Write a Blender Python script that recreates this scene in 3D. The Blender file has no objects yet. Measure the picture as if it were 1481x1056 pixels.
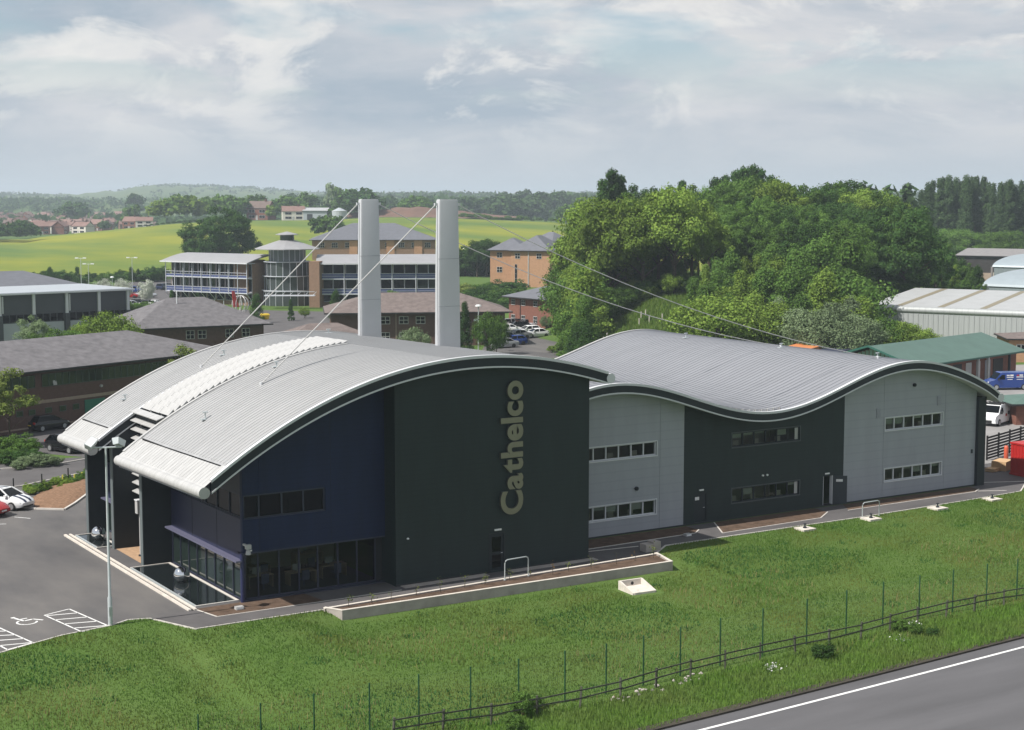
import bpy, math, random
import numpy as np
from mathutils import Vector, Matrix

random.seed(11)
RNG = np.random.default_rng(11)
SC = bpy.context.scene
COL = SC.collection
R = math.radians

# ------------------------------------------------------------------ camera, sky, sun, exposure
FPX, CX, CY, YH, HC = 2300.0, 740.5, 528.0, 285.0, 22.0      # focal length in photo pixels, centre, horizon row, eye height
PITCH = math.atan((CY - YH) / FPX)
AZ = R(57.8)
CAM = Vector((-32.83, -80.29, HC))
cd = bpy.data.cameras.new("camera")
cd.sensor_width = 36.0
cd.lens = 18.0 / (740.5 / FPX)
cd.clip_start = 1.0
cd.clip_end = 40000.0
cam = bpy.data.objects.new("camera", cd)
cam.location = CAM
cam.rotation_euler = (math.pi / 2 - PITCH, 0, AZ - math.pi / 2)
COL.objects.link(cam)
SC.camera = cam

SUN_EL, SUN_AZ = R(51), R(177.5)            # the sun stands over -x, a hair towards +y
W = bpy.data.worlds.new("World")
SC.world = W
W.use_nodes = True
wn, wl = W.node_tree.nodes, W.node_tree.links
wn.clear()


def wnode(t, **k):
    n = wn.new(t)
    for a, b in k.items():
        setattr(n, a, b)
    return n


w_out = wnode('ShaderNodeOutputWorld')
w_bg = wnode('ShaderNodeBackground')
w_bg.inputs['Strength'].default_value = 0.90
w_sky = wnode('ShaderNodeTexSky', sky_type='NISHITA', sun_disc=False, sun_elevation=SUN_EL, sun_rotation=R(270))
w_sky.air_density, w_sky.dust_density, w_sky.ozone_density = 1.0, 0.5, 1.6
w_skys = wnode('ShaderNodeVectorMath', operation='SCALE')
w_skys.inputs['Scale'].default_value = 0.085
wl.new(w_sky.outputs[0], w_skys.inputs[0])
w_tc = wnode('ShaderNodeTexCoord')
w_sep = wnode('ShaderNodeSeparateXYZ')
wl.new(w_tc.outputs['Generated'], w_sep.inputs[0])


def wnoise(scale, loc, detail, rough, dist=0.0):
    mp = wnode('ShaderNodeMapping')
    mp.inputs['Scale'].default_value = scale
    mp.inputs['Location'].default_value = loc
    wl.new(w_tc.outputs['Generated'], mp.inputs[0])
    nz = wnode('ShaderNodeTexNoise')
    nz.inputs['Scale'].default_value = 1.0
    nz.inputs['Detail'].default_value = detail
    nz.inputs['Roughness'].default_value = rough
    nz.inputs['Distortion'].default_value = dist
    wl.new(mp.outputs[0], nz.inputs['Vector'])
    return nz.outputs['Fac']


def wramp(src, stops):
    r = wnode('ShaderNodeValToRGB')
    el = r.color_ramp.elements
    while len(el) < len(stops):
        el.new(0.5)
    for e, (p, c) in zip(el, stops):
        e.position = p
        e.color = (*c, 1)
    wl.new(src, r.inputs[0])
    return r.outputs[0]


def wmix(fac, a, b):
    m = wnode('ShaderNodeMix', data_type='RGBA')
    wl.new(fac, m.inputs['Factor'])
    wl.new(a, m.inputs['A'])
    wl.new(b, m.inputs['B'])
    return m.outputs['Result']


# cloud deck: soft grey-blue layers, brighter heaped tops, a few blue gaps
w_lay = wramp(wnoise((5, 5, 17), (3.1, 0.4, 0.9), 10, 0.62, 0.35),
              [(0.36, (0.33, 0.395, 0.465)), (0.48, (0.43, 0.47, 0.52)), (0.59, (0.555, 0.565, 0.59)), (0.70, (0.63, 0.625, 0.62))])
w_heap = wramp(wnoise((11, 11, 24), (7.3, 2.2, 1.7), 12, 0.64, 0.45),
               [(0.50, (0, 0, 0)), (0.58, (0.7, 0.7, 0.7)), (0.70, (1, 1, 1))])
w_white = wnode('ShaderNodeRGB')
w_white.outputs[0].default_value = (0.72, 0.71, 0.69, 1)
w_hm = wnode('ShaderNodeMath', operation='MULTIPLY')
wl.new(w_heap, w_hm.inputs[0])
w_up = wnode('ShaderNodeMapRange')
w_up.inputs['From Min'].default_value = 0.006
w_up.inputs['From Max'].default_value = 0.07
wl.new(w_sep.outputs['Z'], w_up.inputs['Value'])
wl.new(w_up.outputs[0], w_hm.inputs[1])
w_cl = wmix(w_hm.outputs[0], w_lay, w_white.outputs[0])
# towards the horizon the deck closes into a flat grey-blue
w_hz = wnode('ShaderNodeMapRange')
w_hz.inputs['From Min'].default_value = 0.0
w_hz.inputs['From Max'].default_value = 0.05
wl.new(w_sep.outputs['Z'], w_hz.inputs['Value'])
w_flat = wnode('ShaderNodeRGB')
w_flat.outputs[0].default_value = (0.45, 0.49, 0.535, 1)
w_cl2 = wmix(w_hz.outputs[0], w_flat.outputs[0], w_cl)
w_gap = wramp(wnoise((5, 5, 18), (1.45, 5.2, 0.35), 5, 0.55, 0.2), [(0.50, (1, 1, 1)), (0.60, (0.2, 0.2, 0.2))])
w_gapm = wnode('ShaderNodeMath', operation='MAXIMUM')
wl.new(w_gap, w_gapm.inputs[0])
w_inv = wnode('ShaderNodeMapRange')
w_inv.inputs['From Min'].default_value = 0.055
w_inv.inputs['From Max'].default_value = 0.10
w_inv.inputs['To Min'].default_value = 1
w_inv.inputs['To Max'].default_value = 0
wl.new(w_sep.outputs['Z'], w_inv.inputs['Value'])
wl.new(w_inv.outputs[0], w_gapm.inputs[1])
wl.new(wmix(w_gapm.outputs[0], w_skys.outputs[0], w_cl2), w_bg.inputs['Color'])
wl.new(w_bg.outputs[0], w_out.inputs['Surface'])

sd = bpy.data.lights.new("sun", 'SUN')
sd.energy = 5.0
sd.angle = R(0.6)
sd.color = (1.0, 0.955, 0.89)
sun = bpy.data.objects.new("sun", sd)
sdir = Vector((math.cos(SUN_EL) * math.cos(SUN_AZ), math.cos(SUN_EL) * math.sin(SUN_AZ), math.sin(SUN_EL)))
sun.rotation_euler = sdir.to_track_quat('Z', 'Y').to_euler()
sun.location = (0, 0, 60)
COL.objects.link(sun)

vs = SC.view_settings
vs.view_transform = 'Standard'
vs.look = 'None'
vs.exposure = 0.42
vs.gamma = 1.0
vs.use_curve_mapping = False
SC.cycles.use_denoising = True
SC.cycles.max_bounces = 6
SC.cycles.diffuse_bounces = 3
SC.cycles.glossy_bounces = 3
SC.cycles.transparent_max_bounces = 8
SC.cycles.transmission_bounces = 4
SC.cycles.volume_bounces = 0

# ------------------------------------------------------------------ survey: photo pixel -> point of the place
FW = Vector((math.cos(AZ), math.sin(AZ), 0))
RT = Vector((math.sin(AZ), -math.cos(AZ), 0))
FWD = FW * math.cos(PITCH) - Vector((0, 0, math.sin(PITCH)))
UPV = FW * math.sin(PITCH) + Vector((0, 0, math.cos(PITCH)))


def ray(px, py):
    return FWD * FPX + RT * (px - CX) + UPV * (CY - py)


def G(px, py, z=0.0):
    r = ray(px, py)
    return CAM + r * ((z - HC) / r.z)


def AT(px, dist, z=0.0):
    """ground point in the bearing of photo column px, dist metres out"""
    d = FW * FPX + RT * (px - CX)
    d.normalize()
    p = CAM + d * dist
    return Vector((p.x, p.y, z))


def ZAT(py, dist):
    """height that shows on photo row py at that distance"""
    return HC - (py - YH) / FPX * dist


# ------------------------------------------------------------------ materials
def lin(c):
    c = c / 255.0
    return c / 12.92 if c <= 0.04045 else ((c + 0.055) / 1.055) ** 2.4


def rgb(r, g, b):
    return (lin(r), lin(g), lin(b))


MATS = {}


def mat(name, col, rough=0.6, metal=0.0, spec=0.5, var=0.0, vs=3.0, col2=None, bump=0.0, bs=20.0, stretch=(1, 1, 1),
        band=None, objvar=0.0, coat=0.0, detail=6.0):
    """a surface: base colour, mottled towards col2 (or darker by var), fine relief, per-object variation"""
    if name in MATS:
        return MATS[name]
    m = bpy.data.materials.new(name)
    MATS[name] = m
    m.use_nodes = True
    nt = m.node_tree
    N, L = nt.nodes, nt.links
    b = N['Principled BSDF']
    b.inputs['Roughness'].default_value = rough
    b.inputs['Metallic'].default_value = metal
    b.inputs['Specular IOR Level'].default_value = spec
    b.inputs['Coat Weight'].default_value = coat
    c4 = (*col, 1)
    b.inputs['Base Color'].default_value = c4
    tc = N.new('ShaderNodeTexCoord')
    mp = N.new('ShaderNodeMapping')
    mp.inputs['Scale'].default_value = stretch
    L.new(tc.outputs['Object'], mp.inputs[0])
    out = None
    if var or col2:
        nz = N.new('ShaderNodeTexNoise')
        nz.inputs['Scale'].default_value = vs
        nz.inputs['Detail'].default_value = detail
        nz.inputs['Roughness'].default_value = 0.6
        L.new(mp.outputs[0], nz.inputs['Vector'])
        mr = N.new('ShaderNodeMapRange')
        mr.inputs['From Min'].default_value = 0.32
        mr.inputs['From Max'].default_value = 0.68
        L.new(nz.outputs['Fac'], mr.inputs['Value'])
        mx = N.new('ShaderNodeMix')
        mx.data_type = 'RGBA'
        mx.inputs['A'].default_value = c4
        c2 = col2 if col2 else tuple(x * (1 - var) for x in col)
        mx.inputs['B'].default_value = (*c2, 1)
        L.new(mr.outputs[0], mx.inputs['Factor'])
        out = mx.outputs['Result']
    if band:
        axis, per, depth = band
        sp = N.new('ShaderNodeSeparateXYZ')
        L.new(tc.outputs['Object'], sp.inputs[0])
        mm = N.new('ShaderNodeMath')
        mm.operation = 'PINGPONG'
        mm.inputs[1].default_value = per / 2
        L.new(sp.outputs[axis], mm.inputs[0])
        mr2 = N.new('ShaderNodeMapRange')
        mr2.inputs['From Min'].default_value = 0
        mr2.inputs['From Max'].default_value = per * 0.12
        mr2.inputs['To Min'].default_value = 1 - depth
        mr2.inputs['To Max'].default_value = 1
        L.new(mm.outputs[0], mr2.inputs['Value'])
        ml = N.new('ShaderNodeVectorMath')
        ml.operation = 'SCALE'
        if out:
            L.new(out, ml.inputs[0])
        else:
            ml.inputs[0].default_value = col
        L.new(mr2.outputs[0], ml.inputs['Scale'])
        out = ml.outputs[0]
    if objvar:
        oi = N.new('ShaderNodeObjectInfo')
        mr3 = N.new('ShaderNodeMapRange')
        mr3.inputs['To Min'].default_value = 1 - objvar
        mr3.inputs['To Max'].default_value = 1 + objvar
        L.new(oi.outputs['Random'], mr3.inputs['Value'])
        ml = N.new('ShaderNodeVectorMath')
        ml.operation = 'SCALE'
        if out:
            L.new(out, ml.inputs[0])
        else:
            ml.inputs[0].default_value = col
        L.new(mr3.outputs[0], ml.inputs['Scale'])
        out = ml.outputs[0]
    if out:
        L.new(out, b.inputs['Base Color'])
    if bump:
        nb = N.new('ShaderNodeTexNoise')
        nb.inputs['Scale'].default_value = bs
        nb.inputs['Detail'].default_value = 4
        L.new(mp.outputs[0], nb.inputs['Vector'])
        bp = N.new('ShaderNodeBump')
        bp.inputs['Strength'].default_value = bump
        bp.inputs['Distance'].default_value = 0.05
        L.new(nb.outputs['Fac'], bp.inputs['Height'])
        L.new(bp.outputs[0], b.inputs['Normal'])
    return m


def leafmat(name, col, col2, objvar=0.25, trans=0.24, patch=None):
    if name in MATS:
        return MATS[name]
    m = bpy.data.materials.new(name)
    MATS[name] = m
    m.use_nodes = True
    N, L = m.node_tree.nodes, m.node_tree.links
    N.clear()
    o = N.new('ShaderNodeOutputMaterial')
    geo = N.new('ShaderNodeNewGeometry')
    oi = N.new('ShaderNodeObjectInfo')
    mx = N.new('ShaderNodeMix')
    mx.data_type = 'RGBA'
    mx.inputs['A'].default_value = (*col, 1)
    mx.inputs['B'].default_value = (*col2, 1)
    L.new(geo.outputs['Random Per Island'], mx.inputs['Factor'])
    mr = N.new('ShaderNodeMapRange')
    mr.inputs['To Min'].default_value = 1 - objvar
    mr.inputs['To Max'].default_value = 1 + objvar
    L.new(oi.outputs['Random'], mr.inputs['Value'])
    sc = N.new('ShaderNodeVectorMath')
    sc.operation = 'SCALE'
    src = mx.outputs['Result']
    if patch:
        tc = N.new('ShaderNodeTexCoord')
        nz = N.new('ShaderNodeTexNoise')
        nz.inputs['Scale'].default_value = patch[1]
        nz.inputs['Detail'].default_value = 6
        L.new(tc.outputs['Object'], nz.inputs['Vector'])
        m2 = N.new('ShaderNodeMix')
        m2.data_type = 'RGBA'
        m2.inputs['B'].default_value = (*patch[0], 1)
        rp = N.new('ShaderNodeMapRange')
        rp.inputs['From Min'].default_value = 0.42
        rp.inputs['From Max'].default_value = 0.66
        L.new(nz.outputs['Fac'], rp.inputs['Value'])
        L.new(rp.outputs[0], m2.inputs['Factor'])
        L.new(src, m2.inputs['A'])
        src = m2.outputs['Result']
    L.new(src, sc.inputs[0])
    L.new(mr.outputs[0], sc.inputs['Scale'])
    d = N.new('ShaderNodeBsdfDiffuse')
    t = N.new('ShaderNodeBsdfTranslucent')
    L.new(sc.outputs[0], d.inputs['Color'])
    L.new(sc.outputs[0], t.inputs['Color'])
    ms = N.new('ShaderNodeMixShader')
    ms.inputs[0].default_value = trans
    L.new(d.outputs[0], ms.inputs[1])
    L.new(t.outputs[0], ms.inputs[2])
    L.new(ms.outputs[0], o.inputs['Surface'])
    return m


M_GLASS = mat('dark_glass', (0.002, 0.003, 0.004), 0.03, 0, 0.15)
def clearglass(name, tint, refl):
    m = bpy.data.materials.new(name)
    m.use_nodes = True
    N, L = m.node_tree.nodes, m.node_tree.links
    N.clear()
    o = N.new('ShaderNodeOutputMaterial')
    t = N.new('ShaderNodeBsdfTransparent')
    t.inputs[0].default_value = (*tint, 1)
    g = N.new('ShaderNodeBsdfGlossy')
    g.inputs['Roughness'].default_value = 0.03
    lw = N.new('ShaderNodeLayerWeight')
    lw.inputs['Blend'].default_value = refl
    x = N.new('ShaderNodeMixShader')
    L.new(lw.outputs['Fresnel'], x.inputs[0])
    L.new(t.outputs[0], x.inputs[1])
    L.new(g.outputs[0], x.inputs[2])
    L.new(x.outputs[0], o.inputs['Surface'])
    return m


M_CLEAR = clearglass('tinted_clear_glass', (0.80, 0.84, 0.81), 0.16)
M_GLASS2 = mat('green_glass', (0.015, 0.024, 0.021), 0.05, 0, 0.6)
M_ROOF = mat('standing_seam_metal', (0.435, 0.435, 0.435), 0.42, 0.35, 0.5, var=0.20, vs=0.6, stretch=(0.35, 2.2, 1), bump=0.0)
M_ROOFSEAM = mat('seam_metal', (0.44, 0.44, 0.44), 0.42, 0.2)
M_ROOF2 = mat('ribbed_roof_metal', (0.285, 0.292, 0.315), 0.45, 0.3, 0.5, var=0.12, vs=0.4, stretch=(0.5, 2, 1))
M_WHITE = mat('white_metal', (0.44, 0.438, 0.432), 0.40, 0.0, 0.5, var=0.22, vs=1.2, stretch=(.3, 3, 1))
M_SILVER = mat('silver_trim', (0.56, 0.57, 0.59), 0.45, 0.0, 0.4)
M_FASCIA = mat('dark_fascia', (0.016, 0.022, 0.027), 0.5, 0, 0.3, var=0.15, vs=2)
M_GREEN = mat('dark_green_cladding', (0.014, 0.025, 0.026), 0.55, 0, 0.3, var=0.22, vs=0.9, stretch=(1.5, 1.5, .3), band=('Z', 0.30, 0.18))
M_NAVY = mat('navy_cladding', (0.008, 0.017, 0.058), 0.55, 0, 0.22, var=0.22, vs=0.9, stretch=(1.5, 1.5, .3), band=('Z', 0.30, 0.15))
M_GREY = mat('grey_cladding', (0.31, 0.325, 0.36), 0.5, 0.1, 0.45, var=0.09, vs=0.7, stretch=(1.5, 1.5, .3), band=('Z', 0.60, 0.07))
M_DARKJOINT = mat('dark_joint', (0.015, 0.017, 0.02), 0.7)
M_GREYJOINT = mat('grey_joint', (0.22, 0.23, 0.26), 0.6)
M_BLACK = mat('black_rubber', (0.012, 0.012, 0.013), 0.7)
M_ASPH = mat('asphalt', (0.070, 0.068, 0.071), 0.85, 0, 0.3, col2=(0.135, 0.127, 0.121), vs=0.22, stretch=(1, .38, 1), bump=0.15, bs=60, detail=9)
M_ASPH2 = mat('path_asphalt', (0.105, 0.099, 0.100), 0.85, 0, 0.3, var=0.3, vs=0.4, bump=0.15, bs=60, detail=9)
M_ROAD = mat('road_asphalt', (0.112, 0.110, 0.116), 0.8, 0, 0.3, var=0.36, vs=0.15, stretch=(0.3, 2, 1), bump=0.12, bs=60, detail=9)
M_CONC = mat('concrete', (0.40, 0.36, 0.33), 0.8, 0, 0.3, var=0.30, vs=0.9, bump=0.1, bs=14, detail=8)
M_CONCL = mat('pale_concrete', (0.62, 0.57, 0.51), 0.8, 0, 0.3, var=0.2, vs=2.0)
M_KERB = mat('kerb_concrete', (0.55, 0.52, 0.48), 0.8, 0, 0.3, var=0.18, vs=2.5)
M_EARTH = mat('bare_earth', (0.125, 0.085, 0.062), 0.95, 0, 0.1, var=0.45, vs=1.6, bump=0.6, bs=6, detail=9)
M_MULCH = mat('bark_mulch', (0.27, 0.165, 0.105), 0.95, 0, 0.1, var=0.5, vs=5, bump=0.8, bs=9, detail=9)
M_PAINT = mat('white_paint', (0.74, 0.74, 0.73), 0.7, 0, 0.3, var=0.22, vs=3)
M_GALV = mat('galvanised_steel', (0.50, 0.54, 0.55), 0.42, 0.35, 0.5, var=0.12, vs=3)
M_CHROME = mat('polished_steel', (0.80, 0.80, 0.81), 0.04, 1.0)
M_WATER = mat('pool_water', (0.010, 0.013, 0.014), 0.03, 0, 0.6)
M_SLATE = mat('slate_roof', (0.150, 0.143, 0.150), 0.8, 0, 0.3, var=0.40, vs=1.3, stretch=(1, 1, 2), bump=0.3, bs=8, detail=9, objvar=0.1)
M_SLATEB = mat('brown_tile_roof', (0.175, 0.142, 0.132), 0.85, 0, 0.3, var=0.38, vs=1.3, bump=0.3, bs=8, detail=9)
M_SLATEG = mat('blue_slate_roof', (0.13, 0.135, 0.155), 0.7, 0, 0.35, var=0.2, vs=0.8, detail=9)
M_BRICK = mat('red_brick', (0.21, 0.095, 0.07), 0.9, 0, 0.2, var=0.28, vs=2.5, band=('Z', 0.225, 0.12), detail=9)
M_BRICKD = mat('brown_brick', (0.125, 0.075, 0.062), 0.9, 0, 0.2, var=0.25, vs=2.5, band=('Z', 0.225, 0.12), detail=9)
M_BRICKO = mat('orange_brick', (0.44, 0.255, 0.155), 0.9, 0, 0.2, var=0.2, vs=2.0, band=('Z', 0.3, 0.1), detail=9)
M_BRICKT = mat('tan_brick', (0.255, 0.165, 0.112), 0.9, 0, 0.2, var=0.2, vs=2.0, band=('Z', 0.3, 0.1), detail=9)
M_STONE = mat('stone_band', (0.32, 0.25, 0.20), 0.9, 0, 0.2, var=0.15, vs=3)
M_CREAM = mat('cream_panel', (0.62, 0.58, 0.47), 0.7)
M_BARK = mat('bark', (0.10, 0.08, 0.06), 0.95, 0, 0.1, var=0.4, vs=6, bump=0.5, bs=12)
M_WOOD = mat('weathered_timber', (0.085, 0.088, 0.068), 0.9, 0, 0.1, var=0.35, vs=4, stretch=(1, 1, 0.2), objvar=0.2)
M_WOODD = mat('dark_stained_timber', (0.022, 0.020, 0.020), 0.8, 0, 0.2, var=0.3, vs=4)
M_GPOST = mat('green_post', (0.018, 0.075, 0.030), 0.55, 0, 0.4)
M_TYRE = mat('tyre', (0.014, 0.014, 0.015), 0.8)
M_RIM = mat('wheel_rim', (0.42, 0.43, 0.45), 0.35, 0.6)
M_LAMPW = mat('lamp_glass', (0.75, 0.76, 0.76), 0.15, 0, 0.6)
M_RED = mat('red_lens', (0.45, 0.015, 0.012), 0.25, 0, 0.6)
M_GOLD = mat('bronze_letter', (0.23, 0.217, 0.16), 0.38, 0.35, 0.5, var=0.08, vs=2)
M_GOLDS = mat('bronze_letter_edge', (0.05, 0.05, 0.045), 0.5)

# ------------------------------------------------------------------ mesh helpers
class MB:
    """collects shapes for ONE mesh"""

    def __init__(s):
        s.v, s.f, s.m = [], [], []

    def add(s, vs, fs, m=0):
        o = len(s.v)
        s.v.extend([tuple(p) for p in vs])
        for f in fs:
            s.f.append([i + o for i in f])
            s.m.append(m)
        return s

    def box(s, x0, y0, z0, x1, y1, z1, m=0):
        return s.hexa([(x0, y0, z0), (x1, y0, z0), (x1, y1, z0), (x0, y1, z0),
                       (x0, y0, z1), (x1, y0, z1), (x1, y1, z1), (x0, y1, z1)], m)

    def hexa(s, p, m=0):
        return s.add(p, [(3, 2, 1, 0), (4, 5, 6, 7), (0, 1, 5, 4), (1, 2, 6, 5), (2, 3, 7, 6), (3, 0, 4, 7)], m)

    def prism(s, poly, z0, z1, m=0):
        n = len(poly)
        vs = [(p[0], p[1], z0) for p in poly] + [(p[0], p[1], z1) for p in poly]
        fs = [tuple(range(n - 1, -1, -1)), tuple(range(n, 2 * n))]
        fs += [(i, (i + 1) % n, n + (i + 1) % n, n + i) for i in range(n)]
        return s.add(vs, fs, m)

    def sheet(s, poly, z, m=0):
        return s.add([(p[0], p[1], z) for p in poly], [tuple(range(len(poly)))], m)

    def extr_y(s, prof, y0, y1, m=0):
        """(x, z) outline pushed along y"""
        n = len(prof)
        vs = [(p[0], y0, p[1]) for p in prof] + [(p[0], y1, p[1]) for p in prof]
        fs = [tuple(range(n)), tuple(range(2 * n - 1, n - 1, -1))]
        fs += [(i, n + i, n + (i + 1) % n, (i + 1) % n) for i in range(n)]
        return s.add(vs, fs, m)

    def tube(s, pts, r, n=8, m=0, caps=True):
        """tube along points; r number or list"""
        pts = [Vector(p) for p in pts]
        k = len(pts)
        rs = r if isinstance(r, (list, tuple)) else [r] * k
        vs, fs = [], []
        for i, p in enumerate(pts):
            d = (pts[min(i + 1, k - 1)] - pts[max(i - 1, 0)]).normalized()
            a = d.cross(Vector((0, 0, 1)) if abs(d.z) < 0.9 else Vector((1, 0, 0))).normalized()
            b = d.cross(a)
            for j in range(n):
                t = 2 * math.pi * j / n
                vs.append(p + a * (rs[i] * math.cos(t)) + b * (rs[i] * math.sin(t)))
        for i in range(k - 1):
            for j in range(n):
                fs.append((i * n + j, i * n + (j + 1) % n, (i + 1) * n + (j + 1) % n, (i + 1) * n + j))
        if caps:
            fs.append(tuple(range(n - 1, -1, -1)))
            fs.append(tuple(range((k - 1) * n, k * n)))
        return s.add(vs, fs, m)

    def lathe(s, prof, n=16, m=0, c=(0, 0, 0)):
        vs, fs = [], []
        k = len(prof)
        for (r, z) in prof:
            for j in range(n):
                t = 2 * math.pi * j / n
                vs.append((c[0] + r * math.cos(t), c[1] + r * math.sin(t), c[2] + z))
        for i in range(k - 1):
            for j in range(n):
                fs.append((i * n + j, i * n + (j + 1) % n, (i + 1) * n + (j + 1) % n, (i + 1) * n + j))
        fs.append(tuple(range(n - 1, -1, -1)))
        fs.append(tuple(range((k - 1) * n, k * n)))
        return s.add(vs, fs, m)

    def bar(s, a, b, w, h, m=0):
        """square bar from a to b: w across, h up"""
        a, b = Vector(a), Vector(b)
        d = (b - a).normalized()
        sd_ = d.cross(Vector((0, 0, 1)))
        sd_ = sd_.normalized() if sd_.length > 1e-4 else Vector((1, 0, 0))
        u = sd_.cross(d).normalized()
        p = []
        for q in (a, b):
            for (i, j) in ((-1, -1), (1, -1), (1, 1), (-1, 1)):
                p.append(q + sd_ * (i * w / 2) + u * (j * h / 2))
        return s.add(p, [(0, 1, 2, 3), (7, 6, 5, 4), (0, 4, 5, 1), (1, 5, 6, 2), (2, 6, 7, 3), (3, 7, 4, 0)], m)

    def mesh(s, name, mats, smooth=False):
        me = bpy.data.meshes.new(name)
        me.from_pydata(s.v, [], s.f)
        ms = mats if isinstance(mats, (list, tuple)) else [mats]
        for x in ms:
            me.materials.append(x)
        if len(ms) > 1:
            me.polygons.foreach_set('material_index', s.m)
        if smooth:
            me.polygons.foreach_set('use_smooth', [True] * len(s.f))
            try:
                me.set_sharp_from_angle(angle=R(38))
            except Exception:
                pass
        me.update()
        return me

    def build(s, name, mats, parent=None, smooth=False, origin=None):
        if origin is not None:
            o = Vector(origin)
            s.v = [tuple(Vector(p) - o) for p in s.v]
        return link(name, s.mesh(name, mats, smooth), parent)


def link(name, me, parent=None, loc=None, rz=0.0):
    o = bpy.data.objects.new(name, me)
    COL.objects.link(o)
    if parent is not None:
        o.parent = parent
    if loc is not None:
        o.location = loc
    if rz:
        o.rotation_euler = (0, 0, rz)
    return o


def tag(o, label=None, cat=None, group=None, kind=None):
    if label:
        o['label'] = label
    if cat:
        o['category'] = cat
    if group:
        o['group'] = group
    if kind:
        o['kind'] = kind
    return o


def thing(name, label, cat, loc=(0, 0, 0), rz=0.0, group=None):
    o = bpy.data.objects.new(name, None)
    o.empty_display_size = 0.3
    COL.objects.link(o)
    o.location = loc
    o.rotation_euler = (0, 0, rz)
    return tag(o, label, cat, group)


def copy_tree(o, parent=None):
    c = o.copy()
    COL.objects.link(c)
    if parent is not None:
        c.parent = parent
    for ch in list(o.children):
        copy_tree(ch, c)
    return c


def dup(root, loc, rz=0.0, scale=None, label=None, group=None):
    c = copy_tree(root)
    c.location = loc
    c.rotation_euler = (0, 0, rz)
    if scale is not None:
        c.scale = scale if isinstance(scale, (tuple, list)) else (scale,) * 3
    if label:
        c['label'] = label
    if group:
        c['group'] = group
    return c


def np_mesh(name, verts, faces, mats, midx=None):
    """fast mesh from arrays; faces (n, 3 or 4)"""
    me = bpy.data.meshes.new(name)
    k = faces.shape[1]
    me.vertices.add(len(verts))
    me.vertices.foreach_set('co', np.asarray(verts, np.float32).ravel())
    me.loops.add(faces.size)
    me.loops.foreach_set('vertex_index', faces.astype(np.int32).ravel())
    me.polygons.add(len(faces))
    me.polygons.foreach_set('loop_start', np.arange(0, faces.size, k, dtype=np.int32))
    for x in (mats if isinstance(mats, (list, tuple)) else [mats]):
        me.materials.append(x)
    if midx is not None:
        me.polygons.foreach_set('material_index', np.asarray(midx, np.int32))
    me.update(calc_edges=True)
    me.validate()
    return me


def sstep(a, b, x):
    t = np.clip((x - a) / (b - a), 0, 1)
    return t * t * (3 - 2 * t)

# ================================================================== GROUND
def edge_y(x):
    return np.interp(x, [-60, -13.8, -10.3, -7.6, -6.5, -5.5, -4.1, 3, 25.5, 28.5, 45, 56, 62, 64, 90], [-14.5, -3.45, -1.95, -1.45, -0.85, -1.1, -4.4, -4.4, -4.6, -1.65, -1.7, -1.35, -1.0, -0.6, 2.0])


MOUND = (164.0, 138.0)


def road_y(x):
    q = np.asarray(x, float) - 8.96
    return -26.46 + q * .0465 + .0003 * np.clip(q, 0, None) ** 2


def ter(x, y, drop=True):
    x = np.asarray(x, float)
    y = np.asarray(y, float)
    d = edge_y(x) - y
    z = -1.15 * sstep(0, 18, d) - (0.32 * sstep(-0.45, 0.3, road_y(x) - y) if drop else 0)
    z = z - 0.45 * sstep(0.1, 1.6, d) * sstep(0.5, 3.2, x) * (1 - sstep(25.5, 28, x)) * (1 - 0.8 * sstep(2, 9, d))
    # the wooded bank behind the workshop
    a, b = x - MOUND[0], y - MOUND[1]
    r = np.sqrt((a / 52.0) ** 2 + (b / 50.0) ** 2)
    z = z + 8.0 * (1 - sstep(0.3, 1.0, r))
    q = AT(985, 255)
    la, lo = (x - q.x) * RT.x + (y - q.y) * RT.y, (x - q.x) * FW.x + (y - q.y) * FW.y
    r = np.sqrt((la / np.where(la < 0, 19.0, 34.0)) ** 2 + (lo / 40.0) ** 2)
    z = z + 7.0 * (1 - sstep(0.15, 1.0, r))
    return z


def axis(lo, hi, d0, d1, step, grow=1.22):
    a = list(np.arange(d0, d1 + 1e-6, step))
    s, p = step, d1
    up = []
    while p < hi:
        s *= grow
        p += s
        up.append(min(p, hi))
    s, p = step, d0
    dn = []
    while p > lo:
        s *= grow
        p -= s
        dn.append(max(p, lo))
    return np.array(dn[::-1] + a + up)


def grid_mesh(name, xs, ys, zf, m):
    X, Y = np.meshgrid(xs, ys)
    V = np.stack([X.ravel(), Y.ravel(), zf(X, Y).ravel()], 1)
    nx, ny = len(xs), len(ys)
    i, j = np.meshgrid(np.arange(nx - 1), np.arange(ny - 1))
    a = (j * nx + i).ravel()
    F = np.stack([a, a + 1, a + 1 + nx, a + nx], 1)
    me = np_mesh(name, V, F, m)
    me.polygons.foreach_set('use_smooth', [True] * len(F))
    return me


M_LAWN = mat('lawn_soil', (0.064, 0.118, 0.024), 0.95, 0, 0.1, vs=0.12, col2=(0.085, 0.132, 0.034), detail=12)
gr = link('ground', grid_mesh('ground', axis(-7000, 9000, -40, 84, 1.0), axis(-900, 9500, -40, 6, 0.7), lambda X, Y: ter(X, Y), M_LAWN))
tag(gr, kind='structure')


def px_poly(pts, z=0.0):
    return [(G(x, y, z).x, G(x, y, z).y) for (x, y) in pts]


def sheet(name, poly, z, m):
    o = MB().sheet(poly, z).build(name, m)
    return tag(o, kind='structure')


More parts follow.
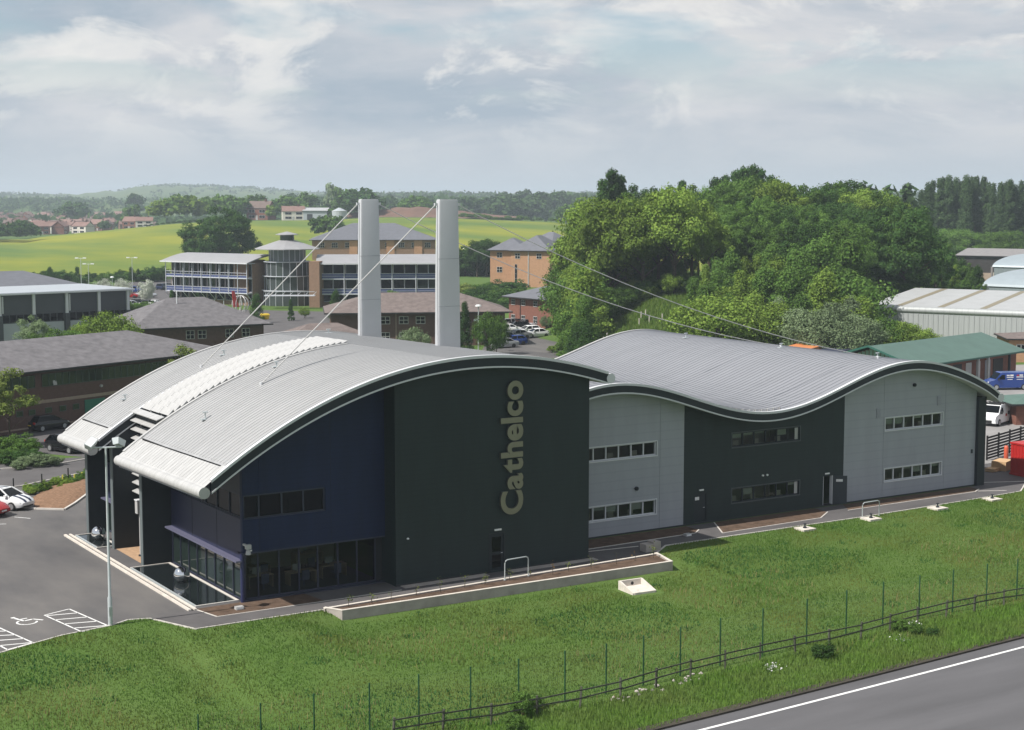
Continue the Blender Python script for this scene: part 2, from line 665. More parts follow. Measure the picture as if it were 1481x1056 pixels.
# tarmac of the forecourt, the roads at the left, the yard at the right
sheet('car_park', [(-70, -14), (-13.8, -3.4), (-10.3, -1.9), (-7.6, -1.4), (-6.5, -0.8), (-5.45, -1.1), (-3.1, -1.0), (-3.1, 21.7), (6, 21.7), (6, 36), (0.5, 40), (-20, 41), (-70, 41)], 0.004, M_ASPH)
sheet('access_road', px_poly([(-120, 728), (60, 703), (132, 688), (160, 660), (60, 664), (0, 672), (-120, 690)]), 0.008, M_ASPH2)
sheet('street', px_poly([(-300, 640), (0, 652), (60, 656), (150, 664), (170, 600), (90, 606), (0, 628), (-300, 690)]), 0.012, M_ASPH2)
sheet('path', [(-4.15, -4.38), (3.2, -4.38), (3.0, -4.5), (26.15, -3.42), (28.2, -1.62), (45, -1.68), (56.2, -1.32), (62.2, -0.98), (63.4, -0.2), (68, 3.0), (78, 9), (61, 9), (62, 2.4), (22.0, 2.4), (22.0, -1.9), (8.7, -1.9), (8.7, 0.2), (-0.1, 0.2), (-2.9, -0.6), (-5.3, -1.15)], 0.016, M_ASPH2)
sheet('entrance_paving', [(-3.05, -0.6), (0.3, -0.6), (1.0, 10), (1.0, 21.7), (-3.05, 21.7)], 0.012, M_ASPH2)
for poly in ([(-2.75, -0.62), (-2.3, -2.7), (3.9, -2.75), (3.6, -0.55), (-0.1, -0.55)],):
    sheet('planting_bed', poly, 0.022, M_EARTH)
for poly in ([(22.2, 2.35), (22.2, 0.1), (32.2, 0.35), (33.0, 1.0), (33.0, 2.35)], [(35.4, 2.35), (33.7, -0.62), (42.6, -0.35), (44.4, 0.9), (44.6, 2.35)], [(47.3, 2.35), (46.2, 0.62), (59.2, 0.75), (60.2, 1.3), (60.4, 2.35)]):
    sheet('planting_bed', poly, 0.022, M_EARTH)


def kerb(name, pts, w, h, m=None, closed=False, z=0.0):
    mb = MB()
    pts = list(pts) + ([pts[0]] if closed else [])
    for a, b in zip(pts, pts[1:]):
        mb.bar((a[0], a[1], z + h / 2 - 0.05), (b[0], b[1], z + h / 2 - 0.05), w, h + 0.1)
    o = mb.build(name, m or M_KERB)
    return tag(o, kind='structure')


sheet('office_forecourt', px_poly([(150, 480), (186, 408), (250, 404), (262, 446), (480, 451), (530, 470), (430, 492)]), 0.010, M_ASPH2)
sheet('small_car_park', px_poly([(690, 520), (716, 472), (800, 465), (850, 496), (815, 518)]), 0.010, M_ASPH)
sheet('far_car_park', px_poly([(650, 398), (655, 384), (706, 384), (760, 390), (752, 397)]), 0.010, M_ASPH2)
kerb('path_edging', [(-13.8, -3.4), (-10.3, -1.9), (-7.6, -1.4), (-6.5, -0.8), (-5.45, -1.12)], 0.09, 0.035)
kerb('path_edging', [(-5.45, -1.16), (-4.15, -4.4), (3.2, -4.42)], 0.09, 0.045)
kerb('path_edging', [(26.0, -3.36), (28.2, -1.64), (45, -1.7), (56.2, -1.34), (62.2, -1.0)], 0.10, 0.05)
kerb('path_edging', [(62.25, -0.98), (63.4, -0.2), (68, 3.0)], 0.10, 0.05)
kerb('path_edging', [(-2.75, -0.70), (-2.33, -2.74), (3.9, -2.80), (8.6, -2.86)], 0.07, 0.04)
kerb('path_edging', [(22.2, 0.06), (32.2, 0.31), (33.02, 1.0)], 0.08, 0.045)
kerb('path_edging', [(35.4, 2.30), (33.68, -0.66), (42.6, -0.40), (44.45, 0.88)], 0.08, 0.045)
kerb('path_edging', [(46.1, 0.55), (59.2, 0.70), (60.3, 1.3)], 0.08, 0.045)
kerb('path_edging', [(59.6, 0.75), (61.6, -0.2)], 0.08, 0.04)
kerb('path_edging', [(62.0, 3.4), (67, 1.2)], 0.08, 0.04)
kerb('path_edging', [(22.0, -2.0), (22.6, -0.4), (26.6, -0.9)], 0.08, 0.045)

# mulch bed at the far end of the forecourt, with its kerb
mb = MB()
mp_ = px_poly([(52, 736), (93, 737), (108, 728), (127, 714), (175, 690), (150, 683), (120, 690), (70, 706), (45, 722)])
c0 = (sum(p[0] for p in mp_) / len(mp_), sum(p[1] for p in mp_) / len(mp_))
tag(MB().add([(p[0], p[1], 0.06) for p in mp_] + [(c0[0], c0[1], 0.5)], [(i, (i + 1) % len(mp_), len(mp_)) for i in range(len(mp_))]).build('mulch_bed', M_MULCH, smooth=True), kind='structure')
kerb('kerb', px_poly([(20, 733), (52, 737), (93, 738), (108, 729), (127, 715), (150, 698)]), 0.16, 0.12)
kerb('kerb', px_poly([(-60, 716), (30, 704), (128, 683)]), 0.12, 0.10)
kerb('kerb', px_poly([(-60, 692), (0, 679), (60, 676), (128, 664)]), 0.12, 0.10)

# parking marks
mk = MB()


def strip(a, b, w):
    a, b = Vector((a[0], a[1], 0)), Vector((b[0], b[1], 0))
    d = (b - a).normalized()
    n = Vector((-d.y, d.x, 0)) * (w / 2)
    mk.add([(p.x, p.y, 0.010) for p in (a - n, b - n, b + n, a + n)], [(0, 1, 2, 3)])


def hatch(q0, q1, q2, q3, n):
    """q0-q1 far side, q3-q2 near side"""
    q = [Vector((p[0], p[1], 0)) for p in (q0, q1, q2, q3)]
    for a, b in zip(q, q[1:] + q[:1]):
        strip(a, b, 0.09)
    for i in range(n):
        t0, t1 = (i + 0.15) / n, (i + 0.95) / n
        strip(q[0].lerp(q[3], t0), q[1].lerp(q[2], t1), 0.11)


hatch((-9.93, 2.48), (-8.44, 3.05), (-7.75, -1.35), (-9.25, -1.75), 4)
hatch((-13.9, 1.3), (-12.6, 1.3), (-11.9, -2.45), (-13.3, -3.0), 4)
hatch((-17.6, 0.0), (-16.3, 0.4), (-15.6, -3.6), (-17.0, -4.0), 4)
strip(G(21, 748), G(44, 750), 0.1)
strip(G(-60, 760), G(9, 758), 0.1)
# wheelchair symbol lying on the bay
wc0, wcx, wcy = G(36, 899), Vector((0.96, 0.26, 0)), Vector((-0.26, 0.96, 0))


def wcp(a, b):
    return wc0 + wcx * a + wcy * b


for i in range(12):
    t0, t1 = math.pi * (0.62 + i * 0.105), math.pi * (0.62 + (i + 1.05) * 0.105)
    strip(wcp(0.5 * math.cos(t0), 0.5 * math.sin(t0) - 0.2), wcp(0.5 * math.cos(t1), 0.5 * math.sin(t1) - 0.2), 0.11)
strip(wcp(-0.05, 0.95), wcp(0.02, 0.10), 0.15)
strip(wcp(0.02, 0.12), wcp(0.55, 0.10), 0.13)
strip(wcp(0.52, 0.14), wcp(0.80, -0.45), 0.12)
strip(wcp(0.0, 0.55), wcp(0.42, 0.5), 0.11)
strip(wcp(-0.16, 1.1), wcp(0.06, 1.1), 0.2)
tag(mk.build('parking_markings', M_PAINT), kind='structure')

# main road at the lower right, its edge line and its verge
ra, rb = Vector((8.96, -26.46, 0)), Vector((33.92, -25.30, 0))
rd = (rb - ra).normalized()
rn = Vector((rd.y, -rd.x, 0))
rm = MB()
rl = MB()
rk = MB()
prev = None
for i in range(-30, 64):
    c = ra + rd * (i * 3.0)
    c.y = float(road_y(c.x))
    row = [(c + rn * 0.0), (c + rn * 9.5), (c + rn * 0.92), (c + rn * 1.10)]
    if prev:
        rm.add([(p.x, p.y, -1.262) for p in (prev[0], prev[1], row[1], row[0])], [(0, 1, 2, 3)])
        rl.add([(p.x, p.y, -1.257) for p in (prev[2], prev[3], row[3], row[2])], [(0, 1, 2, 3)])
        a, b = prev[0], row[0]
        rk.add([(a.x, a.y, -1.262), (b.x, b.y, -1.262), (b.x, b.y, -1.17), (a.x, a.y, -1.17), (a.x - rn.x * .5, a.y - rn.y * .5, -1.14), (b.x - rn.x * .5, b.y - rn.y * .5, -1.14)], [(0, 1, 2, 3), (3, 2, 5, 4)])
    prev = row
tag(rm.build('road', M_ROAD), kind='structure')
tag(rl.build('road_edge_line', M_PAINT), kind='structure')
tag(rk.build('road_verge_edge', mat('verge_soil', (0.05, 0.042, 0.03), 0.95, var=0.4, vs=3)), kind='structure')

# rape field on the rise beyond, and the far pastures
M_RAPE = mat('rape_crop', (0.080, 0.138, 0.030), 0.95, 0, 0.1, vs=0.02, col2=(0.235, 0.235, 0.024), stretch=(0.9, 0.30, 1), detail=4)
M_PAST = mat('pasture', (0.085, 0.14, 0.04), 0.95, 0, 0.1, var=0.3, vs=0.01)
RAPE_OLD = (lambda *a: None)
RAPE_OLD('rape_field', px_poly([(-260, 398), (0, 395), (240, 391), (470, 388), (640, 362), (700, 352), (845, 352), (900, 340), (860, 329), (800, 322), (640, 316), (560, 315), (470, 321), (430, 320), (350, 322), (270, 324), (200, 329), (120, 336), (50, 343), (0, 353), (-260, 372)]), 0.05, M_RAPE)
RAPE_OLD('pasture', px_poly([(560, 313), (640, 312), (860, 318), (960, 312), (960, 306), (800, 309), (640, 308), (560, 309)]), 0.07, M_PAST)

CREST = [(-260, 372), (0, 353), (60, 341), (120, 335), (200, 328), (270, 322), (350, 320), (440, 319), (560, 315), (640, 316), (800, 322), (860, 329), (930, 345), (1000, 380), (1060, 399)]
FD0, FD1, FD2 = 462.0, 850.0, 1130.0


def field_z(px, d):
    """height of the farmland rise in the bearing of photo column px, d metres out"""
    cz = HC - (np.interp(px, [c[0] for c in CREST], [c[1] for c in CREST]) - YH) / FPX * FD1
    cz = np.maximum(cz, 0.2)
    up = sstep(FD0 - 60, FD1, d) * .55 + np.clip((d - FD0) / (FD1 - FD0), 0, 1) * .45
    back = np.where(np.asarray(px) < 235, 1 - sstep(FD1, FD1 + 120, d), 1 - .8 * sstep(FD1 + 60, FD2, d))
    return np.where(d < FD1, np.where(cz < 0, np.clip((d - FD0) / (FD1 - FD0), 0, 1), up) * cz, cz * back)


def polar(name, pxs, ds, zf, m, dz=0.0):
    P, D = np.meshgrid(pxs, ds)
    V = []
    for px, d in zip(P.ravel(), D.ravel()):
        q = AT(px, d)
        V.append((q.x, q.y, float(zf(px, d)) + dz))
    n = len(pxs)
    i, j_ = np.meshgrid(np.arange(n - 1), np.arange(len(ds) - 1))
    a = (j_ * n + i).ravel()
    F = np.stack([a, a + 1, a + 1 + n, a + n], 1)
    me = np_mesh(name, np.array(V), F, m)
    me.polygons.foreach_set('use_smooth', [True] * len(F))
    return tag(link(name, me), kind='structure')


polar('rape_field', np.arange(-260, 1061, 20.0), np.linspace(FD0, FD1 + 4, 14), field_z, M_RAPE, 0.12)
polar('pasture', np.arange(-260, 1061, 20.0), np.linspace(FD1 + 4, FD2, 10), field_z, M_PAST, 0.10)

# ================================================================== MAIN BUILDING (curved twin roof)
RP = np.polyfit([-2.91, -1.41, 0.76, 3.62, 7.83, 10.81, 14.7, 18.77, 23.05], [6.9, 8.02, 9.35, 10.67, 12.12, 12.71, 12.9, 12.41, 11.38], 4)
TILT = -0.0145


def roofz(u, v=-2.7):
    return float(np.polyval(RP, u)) + TILT * (v + 2.7)


V0, V1, V2, V3 = -2.7, 11.0, 16.0, 22.5           # near strip V0-V1, far strip V2-V3
U_SLOT, U_TUBE, U_JOIN, U_END = -1.55, -2.95, 12.3, 23.1
bld = thing('office_building', 'dark blue and dark green building under two silver barrel curved roof strips, with bronze lettering', 'office building')


def us(a, b, n):
    return [a + (b - a) * i / n for i in range(n + 1)]


def arc_sheet(mb, u0, u1, v0, v1, n, zf, dz=0.0, m=0, th=0.0):
    U = us(u0, u1, n)
    for a, b in zip(U, U[1:]):
        mb.add([(a, v0, zf(a, v0) + dz), (b, v0, zf(b, v0) + dz), (b, v1, zf(b, v1) + dz), (a, v1, zf(a, v1) + dz)], [(0, 1, 2, 3)], m)


def ribs(mb, u0, u1, v0, v1, step, n, zf, w=0.05, h=0.055):
    k = max(1, int(round((v1 - v0) / step)))
    U = us(u0, u1, n)
    for i in range(k + 1):
        v = v0 + (v1 - v0) * i / k
        for a, b in zip(U, U[1:]):
            za, zb = zf(a, v), zf(b, v)
            mb.add([(a, v - w / 2, za), (b, v - w / 2, zb), (b, v - w * .3, zb + h), (a, v - w * .3, za + h),
                    (a, v + w * .3, za + h), (b, v + w * .3, zb + h), (b, v + w / 2, zb), (a, v + w / 2, za)], [(0, 1, 2, 3), (3, 2, 5, 4), (4, 5, 6, 7)])


def fascia(mb_f, mb_t, u0, u1, v, n, zf, h=0.55, side=-1):
    """dark band with silver trims along an edge of a curved roof; side -1 faces -y"""
    U = us(u0, u1, n)
    for a, b in zip(U, U[1:]):
        za, zb = zf(a, v), zf(b, v)
        for (mb, t0, t1, out, back) in ((mb_f, -0.06, -h, 0.0, 0.25), (mb_t, 0.10, -0.06, 0.05, 0.22), (mb_t, -h, -h - 0.09, 0.05, 0.25)):
            y0, y1 = v + side * out, v - side * back
            p = [(a, y0, za + t1), (b, y0, zb + t1), (b, y1, zb + t1), (a, y1, za + t1), (a, y0, za + t0), (b, y0, zb + t0), (b, y1, zb + t0), (a, y1, za + t0)]
            mb.add(p, [(3, 2, 1, 0), (4, 5, 6, 7), (0, 1, 5, 4), (2, 3, 7, 6)])


def bullnose(mb, u, z, v0, v1, r, zroof_u, zf, sgn=-1):
    """rounded end of a roof: tube plus closing caps"""
    mb.tube([(u, v0, z + TILT * 0), (u, v1, z + TILT * (v1 - v0))], r, 20)


for (va, vb) in ((V0, V1), (V2, V3)):
    m1 = MB()
    arc_sheet(m1, U_SLOT, U_JOIN, va, vb, 26, roofz)
    m1.build('roof_sheet', M_ROOF, bld, True)
    m2 = MB()
    ribs(m2, U_SLOT + 0.12, U_JOIN, va + 0.55, vb - 0.35, 0.42, 18, roofz, 0.08, 0.05)
    tag(m2.build('roof_seam', M_ROOFSEAM, bld), kind='stuff')
    # eave flap below a dark slot, ending in a bullnose tube
    fl = MB()
    arc_sheet(fl, U_TUBE - 0.05, U_SLOT - 0.10, va, vb, 5, roofz, 0.03)
    ribs(fl, U_TUBE + 0.15, U_SLOT - 0.12, va + 0.5, vb - 0.4, 0.42, 3, lambda u, v: roofz(u, v) + 0.03, 0.03, 0.02)
    fl.build('eave_flap', M_WHITE, bld, True)
    sl = MB()
    sl.box(U_SLOT - 0.11, va + 0.9, roofz(U_SLOT - .05, va) - 0.10, U_SLOT - 0.01, vb - 0.5, roofz(U_SLOT - .05, vb) + 0.075)
    sl.build('eave_slot', M_BLACK, bld)
    for (s0, s1) in ((va, va + 0.9), (vb - 0.5, vb)):
        f2 = MB()
        arc_sheet(f2, U_SLOT - 0.12, U_SLOT + 0.02, s0, s1, 1, roofz, 0.012)
        f2.build('eave_strap', M_WHITE, bld)
    bt = MB()
    zt = roofz(U_TUBE, va) - 0.24
    bt.tube([(U_TUBE + 0.06, va - 0.02, zt), (U_TUBE + 0.06, vb + 0.02, zt + TILT * (vb - va))], 0.31, 24)
    bt.build('eave_tube', M_WHITE, bld, True)
    sf = MB()
    arc_sheet(sf, U_TUBE, U_JOIN, va + 0.2, vb - 0.1, 24, roofz, -0.60)
    sf.build('soffit', M_SILVER, bld, True)
ff, ft = MB(), MB()
fascia(ff, ft, U_TUBE + 0.45, U_END - 0.2, V0, 44, roofz)
ff.build('fascia', M_FASCIA, bld)
ft.build('roof_trim', M_SILVER, bld)
ff, ft = MB(), MB()
fascia(ff, ft, U_TUBE + 0.45, U_JOIN - 0.2, V2, 26, roofz)
ff.build('fascia', M_FASCIA, bld)
ft.build('roof_trim', M_SILVER, bld)
ff, ft = MB(), MB()
fascia(ff, ft, U_TUBE + 0.3, U_END - 0.2, V3, 40, roofz, side=1)
ff.build('fascia', M_FASCIA, bld)
ft.build('roof_trim', M_WHITE, bld)
ff, ft = MB(), MB()
fascia(ff, ft, U_TUBE + 0.3, U_JOIN - 0.1, V1, 26, roofz, side=1)
ff.build('fascia', M_FASCIA, bld)
ft.build('roof_trim', M_WHITE, bld)
# the roof runs on as one sheet past the rooflight
m1 = MB()
arc_sheet(m1, U_JOIN, U_END, V0, V3, 20, roofz)
m1.build('roof_sheet', M_ROOF, bld, True)
m2 = MB()
ribs(m2, U_JOIN, U_END, V0 + 0.55, V3 - 0.35, 0.42, 12, roofz)
tag(m2.build('roof_seam', M_ROOFSEAM, bld), kind='stuff')
sf = MB()
arc_sheet(sf, U_JOIN, U_END, V0 + 0.2, V3 - 0.1, 16, roofz, -0.60)
sf.build('soffit', M_SILVER, bld, True)
bt = MB()
bt.tube([(U_END, V0 - 0.02, roofz(U_END) - 0.26), (U_END, V3 + 0.02, roofz(U_END, V3) - 0.26)], 0.31, 24)
bt.build('verge_tube', M_SILVER, bld, True)

# stepped white louvres of the rooflight in the gap between the strips
NB = 28
LU0, LU1 = 0.25, 12.25
bl = MB()
bl.add([(0, 0, 0.02), (0.42, 0, 0.30), (0.42, 0, 0.20), (0.06, 0, -0.06), (0, 1.52, 0.02), (0.42, 1.52, 0.30), (0.42, 1.52, 0.20), (0.06, 1.52, -0.06)],
       [(0, 1, 2, 3), (7, 6, 5, 4), (0, 4, 5, 1), (1, 5, 6, 2), (2, 6, 7, 3), (3, 7, 4, 0)])
blme = bl.mesh('louvre_blade', M_WHITE)
for i in range(NB):
    a = LU0 + (LU1 - LU0) * i / NB
    b = LU0 + (LU1 - LU0) * (i + 1) / NB
    sl_ = math.atan2(roofz(b, 13) - roofz(a, 13), b - a)
    for k in range(3):
        v = V1 + 0.12 + k * 1.60
        o = link('louvre_blade', blme, bld, (a, v, roofz(a, v) + 0.06))
        o.rotation_euler = (0, -sl_ + 0.28, 0)
rb_ = MB()
arc_sheet(rb_, LU0, LU1, V1 + 0.02, V2 - 0.02, 20, roofz, -0.12)
rb_.build('rooflight_base', M_FASCIA, bld)
hd = MB()
hd.box(LU0 - 0.35, V1 + 0.05, roofz(LU0) - 0.85, LU0 - 0.05, V2 - 0.05, roofz(LU0) - 0.25)
hd.build('rooflight_sill', M_DARKJOINT, bld)


# ---- walls
def wall_y(mb, x0, x1, y, th, zb, zt, holes=(), step=0.8, m=0):
    """wall facing -y from x0 to x1; zb, zt numbers or functions; holes (xa, xb, za, zb)"""
    xs = {x0, x1}
    k = max(1, int((x1 - x0) / step))
    xs.update(x0 + (x1 - x0) * i / k for i in range(k + 1))
    for h in holes:
        xs.update((max(x0, h[0]), min(x1, h[1])))
    xs = sorted(xs)
    fb = zb if callable(zb) else (lambda x: zb)
    ft_ = zt if callable(zt) else (lambda x: zt)
    for a, b in zip(xs, xs[1:]):
        if b - a < 1e-4:
            continue
        c = (a + b) / 2
        cuts = sorted((h[2], h[3]) for h in holes if h[0] <= c <= h[1])
        lo_a, lo_b = fb(a), fb(b)
        for (h0, h1) in cuts:
            mb.hexa([(a, y, lo_a), (b, y, lo_b), (b, y + th, lo_b), (a, y + th, lo_a), (a, y, h0), (b, y, h0), (b, y + th, h0), (a, y + th, h0)], m)
            lo_a = lo_b = h1
        mb.hexa([(a, y, lo_a), (b, y, lo_b), (b, y + th, lo_b), (a, y + th, lo_a), (a, y, ft_(a)), (b, y, ft_(b)), (b, y + th, ft_(b)), (a, y + th, ft_(a))], m)


def wall_x(mb, y0, y1, x, th, zb, zt, holes=(), m=0):
    """wall facing -x"""
    ys = {y0, y1}
    for h in holes:
        ys.update((h[0], h[1]))
    ys = sorted(ys)
    for a, b in zip(ys, ys[1:]):
        c = (a + b) / 2
        lo = zb
        for (h0, h1) in sorted((h[2], h[3]) for h in holes if h[0] <= c <= h[1]):
            mb.box(x, a, lo, x + th, b, h0, m)
            lo = h1
        mb.box(x, a, lo, x + th, b, zt, m)


def window_y(parent, x0, x1, z0, z1, y, n, fm, gm=None, origin=(0, 0, 0), bar=0.06, rows=1, name='window', depth=0.10, widths=None, frame_out=0.02):
    """window facing -y: frame mesh, one pane per light (children of the frame)"""
    fr = MB()
    ya, yb = y - frame_out, y + depth
    fr.box(x0, ya, z0, x1, yb, z0 + bar)
    fr.box(x0, ya, z1 - bar, x1, yb, z1)
    xs = widths or [x0 + (x1 - x0) * i / n for i in range(n + 1)]
    for i, xx in enumerate(xs):
        a = xx if i == 0 else (xx - bar if i == len(xs) - 1 else xx - bar / 2)
        fr.box(a, ya, z0 + bar, a + bar, yb, z1 - bar)
    for r_ in range(1, rows):
        zz = z0 + (z1 - z0) * r_ / rows
        for i in range(len(xs) - 1):
            fr.box(xs[i] + bar, ya, zz - bar / 2, xs[i + 1] - bar / 2 - 0.002, yb, zz + bar / 2)
    f = fr.build(name, fm, parent, origin=origin)
    for i in range(len(xs) - 1):
        a, b = xs[i] + bar * .45, xs[i + 1] - bar * .45
        pn = MB().box(a, y + 0.045 + 0.004 * (i % 2), z0 + bar * .5, b, y + 0.065, z1 - bar * .5)
        pn.build('pane', gm or M_GLASS, f, origin=origin)
    return f


def window_x(parent, y0, y1, z0, z1, x, n, fm, gm=None, bar=0.06, name='window', ys=None):
    fr = MB()
    xa, xb = x - 0.02, x + 0.10
    fr.box(xa, y0, z0, xb, y1, z0 + bar)
    fr.box(xa, y0, z1 - bar, xb, y1, z1)
    ys = ys or [y0 + (y1 - y0) * i / n for i in range(n + 1)]
    for i, yy in enumerate(ys):
        a = yy if i == 0 else (yy - bar if i == len(ys) - 1 else yy - bar / 2)
        fr.box(xa, a, z0 + bar, xb, a + bar, z1 - bar)
    f = fr.build(name, fm, parent)
    for i in range(len(ys) - 1):
        MB().box(x + 0.045, ys[i] + bar * .45, z0 + bar * .5, x + 0.065, ys[i + 1] - bar * .45, z1 - bar * .5).build('pane', gm or M_GLASS, f)
    return f


def under(v):
    return lambda u: roofz(u, v) - 0.58


YB = -0.75                       # face of the navy upper storey
M_NAVYF = mat('navy_frame', (0.022, 0.026, 0.05), 0.45)
bays = [(0.0, 0.98), (1.0, 5.28), (5.30, 8.68)]
WZ0, WZ1 = 4.58, 5.92
for i, (a, b) in enumerate(bays):
    w = MB()
    holes = [(a + 0.02 if i == 0 else a, min(b, 4.95), WZ0, WZ1)] if i < 2 else []
    if i == 0:
        holes = [(0.06, b, WZ0, WZ1)]
    wall_y(w, a, b, YB, 0.3, 2.75, under(YB), holes)
    w.build('wall_panel', M_NAVY, bld)
j = MB()
for x in (0.99, 5.29):
    j.box(x - 0.012, YB + 0.02, 2.76, x + 0.012, YB + 0.2, WZ0 if x < 4 else roofz(x) - 0.7)
j.build('panel_joint', M_DARKJOINT, bld)
window_y(bld, 0.06, 4.95, WZ0, WZ1, YB + 0.10, 4, M_NAVYF, widths=[0.06, 1.0, 2.35, 3.65, 4.95], bar=0.09)
# ground floor glazing, set back below the band
window_y(bld, 0.25, 8.3, 0.06, 2.72, YB + 0.45, 7, M_NAVYF, M_CLEAR, widths=[0.25, 1.05, 2.3, 3.5, 4.65, 5.9, 7.1, 8.3], bar=0.07, rows=1, name='glazed_wall')
lb = MB()
lb.box(0.0, YB + 0.05, 0.0, 8.7, YB + 0.6, 0.06)
lb.build('glazing_sill', M_NAVYF, bld)
cb = MB()
cb.box(0.0, YB + 0.02, 2.66, 8.68, YB + 0.75, 2.75)
cb.build('band_soffit', M_NAVYF, bld)
co = MB()
co.tube([(-0.02, YB + 0.12, 0), (-0.02, YB + 0.12, 2.75)], 0.11, 14)
co.build('column', mat('blue_column', (0.02, 0.024, 0.075), 0.4), bld, True)
dk = MB()
dk.box(8.3, YB + 0.46, 0.0, 8.72, YB + 0.85, 2.72)
dk.build('recess_wall', M_DARKJOINT, bld)
fl0 = MB()
fl0.box(0.12, YB + 0.62, 0.03, 8.6, 5.9, 0.05)
fl0.build('inner_floor', mat('office_carpet', (0.07, 0.07, 0.075), 0.95), bld)
ce0 = MB()
ce0.box(0.12, YB + 0.78, 2.70, 8.6, 5.9, 2.74)
ce0.build('inner_ceiling', mat('office_ceiling', (0.45, 0.45, 0.43), 0.9), bld)
for (dx, dy, dw, dz) in ((1.3, 1.6, 1.5, .74), (3.6, 1.2, 1.7, .74), (5.9, 1.8, 1.6, .74), (2.2, 3.8, 1.4, .74), (5.2, 3.9, 1.8, 1.1)):
    dk0 = MB().box(dx, dy, dz, dx + dw, dy + .75, dz + .04).box(dx + .02, dy + .03, .05, dx + .06, dy + .72, dz).box(dx + dw - .06, dy + .03, .05, dx + dw - .02, dy + .72, dz)
    dk0 = dk0.build('desk', mat('desk_wood', (0.34, 0.26, 0.18), 0.5), bld)
    MB().box(dx + .35, dy + .35, dz + .12, dx + .85, dy + .40, dz + .48).box(dx + .55, dy + .36, dz + .04, dx + .62, dy + .44, dz + .12).build('monitor', mat('monitor_grey', (.25, .25, .26), .5), dk0)
    MB().box(dx + .5, dy - .55, .42, dx + .95, dy - .10, .50).box(dx + .5, dy - .60, .50, dx + .95, dy - .53, 1.0).box(dx + .70, dy - .34, .05, dx + .76, dy - .28, .42).build('chair', mat('chair_blue', (.05, .06, .12), .8), dk0)
bk = MB()
bk.box(0.4, 6.0, 0.0, 8.7, 6.2, 2.7)
bk.build('inner_wall', mat('inner_wall', (0.30, 0.27, 0.22), 0.8), bld)
# dark green end block
w = MB()
wall_y(w, 8.70, 22.0, -2.0, 0.35, 0.0, under(-2.0), [(14.88, 15.95, 0.12, 2.36)])
w.box(8.70, -1.65, 0.0, 9.0, YB + 0.9, roofz(8.7) - 0.6)
w.box(21.7, -1.65, 0.0, 22.0, 21.5, roofz(22) - 0.62)
w.build('end_block_wall', M_GREEN, bld)
tag(MB().box(8.95, -2.62, 0.0, 14.55, -2.06, 0.05).build('paving_strip', M_CONC), kind='structure')
tag(MB().box(16.15, -2.62, 0.0, 22.3, -2.06, 0.05).build('paving_strip', M_CONC), kind='structure')
pl = MB()
pl.box(8.66, -2.04, 0.0, 14.86, -2.0, 0.12)
pl.box(15.97, -2.04, 0.0, 22.02, -2.0, 0.12)
pl.build('plinth_trim', M_DARKJOINT, bld)
# door of the end block
d = MB()
d.box(14.88, -2.03, 0.12, 14.96, -1.85, 2.36)
d.box(15.87, -2.03, 0.12, 15.95, -1.85, 2.36)
d.box(14.96, -2.03, 2.28, 15.87, -1.85, 2.36)
d.box(14.96, -1.96, 0.12, 15.10, -1.90, 2.28)
d.box(15.73, -1.96, 0.12, 15.87, -1.90, 2.28)
for (z0, z1) in ((0.12, 0.28), (1.05, 1.22), (2.12, 2.28)):
    d.box(15.10, -1.96, z0, 15.73, -1.90, z1)
dr = d.build('door', M_FASCIA, bld)
MB().box(15.10, -1.94, 0.28, 15.73, -1.92, 1.05).box(15.10, -1.94, 1.22, 15.73, -1.92, 2.12).build('pane', M_GLASS, dr)
MB().tube([(15.78, -1.98, 1.15), (15.78, -2.04, 1.15), (15.68, -2.04, 1.15)], 0.018, 6).build('handle', M_SILVER, dr)
MB().box(15.25, -2.07, 2.50, 15.70, -2.0, 2.60).build('door_light', M_LAMPW, bld)
ll = MB()
ll.lathe([(0.02, -0.06), (0.07, -0.04), (0.08, 0.0), (0.05, 0.04), (0.01, 0.05)], 12, c=(9.45, -2.07, 2.72))
ll.build('wall_light', M_LAMPW, bld, True)
# left gable end, near half: blue band over glazing, windows above
w = MB()
wall_x(w, YB + 0.3, 10.3, 0.0, 0.3, 2.35, 8.1, [(YB + 0.35, 10.3, WZ0, WZ1)])
w.build('wall_panel', mat('blue_cladding', (0.017, 0.020, 0.052), 0.45, 0, 0.5, var=0.08, vs=1), bld)
window_x(bld, YB + 0.32, 10.3, WZ0, WZ1, 0.10, 6, M_NAVYF, bar=0.08)
lg = MB()
lg.box(-0.42, YB + 0.02, 2.26, 0.0, 10.3, 2.35)
lg.build('ledge', mat('ledge_metal', (0.11, 0.11, 0.17), 0.45, 0.1), bld)
window_x(bld, YB + 0.25, 10.35, 0.05, 2.26, 0.06, 8, M_NAVYF, M_GLASS2, bar=0.07, name='glazed_wall')
jj = MB()
for y in (3.0, 6.8):
    jj.box(-0.012, y - 0.015, 2.36, 0.05, y + 0.015, WZ0)
jj.build('panel_joint', M_DARKJOINT, bld)
# fin walls carrying the roof edges
for (v, x0, dep) in ((10.55, -1.67, 0.38), (15.98, -1.66, 0.40), (21.55, -1.53, 0.40)):
    w = MB()
    wall_y(w, x0, 12.0, v, dep, 0.0, under(v))
    w.build('fin_wall', M_FASCIA, bld)
    e = MB()
    e.box(x0 - 0.05, v - 0.03, 0.0, x0, v + dep + 0.03, roofz(x0, v) - 0.62)
    e.build('fin_edge', mat('fin_edge_grey', (.10, .12, .125), .5), bld)
